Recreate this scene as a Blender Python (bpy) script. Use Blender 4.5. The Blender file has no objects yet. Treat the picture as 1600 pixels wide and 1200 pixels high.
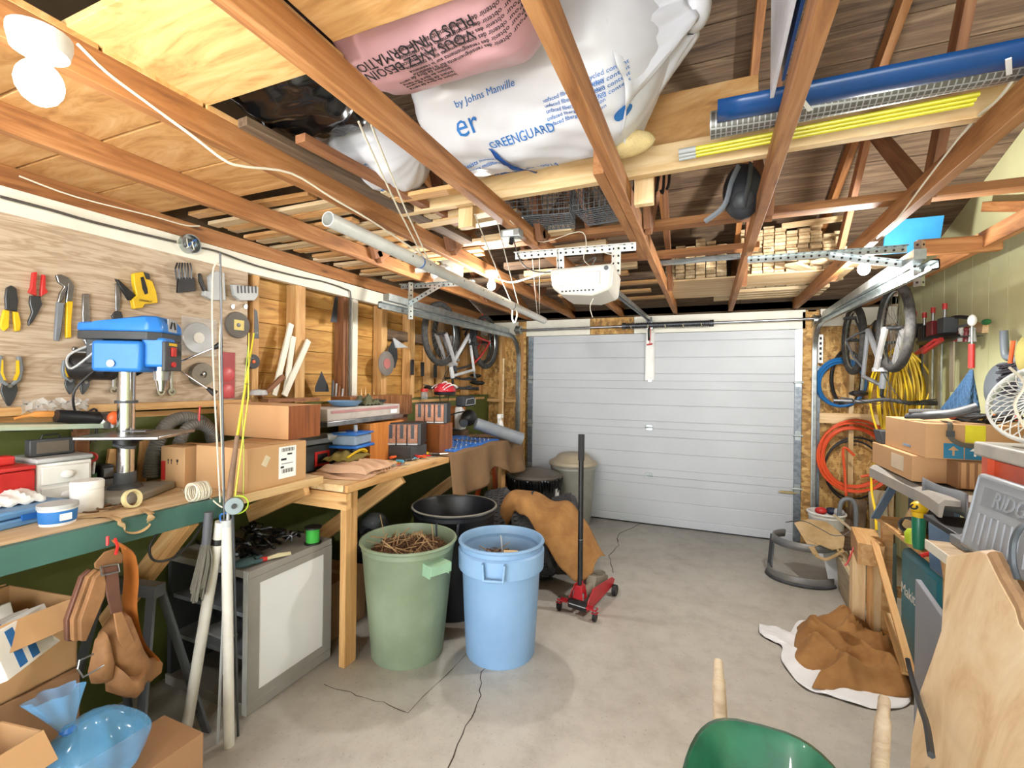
import bpy, bmesh, math, random
from mathutils import Vector as V, Matrix as MX
C = bpy.context.scene.collection
random.seed(7)
PI = math.pi
# ---------------------------------------------------------------- camera
F, YAW, ROLL, H, CY = 730., math.radians(22.7), math.radians(0.7), 1.57, 596.
ca, sa = math.cos(YAW), math.sin(YAW)
fwd, rgt, up = V((-sa, ca, 0)), V((ca, sa, 0)), V((0, 0, 1))
cr, sr = math.cos(ROLL), math.sin(ROLL)
R_ = rgt*cr + up*sr; U_ = up*cr - rgt*sr
cam = bpy.data.cameras.new('camera'); camo = bpy.data.objects.new('camera', cam); C.objects.link(camo)
m = MX.Identity(4)
for i in range(3):
    m[i][0] = R_[i]; m[i][1] = U_[i]; m[i][2] = -fwd[i]
m[2][3] = H
camo.matrix_world = m
cam.sensor_width = 36; cam.lens = F/1600*36; cam.shift_y = -(600-CY)/1600; cam.clip_start = .05
bpy.context.scene.camera = camo
# ---------------------------------------------------------------- light
vs = bpy.context.scene.view_settings
vs.view_transform = 'Standard'; vs.look = 'None'; vs.gamma = 1; vs.use_curve_mapping = False; vs.exposure = 0.25
w = bpy.data.worlds.new('World'); bpy.context.scene.world = w; w.use_nodes = True
bg = w.node_tree.nodes['Background']; bg.inputs[0].default_value = (.93, .97, 1, 1); bg.inputs[1].default_value = 9.0
def lamp(loc, e, r, col=(1, .975, .94)):
    l = bpy.data.lights.new('bulb_or_fill_light', 'POINT'); l.energy = e; l.shadow_soft_size = r; l.color = col
    o = bpy.data.objects.new('bulb_or_fill_light', l); C.objects.link(o); o.location = loc; return o
# ---------------------------------------------------------------- helpers: a pixel of the photo to a point on a plane of the room
def at(px, py, X=None, Y=None, Z=None, D=None):
    x = px-800; y = CY-py
    d = fwd*F + R_*x + U_*y
    d /= F
    t = X/d.x if X is not None else Y/d.y if Y is not None else (Z-H)/d.z if Z is not None else D
    return V((0, 0, H)) + d*t
def lin(h):
    if isinstance(h, str):
        h = h.lstrip('#'); h = [int(h[i:i+2], 16)/255 for i in (0, 2, 4)]
    return tuple((c/12.92 if c <= .04045 else ((c+.055)/1.055)**2.4) for c in h) + (1,)
mats = {}
def nt(name):
    m = bpy.data.materials.new(name); m.use_nodes = True
    t = m.node_tree; return m, t, t.nodes['Principled BSDF']
def nd(t, typ, **k):
    n = t.nodes.new(typ)
    for a, b in k.items():
        if a.startswith('i_'): n.inputs[int(a[2:])].default_value = b
        else: setattr(n, a, b)
    return n
def ramp(t, fac, stops):
    r = nd(t, 'ShaderNodeValToRGB'); t.links.new(fac, r.inputs[0]); e = r.color_ramp.elements
    while len(e) < len(stops): e.new(.5)
    for s, (p, c) in zip(e, stops): s.position = p; s.color = lin(c) if not isinstance(c, tuple) else c
    return r.outputs[0]
def bump(t, p, fac, s, d=.01):
    b = nd(t, 'ShaderNodeBump'); b.inputs['Strength'].default_value = s; b.inputs['Distance'].default_value = d
    t.links.new(fac, b.inputs['Height']); t.links.new(b.outputs[0], p.inputs['Normal'])
def mix(t, fac, a, b, mode='MIX'):
    m = nd(t, 'ShaderNodeMix', data_type='RGBA', blend_type=mode)
    for s, v in ((0, fac), (6, a), (7, b)):
        if hasattr(v, 'links'): t.links.new(v, m.inputs[s])
        else: m.inputs[s].default_value = v
    return m.outputs[2]
def noise(t, co, scale, detail=4, rough=.6, dist=0.):
    n = nd(t, 'ShaderNodeTexNoise'); n.inputs['Scale'].default_value = scale; n.inputs['Detail'].default_value = detail
    n.inputs['Roughness'].default_value = rough; n.inputs['Distortion'].default_value = dist
    t.links.new(co, n.inputs['Vector']); return n.outputs[0]
def coords(t, sc=(1, 1, 1), rnd=True):
    tc = nd(t, 'ShaderNodeTexCoord'); mp = nd(t, 'ShaderNodeMapping'); mp.inputs['Scale'].default_value = sc
    t.links.new(tc.outputs['Object'], mp.inputs[0])
    if rnd:
        oi = nd(t, 'ShaderNodeObjectInfo'); mu = nd(t, 'ShaderNodeMath', operation='MULTIPLY'); mu.inputs[1].default_value = 37
        t.links.new(oi.outputs['Random'], mu.inputs[0]); cb = nd(t, 'ShaderNodeCombineXYZ')
        for i in range(3): t.links.new(mu.outputs[0], cb.inputs[i])
        t.links.new(cb.outputs[0], mp.inputs['Location'])
    return mp.outputs[0]
def M(name, col, rough=.55, metal=0, var=.12, scale=9, bmp=0, trans=0, alpha=1, coat=0, emit=0, col2=None, edge=(.35, .7), sheen=0):
    """plain coating, dusty and worn by soft noise"""
    if name in mats: return mats[name]
    m, t, p = nt(name); co = coords(t)
    f = noise(t, co, scale)
    c = lin(col); c2 = lin(col2) if col2 else tuple(x*(1-var*1.6) for x in c[:3])+(1,)
    t.links.new(ramp(t, f, [(edge[0], c2), (edge[1], c)]), p.inputs['Base Color'])
    p.inputs['Roughness'].default_value = rough; p.inputs['Metallic'].default_value = metal
    if trans: p.inputs['Transmission Weight'].default_value = trans; p.inputs['IOR'].default_value = 1.15
    if alpha < 1: p.inputs['Alpha'].default_value = alpha
    if coat: p.inputs['Coat Weight'].default_value = coat
    if sheen: p.inputs['Sheen Weight'].default_value = sheen
    if bmp: bump(t, p, noise(t, co, scale*6), bmp, .004)
    if emit: p.inputs['Emission Color'].default_value = lin(col); p.inputs['Emission Strength'].default_value = emit
    mats[name] = m; return m
def wood(name, stops, sc=(1.2, 14, 14), rough=.65, knots=True, dist=1.2, spread=.12, bm=.15):
    """sawn wood, grain along the board's own X"""
    if name in mats: return mats[name]
    m, t, p = nt(name); co = coords(t, sc)
    f = noise(t, co, 1.6, 6, .65, dist)
    n = len(stops); col = ramp(t, f, [(.28+.44*i/(n-1), s) for i, s in enumerate(stops)])
    if knots:
        v = nd(t, 'ShaderNodeTexVoronoi'); v.inputs['Scale'].default_value = 1.; t.links.new(coords(t, (2.2, 9, 9)), v.inputs['Vector'])
        k = ramp(t, v.outputs['Distance'], [(.03, (1, 1, 1, 1)), (.13, (0, 0, 0, 1))])
        dk = lin(stops[0]); col = mix(t, k, col, tuple(x*.62 for x in dk[:3])+(1,))
    oi = nd(t, 'ShaderNodeObjectInfo'); rg = ramp(t, oi.outputs['Random'], [(0, (1-spread*2, 1-spread*2, 1-spread*2.2, 1)), (1, (1, 1, 1, 1))])
    col = mix(t, 1., col, rg, 'MULTIPLY')
    t.links.new(col, p.inputs['Base Color']); p.inputs['Roughness'].default_value = rough
    bump(t, p, f, bm, .004); mats[name] = m; return m
class B:
    def __init__(s): s.v = []; s.f = []; s.m = []; s.sm = []
    def add(s, vs, fs, m=0):
        n = len(s.v); s.v += [tuple(v) for v in vs]; s.f += [tuple(i+n for i in f) for f in fs]; s.m += [m]*len(fs); return s
    def box(s, c, d, rot=None, m=0):
        c = V(c); h = V(d)/2
        vs = [V((x*h.x, y*h.y, z*h.z)) for x in (-1, 1) for y in (-1, 1) for z in (-1, 1)]
        if rot is not None: vs = [rot @ v for v in vs]
        return s.add([v+c for v in vs], [(0, 1, 3, 2), (4, 6, 7, 5), (0, 4, 5, 1), (2, 3, 7, 6), (0, 2, 6, 4), (1, 5, 7, 3)], m)
    def mm(s, a, b, m=0):
        a, b = V(a), V(b); return s.box((a+b)/2, [abs(q) for q in (b-a)], m=m)
    def ring(s, c, r, x, y, n): return [c + x*(r*math.cos(2*PI*i/n)) + y*(r*math.sin(2*PI*i/n)) for i in range(n)]
    def cyl(s, a, b, r, r2=None, n=16, m=0, cap=True):
        a, b = V(a), V(b); r2 = r if r2 is None else r2; d = (b-a).normalized()
        x = d.orthogonal().normalized(); y = d.cross(x)
        vs = s.ring(a, r, x, y, n)+s.ring(b, r2, x, y, n)
        fs = [(i, (i+1) % n, n+(i+1) % n, n+i) for i in range(n)]
        if cap: fs += [tuple(range(n))[::-1], tuple(range(n, 2*n))]
        return s.add(vs, fs, m)
    def tube(s, pts, r, n=8, closed=False, m=0, flat=1., upv=None):
        pts = [V(p) for p in pts]; N = len(pts); vs = []; fs = []; x = None
        for i, p in enumerate(pts):
            a = pts[(i-1) % N] if closed or i else p; b = pts[(i+1) % N] if closed or i < N-1 else p
            d = (b-a).normalized() if (b-a).length > 1e-9 else V((0, 0, 1))
            if upv is not None: x = d.cross(V(upv)); x = x.normalized() if x.length > 1e-6 else d.orthogonal().normalized()
            elif x is None: x = d.orthogonal().normalized()
            else: x = (x-d*x.dot(d)).normalized()
            rr = r[i] if isinstance(r, (list, tuple)) else r
            y = d.cross(x)
            vs += [p + x*(rr*math.cos(2*PI*k/n)) + y*(rr*flat*math.sin(2*PI*k/n)) for k in range(n)]
        for i in range(N if closed else N-1):
            for k in range(n):
                a = i*n+k; b = i*n+(k+1) % n; j = (i+1) % N*n
                fs.append((a, b, j+(k+1) % n, j+k))
        if not closed: fs += [tuple(range(n))[::-1], tuple(range((N-1)*n, N*n))]
        return s.add(vs, fs, m)
    def lathe(s, prof, c=(0, 0, 0), n=32, m=0, ax=None, close=False, sx=1, sy=1):
        """prof (radius, height)"""
        c = V(c); ax = ax or MX.Identity(3); vs = []; fs = []
        for r, z in prof:
            vs += [c + ax @ V((sx*r*math.cos(2*PI*i/n), sy*r*math.sin(2*PI*i/n), z)) for i in range(n)]
        for j in range(len(prof)-1):
            for i in range(n):
                fs.append((j*n+i, j*n+(i+1) % n, (j+1)*n+(i+1) % n, (j+1)*n+i))
        return s.add(vs, fs, m)
    def lathe_open(s, prof, **k):
        s.lathe(prof, **k); return s
    def prism(s, poly, t0, t1, fr=None, m=0):
        """2D polygon (x, y) pulled from z=t0 to t1, in frame fr (3x3)"""
        fr = fr or MX.Identity(3); n = len(poly)
        vs = [fr @ V((x, y, t0)) for x, y in poly]+[fr @ V((x, y, t1)) for x, y in poly]
        return s.add(vs, [tuple(range(n))[::-1], tuple(range(n, 2*n))]+[(i, (i+1) % n, n+(i+1) % n, n+i) for i in range(n)], m)
    def slab(s, pts, d, m=0):
        """world outline given thickness vector d"""
        n = len(pts); d = V(d); pts = [V(p) for p in pts]
        return s.add(pts+[p+d for p in pts], [tuple(range(n))[::-1], tuple(range(n, 2*n))]+[(i, (i+1) % n, n+(i+1) % n, n+i) for i in range(n)], m)
    def sph(s, c, r, n=16, m=0, h=None):
        c = V(c); r = V(r) if hasattr(r, '__len__') else V((r, r, r)); k = h or n//2
        vs = []; fs = []
        for j in range(k+1):
            a = PI*j/k
            for i in range(n):
                b = 2*PI*i/n; vs.append(c+V((r.x*math.sin(a)*math.cos(b), r.y*math.sin(a)*math.sin(b), r.z*math.cos(a))))
        for j in range(k):
            for i in range(n): fs.append((j*n+i, (j+1)*n+i, (j+1)*n+(i+1) % n, j*n+(i+1) % n))
        return s.add(vs, fs, m)
    def grid(s, f, nu, nv, m=0):
        vs = [f(i/nu, j/nv) for i in range(nu+1) for j in range(nv+1)]
        fs = [(i*(nv+1)+j, (i+1)*(nv+1)+j, (i+1)*(nv+1)+j+1, i*(nv+1)+j+1) for i in range(nu) for j in range(nv)]
        return s.add(vs, fs, m)
    def build(s, name, mat, parent=None, loc=None, mw=None, bev=0, solid=0, sub=0, ang=38, off=0):
        me = bpy.data.meshes.new(name); me.from_pydata(s.v, [], s.f)
        mat = mat if isinstance(mat, (list, tuple)) else [mat]
        for q in mat: me.materials.append(q)
        me.polygons.foreach_set('material_index', s.m)
        b = bmesh.new(); b.from_mesh(me)
        bmesh.ops.remove_doubles(b, verts=b.verts, dist=1e-5)
        bmesh.ops.recalc_face_normals(b, faces=b.faces); b.to_mesh(me); b.free()
        for p in me.polygons: p.use_smooth = True
        me.set_sharp_from_angle(angle=math.radians(ang)); me.update()
        o = bpy.data.objects.new(name, me); C.objects.link(o)
        if parent is not None: o.parent = parent
        if mw is not None: o.matrix_basis = mw
        elif loc is not None: o.location = loc
        if solid:
            q = o.modifiers.new('s', 'SOLIDIFY'); q.thickness = solid; q.offset = off
        if bev:
            q = o.modifiers.new('b', 'BEVEL'); q.width = bev; q.segments = 2; q.limit_method = 'ANGLE'; q.angle_limit = math.radians(40)
        if sub:
            q = o.modifiers.new('u', 'SUBSURF'); q.levels = sub; q.render_levels = sub
        return o
def tag(o, label, cat, group=None, kind=None):
    o['label'] = label; o['category'] = cat
    if group: o['group'] = group
    if kind: o['kind'] = kind
    return o
def st(o, label=None):
    o['kind'] = 'structure'
    if label: o['label'] = label
    return o
def thing(name, label, cat, loc=(0, 0, 0), rot=None, group=None):
    o = bpy.data.objects.new(name, None); C.objects.link(o); o.empty_display_size = .05
    mw = MX.Translation(V(loc))
    if rot is not None: mw = mw @ (rot.to_4x4() if hasattr(rot, 'to_4x4') else MX.Rotation(rot, 4, 'Z'))
    o.matrix_world = mw
    return tag(o, label, cat, group)
def fr(x, y, z): return MX((x, y, z)).transposed()
FL = fr((0, 1, 0), (0, 0, 1), (1, 0, 0))       # on the left wall: x along the wall, y up, z into the room
FR = fr((0, -1, 0), (0, 0, 1), (-1, 0, 0))     # on the right wall
FB = fr((1, 0, 0), (0, 0, 1), (0, -1, 0))      # on the far wall
def RX(a): return MX.Rotation(math.radians(a), 3, 'X')
def RY(a): return MX.Rotation(math.radians(a), 3, 'Y')
def RZ(a): return MX.Rotation(math.radians(a), 3, 'Z')
def bframe(p0, p1, upv=(0, 0, 1)):
    x = (V(p1)-V(p0)).normalized(); z = V(upv)-x*V(upv).dot(x)
    if z.length < 1e-4: z = x.orthogonal()
    z.normalize(); y = z.cross(x)
    return fr(x, y, z)
def board(name, p0, p1, wid, thk, mat, upv=(0, 0, 1), parent=None, bev=.002, anchor=(0, 0)):
    """one sawn board from p0 to p1: wid across, thk along upv; anchor shifts the section in units of half sizes"""
    p0, p1 = V(p0), V(p1); L = (p1-p0).length; f = bframe(p0, p1, upv)
    b = B().box((L/2, anchor[0]*wid/2, anchor[1]*thk/2), (L, wid, thk))
    mw = MX.Translation(p0) @ f.to_4x4()
    if parent is not None: mw = parent.matrix_world.inverted() @ mw
    return b.build(name, mat, parent, mw=mw, bev=bev)
def copyt(o, mw, label=None, group=None):
    n = o.copy(); C.objects.link(n); n.matrix_world = mw
    if label: n['label'] = label
    if group: n['group'] = group
    for ch in list(o.children):
        c = ch.copy(); C.objects.link(c); c.parent = n; c.matrix_parent_inverse = ch.matrix_parent_inverse
        for g in list(ch.children):
            d = g.copy(); C.objects.link(d); d.parent = c
    return n
def arc(c, r, a0, a1, n, x=(1, 0, 0), y=(0, 1, 0)):
    c, x, y = V(c), V(x), V(y)
    return [c+x*(r*math.cos(math.radians(a0+(a1-a0)*i/n)))+y*(r*math.sin(math.radians(a0+(a1-a0)*i/n))) for i in range(n+1)]
def spline(pts, k=6):
    pts = [V(p) for p in pts]; out = []
    P = [pts[0]]+pts+[pts[-1]]
    for i in range(1, len(P)-2):
        for j in range(k):
            t = j/k; a, b, c, d = P[i-1], P[i], P[i+1], P[i+2]
            out.append(.5*((2*b)+(-a+c)*t+(2*a-5*b+4*c-d)*t*t+(-a+3*b-3*c+d)*t**3))
    out.append(pts[-1]); return out
def text(s, size, mat, parent, mw, name='lettering', ext=.0004, align='CENTER', sx=1.):
    cu = bpy.data.curves.new(name, 'FONT'); cu.body = s; cu.size = size; cu.extrude = ext; cu.align_x = align; cu.align_y = 'CENTER'; cu.resolution_u = 2
    o = bpy.data.objects.new(name, cu); C.objects.link(o); cu.materials.append(mat)
    me = bpy.data.meshes.new_from_object(o); bpy.data.objects.remove(o)
    q = bpy.data.objects.new(name, me); C.objects.link(q); me.materials.clear(); me.materials.append(mat)
    if parent is not None: q.parent = parent
    q.matrix_basis = mw @ MX.Diagonal((sx, 1, 1, 1)); return q
ORD = 'first second third fourth fifth sixth seventh eighth ninth tenth eleventh twelfth thirteenth fourteenth fifteenth sixteenth seventeenth eighteenth nineteenth twentieth twenty-first'.split()
# ---------------------------------------------------------------- materials
W_JOIST = wood('joist_wood', ['#7a4c2a', '#a8703f', '#c48f5c'], (1, 12, 12))
W_STUD = wood('stud_wood', ['#b07c44', '#d6a468', '#e6c088'], (1, 12, 12))
W_RED = wood('old_stud_wood', ['#6a4228', '#8c5c3c', '#a6744c'], (1, 12, 12))
W_PINE = wood('pale_pine', ['#c89c62', '#e2c190', '#f0d8ae'], (1, 10, 10))
W_GREY = wood('weathered_board', ['#3e3026', '#6e5844', '#927c62'], (1, 16, 16), .85)
W_LATH = wood('lath_wood', ['#c4a070', '#e0c49a', '#eedcb8'], (1, 12, 12), knots=False, spread=.2)
W_PLY = wood('plywood_orange', ['#a87440', '#cf9c60', '#e2b884'], (1.2, 5, 5), dist=2.2)
W_SHEATH = wood('sheathing_board', ['#a06c30', '#cf9a50', '#e0b46a'], (1, 9, 9), dist=1.8)
W_VENEER = wood('teak_veneer', ['#6e3c1e', '#8e5028', '#a86634'], (22, 22, 1.2), .4, False)
W_BENCH = wood('bench_top_wood', ['#a68660', '#cdb28a', '#e0cca8'], (1, 7, 7))
WHITEP = M('white_paint_board', '#e6e2d2', .5, var=.07, scale=5)
GALV = M('galvanised_steel', '#c2c8c6', .32, .9, col2='#9aa2a2', scale=14)
GALVD = M('dull_galvanised_steel', '#8e959a', .42, .85, col2='#6c747c', scale=30)
STEEL = M('bare_steel', '#b4b6b8', .3, .95, col2='#8a8c8e')
DSTEEL = M('dark_steel', '#55575a', .42, .8)
CHROME = M('chrome', '#d8dade', .12, 1, var=.04)
BLACK = M('black_plastic', '#1c1c1e', .45, var=.3)
DGREY = M('dark_grey_plastic', '#3e4144', .5)
MGREY = M('mid_grey_plastic', '#7c8288', .5)
LGREY = M('light_grey_plastic', '#b9bcbd', .45)
WHITE = M('white_plastic', '#e8e8e4', .4, var=.06)
RUBBER = M('tyre_rubber', '#2c2c2e', .75, col2='#48484a', bmp=.4)
RED = M('red_plastic', '#c8302c', .4); YEL = M('yellow_plastic', '#e6bc1c', .42); ORANGE = M('orange_plastic', '#e2622a', .45)
BLUE = M('blue_plastic', '#2a6cc0', .4); GREENP = M('green_paint', '#4c6a3c', .5)
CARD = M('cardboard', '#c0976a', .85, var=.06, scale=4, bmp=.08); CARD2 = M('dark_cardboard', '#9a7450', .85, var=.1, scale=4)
ROPE = M('pale_rope', '#d8d0bc', .8, bmp=.5, scale=40)
INK = M('black_ink', '#222226', .7, var=.02); BLUEINK = M('blue_ink', '#2870b8', .6, var=.03); PAPER = M('white_paper', '#f0f0ec', .7, var=.03)
GLASSW = M('clear_plastic', '#dfe6ea', .2, trans=.75, var=.02)
# ================================================================ the room
m, t, p = nt('concrete_floor'); co = coords(t, rnd=False)
n1 = noise(t, co, 1.1, 6, .6, .8); n2 = noise(t, co, 7, 8, .7); n3 = noise(t, co, 60, 3, .8)
c1 = ramp(t, n1, [(.25, '#a39d92'), (.42, '#bbb5ab'), (.6, '#cbc6bb'), (.78, '#d6d3cc')])
c2 = ramp(t, n2, [(.3, '#aaa294'), (.55, '#dad5ca')])
c3 = mix(t, .35, c1, c2)
sp = ramp(t, n3, [(.30, '#4a4238'), (.38, '#ffffff')])
c4 = mix(t, .5, c3, mix(t, 1., c3, sp, 'MULTIPLY'))
t.links.new(c4, p.inputs['Base Color']); p.inputs['Roughness'].default_value = .6
bump(t, p, n2, .12, .006); CONC = m
fl = st(B().grid(lambda u, v: V((-2.9+u*4.8, -2.6+v*8.3, 0)), 1, 1).build('floor', CONC, solid=.05, off=-1))
CR = M('crack_dirt', '#4a4238', .95)
def crack(pts, wd, name='crack'):
    P = [at(x, y, Z=.0012) for x, y in pts]; Q = []
    for a, b in zip(P, P[1:]):
        for k in range(4): q = a.lerp(b, k/4); q += V((random.uniform(-.008, .008), random.uniform(-.008, .008), 0)); Q.append(q)
    Q.append(P[-1]); L = []; R = []
    for i, q in enumerate(Q):
        d = (Q[min(i+1, len(Q)-1)]-Q[max(i-1, 0)]).normalized(); s = V((-d.y, d.x, 0))*wd*random.uniform(.4, 1.2)/2
        L.append(q+s); R.append(q-s)
    b = B(); n = len(Q); b.add(L+R, [(i, i+1, n+i+1, n+i) for i in range(n-1)]); b.build(name, CR, fl)
crack([(787, 1021), (754, 1050), (750, 1088), (730, 1133), (700, 1200)], .006)
crack([(1003, 818), (968, 833), (964, 842), (966, 852), (952, 868), (958, 895)], .008)
crack([(737, 1013), (690, 1060), (640, 1113), (600, 1098), (545, 1082), (506, 1069)], .004, 'joint')
# left wall -------------------------------------------------------
wl = st(B().mm((-2.78, -2.6, 0), (-2.74, 5.6, 2.42)).build('wall_left', M('wall_back', '#5c4a34', .9)))
zs = 1.40
for i in range(6):
    b = board('sheathing_board', (-2.725, 1.9, 1.36+.165*i), (-2.725, 5.42, 1.36+.165*i), .162, .018, W_SHEATH, (1, 0, 0), wl); b['kind'] = 'structure'
m, t, p = nt('old_plywood'); co = coords(t, (5.5, 1, 6), False)
f = noise(t, coords(t, (.5, .9, 5.), False), 1.6, 3, .5, 2.6)
ws = nd(t, 'ShaderNodeMath', operation='MULTIPLY'); t.links.new(f, ws.inputs[0]); ws.inputs[1].default_value = 26.
sn = nd(t, 'ShaderNodeMath', operation='SINE'); t.links.new(ws.outputs[0], sn.inputs[0])
ad = nd(t, 'ShaderNodeMath', operation='MULTIPLY_ADD'); t.links.new(sn.outputs[0], ad.inputs[0]); ad.inputs[1].default_value = .5; ad.inputs[2].default_value = .5
g = ramp(t, ad.outputs[0], [(0., '#9a8168'), (.35, '#b8a28a'), (1., '#cab8a2')])
g = mix(t, .5, g, ramp(t, noise(t, coords(t, (1, 3, 60), False), 3), [(.35, '#a08a70'), (.7, '#cbb9a2')]))
t.links.new(g, p.inputs['Base Color']); p.inputs['Roughness'].default_value = .75; PLYW = m
ply = st(B().mm((-2.74, -2.6, 1.42), (-2.60, 2.01, 2.24)).build('wall_panel', PLYW)); ply.name = 'wall_left_plywood'
GREENW = M('green_wall_paint', '#62692f', .6, col2='#4d5528', scale=3)
st(B().mm((-2.74, -2.6, 0), (-2.59, 5.42, zs)).build('wall_left_lower', GREENW))
tn = [0]
def trim(p0, p1, w, th, mat, upv=(0, 0, 1), anchor=(0, 0), label=None):
    tn[0] += 1; o = board('trim_%d' % tn[0], p0, p1, w, th, mat, upv, anchor=anchor); return st(o, label)
trim((-2.59, -2.6, 1.41), (-2.59, 5.3, 1.36), .085, .03, W_STUD, anchor=(1, 0))          # ledge over the green panel
trim((-2.56, -1.5, 1.425), (-2.56, 2.0, 1.425), .03, .035, W_STUD)
trim((-2.62, -2.6, 2.285), (-2.62, 3.5, 2.262), .05, .105, WHITEP)                          # white header over the studs
trim((-2.60, 3.5, 2.27), (-2.60, 5.38, 2.25), .05, .105, WHITEP)
studs = [(395, .045, W_STUD), (465, .085, W_STUD), (536, .05, W_RED), (551, .06, WHITEP), (597, .08, W_STUD), (641, .08, W_STUD), (672, .07, W_STUD)]
for px, wd, mt in studs:
    q = at(px, 540, X=-2.64); trim((-2.66, q.y, 1.40), (-2.66, q.y, 2.22), wd, .09, mt, (1, 0, 0))
for y in (4.35, 4.9): trim((-2.66, y, 1.40), (-2.66, y, 2.22), .045, .09, W_STUD, (1, 0, 0))
trim((-2.66, 3.35, 1.98), (-2.66, 4.2, 1.98), .04, .09, W_GREY)
# far wall ---------------------------------------------------------
m, t, p = nt('osb'); co = coords(t, (1, 1, 1), False)
v = nd(t, 'ShaderNodeTexVoronoi'); v.inputs['Scale'].default_value = 22; v.inputs['Randomness'].default_value = 1
t.links.new(coords(t, (1.6, 1, .8), False), v.inputs['Vector'])
sep = nd(t, 'ShaderNodeSeparateColor'); t.links.new(v.outputs['Color'], sep.inputs[0])
g = ramp(t, sep.outputs[0], [(0, '#6e4a22'), (.3, '#a5752f'), (.6, '#c8984e'), (1, '#ddb774')])
g = mix(t, .4, g, ramp(t, noise(t, coords(t, (3, 1, 12), False), 9, 4), [(.35, '#7c5426'), (.7, '#dcb678')]))
t.links.new(g, p.inputs['Base Color']); p.inputs['Roughness'].default_value = .7; OSB = m
st(B().mm((-2.74, 5.50, 0), (-2.09, 5.54, 2.325)).mm((.93, 5.50, 0), (1.7, 5.54, 2.325)).mm((-2.1, 5.5, 2.15), (1., 5.54, 2.325)).build('wall_far', OSB))
for x in (-2.72, -2.42, -2.13, .97, 1.28, 1.6): trim((x, 5.45, 0), (x, 5.45, 2.16), .04, .09, W_STUD if x < 0 else W_PINE, (0, 1, 0))
trim((-2.13, 5.43, 0), (-2.13, 5.43, 2.3), .10, .03, OSB, (0, 1, 0)); trim((.94, 5.43, 0), (.94, 5.43, 2.3), .145, .03, OSB, (0, 1, 0))
trim((-2.7, 5.42, 1.33), (-2.15, 5.42, 1.33), .09, .04, W_STUD); trim((1.02, 5.42, 1.25), (1.63, 5.42, 1.25), .04, .10, W_PINE)
trim((-2.72, 5.44, 2.235), (-2.19, 5.44, 2.235), .03, .16, WHITEP)
trim((-2.08, 5.43, 2.225), (-1.28, 5.43, 2.225), .03, .19, WHITEP); trim((-1.275, 5.43, 2.225), (-.78, 5.43, 2.225), .03, .19, OSB)
trim((-.775, 5.43, 2.225), (.895, 5.43, 2.225), .03, .19, WHITEP); trim((1.02, 5.43, 2.235), (1.63, 5.43, 2.235), .03, .17, WHITEP)
st(B().mm((-2.8, 5.56, -.05), (1.75, 5.6, 2.45)).build('wall_far_light_block', M('wall_back', '#5c4a34')))  # unseen slab added behind the door to stop light leaking round it
# right wall: grooved vertical siding
GREENR = M('green_siding_paint', '#d6d6a8', .5, col2='#c8c99a', scale=2.5)
GREENG = M('siding_groove_shade', '#767a4c', .8)  # shade in the grooves, painted in as a darker green
b = B(); y = -2.6
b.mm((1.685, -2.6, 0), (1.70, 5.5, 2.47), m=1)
while y < 5.45:
    b.mm((1.645, y, 0), (1.687, min(y+.196, 5.45), 2.47)); y += .2035
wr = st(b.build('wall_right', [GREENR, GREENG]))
b = B(); b.slab([(1.67, -2.6, 2.46), (1.67, 5.5, 2.46), (1.67, 1.8, 3.66)], (.03, 0, 0)); st(b.build('wall_right_gable', GREENR))
trim((1.635, -2.6, 2.49), (1.635, 5.42, 2.49), .02, .05, GREENR, (0, 0, 1))
trim((1.62, 3.35, 2.53), (1.62, 3.9, 2.72), .04, .06, W_JOIST)
b = B(); b.slab([(-2.76, -2.6, 2.44), (-2.76, 5.5, 2.44), (-2.76, 1.8, 3.66)], (.03, 0, 0)); st(b.build('wall_left_gable', M('wall_back', '#5c4a34')))
# roof deck, boards across, and trusses
def deckz(y): return 2.47+.33*(5.45-y)
i = 0; y = 5.62
ce = thing('ceiling', 'sloping roof deck of weathered boards', 'ceiling'); ce['kind'] = 'structure'; del ce['category']
while y > 1.8:
    y1 = y-.185
    for x0, x1 in (((-2.8, -.4+.3*math.sin(i*2.1)), (-.396+.3*math.sin(i*2.1), 1.72)) if i % 2 else ((-2.8, .31), (.314, 1.72))):
        o = board('deck_board', (x0, (y+y1)/2, deckz((y+y1)/2)+.01), (x1, (y+y1)/2, deckz((y+y1)/2)+.01), .194, .02, W_GREY, (0, .313, .95), ce); o['kind'] = 'structure'
    y -= .189; i += 1
o = B().slab([(-2.8, 1.9, 3.67), (1.72, 1.9, 3.67), (1.72, -2.6, 2.3), (-2.8, -2.6, 2.3)], (0, 0, .02)).build('deck_board', W_GREY, ce)
B().slab([(-2.9, 5.75, 2.42), (1.8, 5.75, 2.42), (1.8, 1.8, 3.72), (-2.9, 1.8, 3.72)], (0, 0, .03)).build('roof_light_block', W_GREY, ce)  # unseen skin added to stop light leaking through the deck gaps
o = B().mm((-2.8, 5.56, 2.36), (1.72, 5.6, 2.6)).build('fascia', W_GREY, ce)
o = B().mm((-2.1, 5.5, -.02), (1., 5.56, .02)).build('sill', CONC, fl)
JX = [-2.66, -2.06, -1.5, -.92, -.335, .215, .81, 1.40]
JZ = 2.335
for k, x in enumerate(JX):
    mt = W_JOIST
    trim((x, 5.5, JZ), (x, -1.6, JZ), .04, .09, mt, anchor=(0, 1))
    if k in (1, 2, 3, 4, 5, 6):
        trim((x, 5.5, deckz(5.5)-.06), (x, 1.8, deckz(1.8)-.06), .04, .09, mt)        # rafter
        for (ya, yb) in ((4.1, 4.55), (4.1, 3.3), (2.5, 3.3), (2.5, 1.9)):
            trim((x+.042, ya, JZ+.04), (x+.042, yb, deckz(yb)-.1), .035, .08, W_RED)
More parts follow.
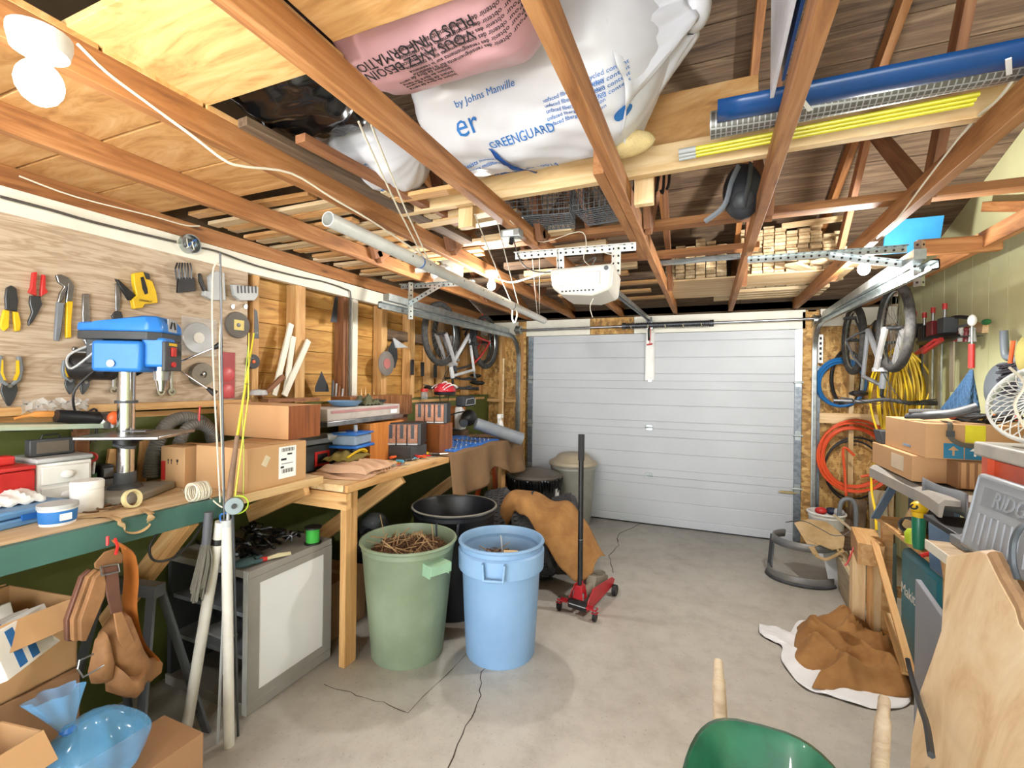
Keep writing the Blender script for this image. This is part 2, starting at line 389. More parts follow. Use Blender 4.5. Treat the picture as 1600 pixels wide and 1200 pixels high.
trim((-.375, 2.95, JZ+.001), (-.378, 1.7, JZ+.001), .04, .10, W_JOIST, anchor=(0, 1))  # sister on the joist
# lateral ties on the joists
for y, x0, x1, z in ((2.78, -1.9, 1.72, .135), (3.42, -1., .3, .135)): trim((x0, y, JZ+z), (x1, y, JZ+z), .09, .04, W_JOIST)
trim((-1.55, 2.02, JZ+.145), (.2, 1.98, JZ+.145), .04, .11, W_PINE)
trim((-.36, 2.0, JZ+.15), (1.72, 1.94, JZ+.135), .04, .09, W_PINE)
trim((-.3, 2.045, JZ+.32), (.17, 2.045, JZ+.32), .02, .24, W_PLY)
# bulbs, plus one added fill light
EM = M('lit_bulb', '#fff4e0', .3, emit=26, var=0)
for (px, py, z, e, lb, r) in ((62, 130, 2.16, 14, 'glowing round light bulb under the boards in the upper left corner', .038), (768, 446, 2.25, 42, 'small glowing bulb beside the end of the hanging white pipe', .03), (1350, 420, 2.27, 88, 'bright bulb beside the perforated steel bracket of the right door track', .033)):
    q = at(px, py, Z=z); o = thing('light_bulb', lb, 'light bulb', q)
    B().sph((0, 0, 0), (r, r, r*1.15)).build('bulb_glass', EM, o)
    B().lathe([(.02, r*1.02), (.022, .06), (.045, .062), (.05, .085), (.05, .10)], n=20).build('lamp_holder', WHITE, o)
    lamp(q-V((0, 0, r+.03)), e, .04)
lamp((-.7, -.6, 2.2), 46, .10)  # fill light added behind the camera to brighten the room, no bulb there
# ================================================================ garage door
DOORW = M('door_white', '#b8bcc0', .42, var=.03, scale=1.5, col2='#b0b4b8')
SEAM = M('door_seam', '#8e9092', .6)
gd = thing('door_1', 'white sectional overhead garage door with four ribbed panels', 'door', (0, 5.40, 0)); gd['kind'] = 'structure'; del gd['category']
X0, X1, SH = -2.03, .86, .5285
for k in range(4):
    z0 = .012+k*SH; z1 = z0+SH-.004; pr = [(0, z0), (0, z1)]
    pts = [(-.018, z0)]
    for q in (.15, .49, .83): zz = z0+(z1-z0)*q; pts += [(-.018, zz-.006), (-.014, zz), (-.018, zz+.006)]
    pts += [(-.018, z1), (.02, z1), (.02, z0)]
    b = B(); b.prism([(y, z) for y, z in pts], X0, X1, fr((0, 1, 0), (0, 0, 1), (1, 0, 0))); o = b.build('door_section', DOORW, gd, ang=5)
B().mm((X0, -.02, 0), (X1, .02, .012)).build('bottom_seal', BLACK, gd)
for k in (1, 2, 3): B().mm((X0, -.012, .008+k*SH), (X1, .0, .012+k*SH)).build('section_joint', SEAM, gd)
for xx in (X0-.005, X1-.06):
    for k in range(4): B().mm((xx, -.028, .015+k*SH), (xx+.065, -.018, .008+(k+1)*SH)).build('end_stile', GALV if k == 3 and xx > 0 else GALVD, gd, bev=.002)
    for k in (1, 2, 3):
        z = .01+k*SH; B().mm((xx+.008, -.036, z-.045), (xx+.057, -.028, z+.045)).cyl((xx-.01, -.04, z), (xx+.075, -.04, z), .009).cyl((xx+.02, -.04, z+.03), (xx+.02, -.034, z+.03), .007).build('hinge', GALV, gd)
q = at(1016, 560, Y=5.38); z1 = 2.13
B().mm((q.x-.05, -.03, 1.60), (q.x+.05, -.018, z1)).mm((q.x-.05, -.045, 1.60), (q.x-.044, -.018, z1)).mm((q.x+.044, -.045, 1.60), (q.x+.05, -.018, z1)).build('opener_strut', WHITE, gd, bev=.001)
B().mm((q.x-.02, -.04, 1.585), (q.x+.02, -.018, 1.615)).build('hinge', GALV, gd)
for py in (668, 743):
    z = at(1014, py, Y=5.38).z; B().mm((q.x-.035, -.03, z-.03), (q.x+.035, -.018, z+.03)).cyl((q.x-.045, -.034, z), (q.x+.045, -.034, z), .008).build('hinge', GALV, gd, bev=.002)
z = at(1238, 770, Y=5.37).z
B().mm((X1-.17, -.035, z-.012), (X1-.06, -.02, z+.012)).cyl((X1-.19, -.04, z), (X1-.03, -.04, z), .006).build('slide_bolt', M('brass_dull', '#b0a070', .4, .7), gd)
o = thing('emergency_release', 'red emergency release cord with small handle hanging at the top of the garage door', 'cord', (q.x, 5.30, 2.0))
B().tube([(0, 0, .22), (.01, 0, .1), (.0, 0, .0)], .004).build('cord', RED, o); B().cyl((-.03, 0, -.01), (.03, 0, .0), .008).build('handle', RED, o)
# torsion bar
o = thing('torsion_shaft', 'steel torsion bar with dark coil spring above the garage door', 'torsion spring', (0, 5.31, 0))
B().cyl((-2.2, 0, 2.195), (1.02, 0, 2.215), .013).build('bar', STEEL, o)
xa, xb = at(975, 505, Y=5.31).x, at(1112, 500, Y=5.31).x
b = B(); pts = [(xa+(xb-xa)*i/480, .03*math.cos(i*PI/5), 2.206+.03*math.sin(i*PI/5)) for i in range(481)]
b.cyl((xa, 0, 2.204), (xb, 0, 2.208), .026); b.tube(pts, .0055, 5); b.build('spring', DSTEEL, o)
PB = M('paint_mark', '#b0a890', .6)
for k in range(5): c = xa+(xb-xa)*(k+.5)/5; B().tube([(c-.012+.012*j/8*2, .038*math.cos(j*PI/8+PI), 2.206+.038*math.sin(j*PI/8+PI)) for j in range(9)], .006, 5, flat=.5).build('stripe', PB, o)
for x in (xa, xb): B().cyl((x-.02, 0, 2.205), (x+.02, 0, 2.205), .036).build('spring_cone', DSTEEL, o)
for x, lb in ((-2.14, 'left'), (.97, 'right')): B().lathe([(.02, -.03), (.055, -.03), (.055, -.022), (.045, -.018), (.045, .018), (.055, .022), (.055, .03), (.02, .03)], c=(x, 0, 2.2), ax=RY(90)).build('cable_drum', GALV, o)
B().mm((-.62, -.01, 2.16), (-.56, .12, 2.25)).build('centre_bracket', GALV, o)
# tracks
def track(name, xv, xh, yh, zh, z0, lb):
    o = thing(name, lb, 'door track', (xv, 5.33, 0)); s = 1 if xv > 0 else -1
    r = .28; pts = [(0, 0, z0), (0, 0, zh-r)]+[(0, -r+r*math.cos(math.radians(a)), zh-r+r*math.sin(math.radians(a))) for a in range(10, 91, 10)]
    n = len(pts); pts.append((xh-xv, yh-5.33, zh))
    def rail(off, dx):
        b = B(); sec = [(-.026, .0), (-.026, .028), (-.020, .034), (.020, .034), (.026, .028), (.026, .0), (.02, 0), (.016, .028), (-.016, .028), (-.02, 0)]
        vs = []; fs = []; P = [V(p)+V((dx, 0, 0)) for p in pts]; P[-1].z += 0
        for i, p in enumerate(P):
            d = (P[min(i+1, n)]-P[max(i-1, 0)]).normalized(); nn = V((1, 0, 0)).cross(d); nn.normalize()
            for a, c in sec: vs.append(p+nn*(a+off)+V((s*c, 0, 0)))
        k = len(sec)
        for i in range(n):
            for j in range(k): fs.append((i*k+j, i*k+(j+1) % k, (i+1)*k+(j+1) % k, (i+1)*k+j))
        return b.add(vs, fs)
    rail(0, 0).build('curved_rail', GALV, o)
    b = B(); b.box(((xh-xv)/2, (yh-5.33-.3)/2-.0, zh+.055), (.05, abs(yh-5.33)-.3, .05), rot=RZ(math.degrees(math.atan2(-(xh-xv), abs(yh-5.33))))); b.build('upper_rail', GALV, o)
    b = B().mm((s*.03, -.02, 0), (s*.034, .08, zh-.4)).mm((s*.03, .076, 0), (s*.08, .08, zh-.4)); b.build('mounting_angle', GALVD, o)
    return o
track('door_track', -2.13, -2.17, 2.74, 2.11, .02, 'galvanised overhead track on the left, running above the hanging bicycles')
track('door_track', .945, .99, 2.86, 2.16, .02, 'galvanised overhead track on the right with bright top end near the bulb')
def perf(name, segs, lb, mat=GALV):
    """punched steel angle"""
    p0 = V(segs[0][0]); o = thing(name, lb, 'bracket', p0)
    HOLE = M('punched_hole', '#2c2420', .9)
    for a, c in segs:
        a, c = V(a)-p0, V(c)-p0; f = bframe(a, c); L = (c-a).length; mw = MX.Translation(a) @ f.to_4x4()
        B().mm((0, -.017, -.0015), (L, .017, .0015)).mm((0, .014, -.034), (L, .017, 0)).build('angle', mat, o, mw=mw)
        b = B(); n = int(L/.038)
        for i in range(n):
            x = (i+.5)*L/n; b.cyl((x, 0, -.0022), (x, 0, .0022), .0065, n=8); b.cyl((x, .0125, -.018), (x, .0185, -.018), .0065, n=8)
        h = b.build('holes', HOLE, o, mw=mw); h['kind'] = 'stuff'
    return o
A0, A1 = V((-1.04, 2.5, JZ-.02)), V((-.36, 2.55, JZ-.02))
perf('opener_bracket', [(A0, A1), (A0.lerp(A1, .4), A0.lerp(A1, .4)+V((0, .03, -.16))), (A0.lerp(A1, .83), A0.lerp(A1, .83)+V((0, .0, -.16)))], 'white punched steel angle screwed under the joists to carry the door opener', WHITE)
perf('track_bracket', [((.21, 3.05, JZ-.02), (.97, 3.08, JZ-.02)), ((.62, 3.06, JZ-.03), (1.0, 3.0, 2.2)), ((1.0, 3.05, JZ-.01), (1.0, 3.05, 2.09))], 'punched steel bracket holding the right door track beside the bulb')
perf('track_bracket', [((-2.22, 3.02, JZ-.02), (-1.6, 3.08, JZ-.02)), ((-1.86, 3.04, JZ-.03), (-2.14, 3.0, 2.16)), ((-2.14, 3.02, JZ-.01), (-2.14, 3.02, 2.04))], 'punched steel bracket holding the left door track below the loft strips')
# opener
o = thing('garage_door_opener', 'boxy white garage door opener hanging in the middle of the ceiling', 'door opener', (-.62, 2.55, 2.09), .06)
def opf(u, v):
    return None
b = B(); pr = [(-.15, -.03), (-.168, .075), (.168, .085), (.155, -.045), (.06, -.075), (-.10, -.062)]
b.prism(pr, -.14, .2, FB); b.build('housing', M('opener_white', '#dcd9d0', .45, var=.05), o, bev=.018)
b = B()
for k in range(9): b.mm((-.10+k*.02, -.203, -.052), (-.09+k*.02, -.197, -.044))
b.build('vents', BLACK, o)['kind'] = 'stuff'
B().cyl((.13, -.202, .06), (.13, -.196, .06), .012).build('round_badge', DSTEEL, o)
B().mm((-.1, .0, .083), (.1, .1, .10)).build('top_plate', GALV, o)
B().mm((-.15, -.212, -.02), (.1, -.203, .045)).build('light_lens', M('frosted_lens', '#e6e6e2', .35, var=.02), o, bev=.004)
p0 = V((-.56, 2.7, 2.165)); p1 = V((-.598, 5.33, 2.285)); o = thing('opener_rail', 'long steel rail running from the opener to the wall above the door', 'rail', p0)
f = bframe(p0, p1).to_4x4(); L = (p1-p0).length
B().mm((0, -.018, -.002), (L, .018, .002)).mm((0, -.018, -.03), (L, -.015, 0)).mm((0, .015, -.03), (L, .018, 0)).build('channel', GALV, o, mw=f)
B().tube([(0, 0, -.03), (L, 0, -.03)], .006).mm((L-.05, -.03, -.05), (L, .03, .01)).build('chain', DSTEEL, o, mw=f)
a = thing('opener_lever', 'dark curved arm joining the opener rail to the top of the garage door', 'arm', (-.6, 5.3, 2.24))
B().tube([(0, 0, 0), (0, -.005, -.12), (.0, .02, -.2)], .012, 6).build('lever', BLACK, a); B().sph((0, -.005, 0), .02).build('pivot', DSTEEL, a)
def wire(name, pts, r, mat, lb, cat='cable', n=6, k=6, group=None):
    pts = [V(p) for p in pts]; o0 = pts[0].copy()
    o = B().tube(spline([p-o0 for p in pts], k), r, n).build(name, mat, loc=o0); return tag(o, lb, cat, group)
CW = M('white_cable', '#e6e0cc', .5, var=.08); CB = M('black_cable', '#262628', .5); CG = M('grey_cable', '#54504a', .5)
wire('power_cable', [at(802, 372, Y=2.5), at(812, 405, Y=2.5), at(830, 422, Y=2.52), at(862, 425, Y=2.5), at(905, 415, Y=2.56), at(930, 402, Y=2.6), at(922, 420, Y=2.6)], .004, CG, 'dark power cord looping from the ceiling box to the door opener')
wire('bell_wire', [at(797, 345, Z=JZ), at(822, 367, Y=2.5), at(850, 378, Y=2.5), at(905, 362, Y=2.5), at(916, 380, Y=2.52), at(912, 405, Y=2.52), at(925, 418, Y=2.5)], .0022, CW, 'thin pale wire drooping over the opener bracket', k=5)
wire('bell_wire', [at(928, 383, Y=2.5), at(945, 395, Y=2.5), at(962, 400, Y=2.5), at(955, 412, Y=2.5), at(948, 420, Y=2.5)], .0022, CW, 'thin pale wire curled beside the right leg of the opener bracket', k=5)
wire('pull_string', [at(927, 466, Y=2.45), at(922, 480, Y=2.45), at(926, 496, Y=2.45)], .002, CW, 'short pull cord dangling under the opener', k=5)
bx = thing('junction_box', 'grey metal junction box on the joist left of the opener', 'electrical box', at(800, 360, Z=JZ)+V((0, 0, .0)))
B().mm((-.05, -.03, -.04), (.05, .03, .0)).build('box', GALV, bx, bev=.003); B().mm((-.035, -.034, -.035), (.02, -.03, -.01)).build('cover', WHITE, bx); B().cyl((.0, -.01, -.07), (.0, 0, -.04), .012).build('plug', BLACK, bx)
# cables along the joists
def jcable(px, X, lb, mat=CW, r=.0045, z=JZ-.0):
    pts = []
    for x, y in px:
        pts.append(at(x, y, X=X))
    wire('ceiling_cable', pts, r, mat, lb, k=4)
jcable([(120, 68), (165, 112), (215, 150), (300, 212), (350, 250), (380, 260), (455, 271), (520, 310), (580, 345), (640, 385), (700, 425), (745, 450)], -1.48, 'white cable stapled along the joist, running from the upper left corner to the small bulb')
jcable([(1600, 100), (1560, 155), (1520, 190), (1455, 272), (1400, 345), (1370, 372)], .79, 'white cable stapled down the side of the right ceiling joist')
wire('ceiling_cable', [at(30, 275, X=-2.56), at(120, 308, X=-2.56), at(235, 337, X=-2.56), at(290, 352, X=-2.56), at(312, 353, X=-2.56)], .0035, CW, 'thin white cable along the top of the left wall above the plywood', k=4)
wire('ceiling_cable', [at(776, 435, Z=2.31), at(800, 441, Z=2.30), at(830, 433, Z=2.28), at(862, 422, Z=2.27)], .006, CW, 'white cable sagging between the small bulb and the opener', k=5)
wire('wall_cable', [at(0, 307, X=-2.575), at(80, 328, X=-2.575), at(150, 348, X=-2.575), at(275, 378, X=-2.575)], .007, CG, 'dark grey cable clipped to the white header, running left from the wiring box', k=3)
wire('wall_cable', [at(312, 387, X=-2.575), at(340, 393, X=-2.575), at(400, 415, X=-2.575), at(470, 433, X=-2.58), at(505, 440, X=-2.58), at(540, 452, X=-2.58), at(548, 462, X=-2.58), at(547, 520, X=-2.58), at(546, 600, X=-2.58), at(546, 622, X=-2.57)], .006, CG, 'dark grey cable that runs right from the wiring box and turns down the white stud', k=3)
wb = thing('wiring_box', 'round open metal wiring box with exposed wires on the white header', 'electrical box', at(294, 382, X=-2.595), FL)
B().lathe([(.0, .0), (.052, 0), (.052, .03), (.047, .03), (.047, .006), (0, .006)], n=24).build('box', GALV, wb)
for k in range(9): B().tube(spline([(random.uniform(-.03, .03), random.uniform(-.03, .03), .006), (random.uniform(-.03, .03), random.uniform(-.03, .03), .035), (random.uniform(-.03, .03), random.uniform(-.03, .03), .02)], 5), .003, 5).build('wire', [BLUE, CW, CG][k % 3], wb)
# hanging pipe
P0, P1 = at(512, 342, Z=2.18), at(850, 501, Z=2.12); P1 = P0+(P1-P0)*1.0
PVC = M('grey_white_pipe', '#d3d5d2', .4, col2='#b9bcba', scale=5)
o = thing('hanging_pipe', 'long white plastic pipe slung from cords below the ceiling', 'pipe', P0)
f = bframe(P0, P1).to_4x4(); L = (P1-P0).length
b = B(); n = 28; R = .029
b.lathe([(R, 0), (R, L), (R-.003, L), (R-.003, 0), (R, 0)], ax=fr((0, 1, 0), (0, 0, 1), (1, 0, 0)), n=n); b.build('tube', PVC, o, mw=f)
for q in (.24, .71): B().cyl((L*q-.004, 0, 0), (L*q+.004, 0, 0), R+.0015, n=20).build('band', BLUE if q < .5 else DGREY, o, mw=f)
b = B()
for q in (.2, .26, .4, .5, .62): b.cyl((L*q, -R-.0006, .0), (L*q, -R+.004, .0), .005, n=8)
b.build('drilled_holes', BLACK, o, mw=f)['kind'] = 'stuff'
def hang(q, px, py, lb, r=.0035):
    a = P0.lerp(P1, q); t_ = at(px, py, Z=JZ+.05); wire('sling_rope', [t_, t_.lerp(a, .5)+V((0, .0, 0)), a+V((0, 0, R)), a+V((0, 0, -R-.002))], r, ROPE, lb, 'cord', k=2)
hang(.25, 560, 190, 'thin cord holding up the left end of the hanging white pipe, nearer the black plastic')
hang(.27, 580, 195, 'thin cord holding up the left end of the hanging white pipe, nearer the white bag')
hang(.70, 742, 335, 'thicker pale rope holding up the middle of the hanging pipe, left one'); hang(.76, 772, 325, 'thicker pale rope holding up the middle of the hanging pipe, right one')
hang(.93, 832, 405, 'thin string near the far end of the hanging pipe, left one', .002); hang(.95, 843, 402, 'thin string near the far end of the hanging pipe, right one', .002)
q = P0.lerp(P1, .73); wire('rope_tail', [q+V((0, 0, .02)), q+V((.02, 0, -.06)), q+V((0, 0, -.12)), q+V((-.02, .0, -.08)), q+V((-.015, 0, .0))], .006, ROPE, 'knotted rope tail drooping below the hanging pipe', 'rope')
o = B().cyl((0, 0, 0), (.42, -.15, 0), .022).build('short_pipe', PVC, loc=(-2.05, 2.75, 2.46)); tag(o, 'grey pipe end poking out above the header at the left', 'pipe')
pc = thing('pipe_offcuts', 'pair of short white pipe offcuts with a white board at the end of a joist', 'pipe', (-1.92, 2.95, JZ+.02))
B().mm((-.03, .12, -.03), (.22, .14, .13)).build('board', M('offwhite_board', '#ddd6c4', .6), pc); B().cyl((-.1, -.02, .03), (.1, .1, .07), .02).build('tube', WHITE, pc); B().cyl((.05, -.02, -.02), (.12, .1, .06), .022).build('tube', WHITE, pc)
# ---------------------------------------------------------------- loft boards and strips
nm = ['nearest to the camera', 'second from the camera', 'third from the camera', 'fourth from the camera', 'farthest, ending by the strips']
for k in range(5):
    y = .30+k*.275; o = board('loft_board', (-2.72, y, JZ+.10), (-1.48, y, JZ+.10), .265, .02, W_PLY); tag(o, 'orange-brown board laid across the left ceiling joists, '+nm[k], 'board', 'orange loft boards')
o = board('loft_board', (-1.62, .82, JZ+.115), (-.93, .82, JZ+.115), .36, .022, wood('clean_plywood', ['#b98446', '#e0b878', '#eecb92'], (1.5, 6, 6), dist=2)); tag(o, 'pale orange plywood piece with ragged edge in front of the black plastic', 'board')
o = board('loft_board', (-.9, .72, JZ+.115), (-.2, .72, JZ+.115), .42, .022, W_PLY); tag(o, 'plywood piece above the pink insulation at the top edge', 'board')
q0 = V((-1.48, 1.1, JZ+.10)); o = board('loft_strip', q0, (-1.40, 2.6, JZ+.11), .09, .03, W_GREY); tag(o, 'dark weathered plank lying along the joist beside the black plastic', 'plank')
q0 = V((-1.36, 1.25, JZ+.10)); o = board('loft_strip', q0, (-1.30, 2.3, JZ+.12), .05, .03, W_RED); tag(o, 'reddish strip lying under the black plastic', 'plank')
for k in range(21):
    y = 1.70+k*.082; z = JZ+.105+(.022 if k % 3 == 0 else 0); x0 = -2.7+random.uniform(0, .15); x1 = -1.62+random.uniform(-.3, .75)
    if k > 14: x1 = -1.9+random.uniform(0, .3)
    o = board('loft_strip', (x0, y+random.uniform(-.01, .01), z), (x1, y+random.uniform(-.02, .02), z+.002), .062, .02, W_LATH if k % 2 else W_PLY); tag(o, 'narrow wooden strip laid crosswise on the left joists, '+ORD[k]+' from the orange-brown boards', 'wood strip', 'wood strips on the left joists')
for k, (x0, y0, x1, y1, z, mt) in enumerate([(-1.45, 2.45, -.98, 2.42, .16, W_PINE), (-1.3, 2.62, -.72, 2.6, .11, W_LATH), (-1.2, 3.0, -.6, 2.98, .11, W_LATH), (-1.5, 2.2, -1.05, 2.18, .11, W_PINE), (-1.45, 3.3, -.7, 3.35, .12, W_GREY), (-1.4, 3.6, -.5, 3.62, .12, W_LATH), (-1.5, 4.0, -.4, 4.0, .12, W_GREY), (-2.0, 3.7, -1.0, 3.75, .12, W_GREY)]):
    o = board('offcut', (x0, y0, JZ+z), (x1, y1, JZ+z+.01), .07, .045, mt); tag(o, 'lumber offcut on the joists left of the opener, '+['a pale thick one', 'a thin light one', 'one near the rope', 'one beside the white bag', 'a dark weathered one', 'a long light one', 'a long dark one at the back', 'a dark one over the left joists'][k], 'lumber', 'lumber offcuts left of the opener')
for k in range(10):
    x = -.9+random.uniform(-.5, .4); y = 3.8+.13*k
    o = board('scrap_board', (x-.4, y, JZ+.11+.02*(k % 3)), (x+.5, y+.02, JZ+.12+.02*(k % 3)), .1, .02, W_GREY if k % 3 else W_STUD); tag(o, 'dusty scrap board above the joists near the door, '+ORD[k]+' counting toward the door', 'board', 'scrap boards above the door')
sh = [(-.34, 4.15, .2, 5.0, 'left of the fifth joist'), (.24, 4.12, .98, 4.6, 'right of the fifth joist')]
for x0, y0, x1, y1, s in sh:
    o = B().box((0, 0, 0), (x1-x0, y1-y0, .012)).build('plywood_sheet', W_PINE, loc=((x0+x1)/2, (y0+y1)/2, JZ+.098)); tag(o, 'pale plywood sheet under the stacked laths, '+s, 'board')
# stacked laths
proto = None
cols = [(-.30+.079*i, 12-(i % 3)-(3 if i == 0 else 0)) for i in range(6)]+[(.27+.079*i, 14-(i % 2)-2*(i == 4)-3*(i > 6)) for i in range(9)]
for x, nn in cols:
    for k in range(nn):
        z = JZ+.107+.0125+k*.026
        o = board('stacked_lath', (x, 4.14+random.uniform(-.04, .03), z), (x+random.uniform(-.003, .003), 4.75-.0*k, z), .072+random.uniform(-.003, .003), .023, W_LATH, bev=.001) if z < JZ+.107+.36 else None
        if o: tag(o, 'pale lath in the tall stack above the joists, its sawn end toward the room', 'lath', 'stacked laths above the joists')
for k in range(4):
    o = board('lumber_length', (.05+.0*k, 4.9+.12*k, JZ+.11), (.98, 4.88+.12*k, JZ+.11), .08, .03, W_LATH); tag(o, 'pale length of lumber above the joists near the door\'s right end, '+ORD[k]+' toward the door', 'lumber', 'lumber lengths above the door')
for k, (a, c) in enumerate([((.55, 3.9, .11), (.98, 4.6, .11)), ((.7, 3.85, .11), (1.2, 4.3, .13)), ((.5, 4.0, .42), (.9, 3.95, .42))]):
    o = board('loose_plank', (a[0], a[1], JZ+a[2]), (c[0], c[1], JZ+c[2]), .09, .02, W_LATH); tag(o, 'loose pale plank beside the lath stack, '+['slanting toward the bulb', 'nearest the right wall', 'lying on top'][k], 'plank')
rl = board('metal_rail', (-.33, 3.6, JZ+.12), (.2, 3.58, JZ+.12), .05, .03, GALV); tag(rl, 'galvanised strip lying across the joists in front of the lath stack', 'metal strip')
bb = board('round_log_beam', at(1430, 388, Z=2.36), at(1565, 379, Z=2.36), .05, .09, W_JOIST, bev=.012); tag(bb, 'short red-brown beam end reaching the right wall under the roof', 'beam')
bl = B().box((0, 0, 0), (.3, .02, .22), rot=RX(20)).build('blue_sheet', M('bright_blue_paint', '#2a7fb0', .4), loc=at(1425, 368, Y=3.9)); tag(bl, 'bright blue panel tucked under the roof by the right wall', 'panel')
# ---------------------------------------------------------------- insulation bags
BAG = M('white_bag_plastic', '#d6d6da', .32, var=.05, scale=4, bmp=.05); PINKB = M('pink_bag_plastic', '#d8a8ae', .35, var=.05, scale=4)
def hill(x, y, s=1.): return math.sin(x*7.3+y*5.1)*.4+math.sin(x*13.7-y*11.3+1)*.3+math.sin(x*23.1+y*19.7+2)*.2
class Bag:
    def __init__(s, c, L, ry, rz, amp, tl=.18, tr=.25): s.c = V(c); s.L = L; s.ry = ry; s.rz = rz; s.a = amp; s.tl = tl; s.tr = tr
    def S(s, u, a, off=0.):
        x = (u-.5)*s.L; u = min(1, max(0, u)); e0 = min(1, u/s.tl); e1 = min(1, (1-u)/s.tr)
        k = (math.sin(e0*PI/2)**.55)*(math.sin(e1*PI/2)**.7)
        w = 1+s.a*(hill(x*2, a*2)+.9*abs(math.sin(a*9+x*4))*(1-min(e0, e1))*1.6-.55*abs(math.sin(x*9+a*2.3+math.sin(a*5)))**8-.5*abs(math.sin(x*4.1-a*6+2*math.sin(x*3)))**12)
        return V((x, s.ry*k*w*math.cos(a)+off*math.cos(a), s.rz*k*w*math.sin(a)*(1 if math.sin(a) > 0 else .93)+off*math.sin(a)))
    def make(s, name, mat, label, group=None):
        s.o = thing(name, label, 'insulation bag', s.c, group=group)
        nu, nv = 56, 72; b = B(); vs = [s.S(i/nu*.998+.001, 2*PI*j/nv) for i in range(nu+1) for j in range(nv)]
        fs = [(i*nv+j, (i+1)*nv+j, (i+1)*nv+(j+1) % nv, i*nv+(j+1) % nv) for i in range(nu) for j in range(nv)]+[tuple(range(nv)), tuple(range(nu*nv, (nu+1)*nv))[::-1]]
        b.add(vs, fs).build('bag', mat, s.o, ang=180); return s
    def print(s, body, u, a, size, mat, flip=1, rot=0., name='printed_text', sx=1.):
        q = text(body, size, mat, s.o, MX.Identity(4), name)
        c_, s_ = math.cos(rot), math.sin(rot)
        for v in q.data.vertices:
            x, y = v.co.x*sx*flip, v.co.y*flip; x, y = x*c_-y*s_, x*s_+y*c_
            v.co = s.S(u+x/s.L, a-y/((s.ry+s.rz)/2), .004+v.co.z)
        return q
b1 = Bag((-.62, 1.74, 2.80), 1.0, .33, .375, .03, .12).make('insulation_bag', BAG, 'big white printed bag of insulation resting across the ceiling joists')
# a: angle 270deg = straight down; 180 = toward the camera
D = math.radians
b1.print('GREENGUARD', .47, D(247), .055, BLUEINK, rot=.12, sx=.75)
b1.print('er', .28, D(232), .12, BLUEINK, rot=.1)
for k in range(5): b1.print('unfaced fiberglass insulation', .69, D(227+3.4*k), .019, BLUEINK, rot=.12)
b1.print('by Johns Manville', .38, D(218), .035, BLUEINK, rot=.1)
for k in range(4): b1.print('recycled content', .80, D(222+3.6*k), .022, BLUEINK, rot=.1)
b1.print('Fabrique au 10014', .40, D(288), .04, BLUEINK, rot=.12)
for k in range(2): b1.print('Resists moisture', .26, D(262+5*k), .024, BLUEINK, rot=.12)
b = B(); b.lathe([(0, 0), (.03, 0), (.03, .002), (0, .002)], n=24)
q = b.build('round_logo', BLUEINK, b1.o)
for v in q.data.vertices: v.co = b1.S(.84+v.co.x/1.0, D(250)+v.co.y/.37, .006+v.co.z)
b = B(); b.grid(lambda u, v: b1.S(.33+.05*u+.05*v, D(250+32*v)+.3*u*u, .012), 4, 14); b.build('blue_tape_strip', M('blue_tape', '#1c4f9a', .35), b1.o, solid=.002)
b2 = Bag((-1.37, 1.72, 2.60), .42, .23, .18, .04, .35, .35).make('insulation_bag', BAG, 'end of a smaller white bag hanging left of the third joist, beside the black plastic')
b2.print('CK', .55, D(275), .06, BLUEINK, rot=.2)
for k in range(3): b2.print('kraft faced insulation', .4, D(235+5*k), .02, BLUEINK, rot=.3)
b3 = Bag((-.70, 1.12, 2.69), .70, .25, .25, .02).make('insulation_bag', PINKB, 'pink printed bag of insulation above and left of the big white bag')
b3.print("VOUS AVEZ BESOIN DE", .38, D(262), .042, INK, flip=-1, rot=.1); b3.print("PLUS D'INFORMATIONS ?", .38, D(254), .042, INK, flip=-1, rot=.1)
for k in range(6): b3.print('Pour obtenir des renseignements sur la resistance', .62, D(250+4*k), .018, INK, flip=-1, rot=.1)
for k in range(4): b3.print('isolant de fibre de verre', .40, D(276+4*k), .018, INK, flip=-1, rot=.1)
b = B()
def gath(u, v):
    a = 2*PI*u; r = (.31-.23*v**.7)*(1+.10*math.sin(9*a+2*v)*min(1, v*3)+.05*math.sin(17*a-3*v)); return V((.34+.22*v+.02*math.sin(5*a), r*math.cos(a)*.95, r*math.sin(a)-.02+.10*v))
b.grid(gath, 90, 14).build('gathered_end', BAG, b1.o, solid=.003)
B().sph((.56, 0, .08), (.06, .07, .08), 16).build('tied_knot', BAG, b1.o)
fb = B().sph((0, 0, 0), (.13, .05, .05), 20).build('fibreglass_wool', M('yellow_fibreglass', '#e0c890', .95, bmp=1, scale=20), b1.o, loc=b1.S(.80, D(285), .0)-V((0, 0, 0)))
bp = Bag((-1.32, 1.19, 2.62), .50, .28, .16, .10, .3, .3); bp.make('plastic_bundle', M('black_sheet_plastic', '#131315', .22, var=.3, coat=.3), 'crumpled black plastic sheeting stored above the joists'); bp.o['category'] = 'plastic sheet'
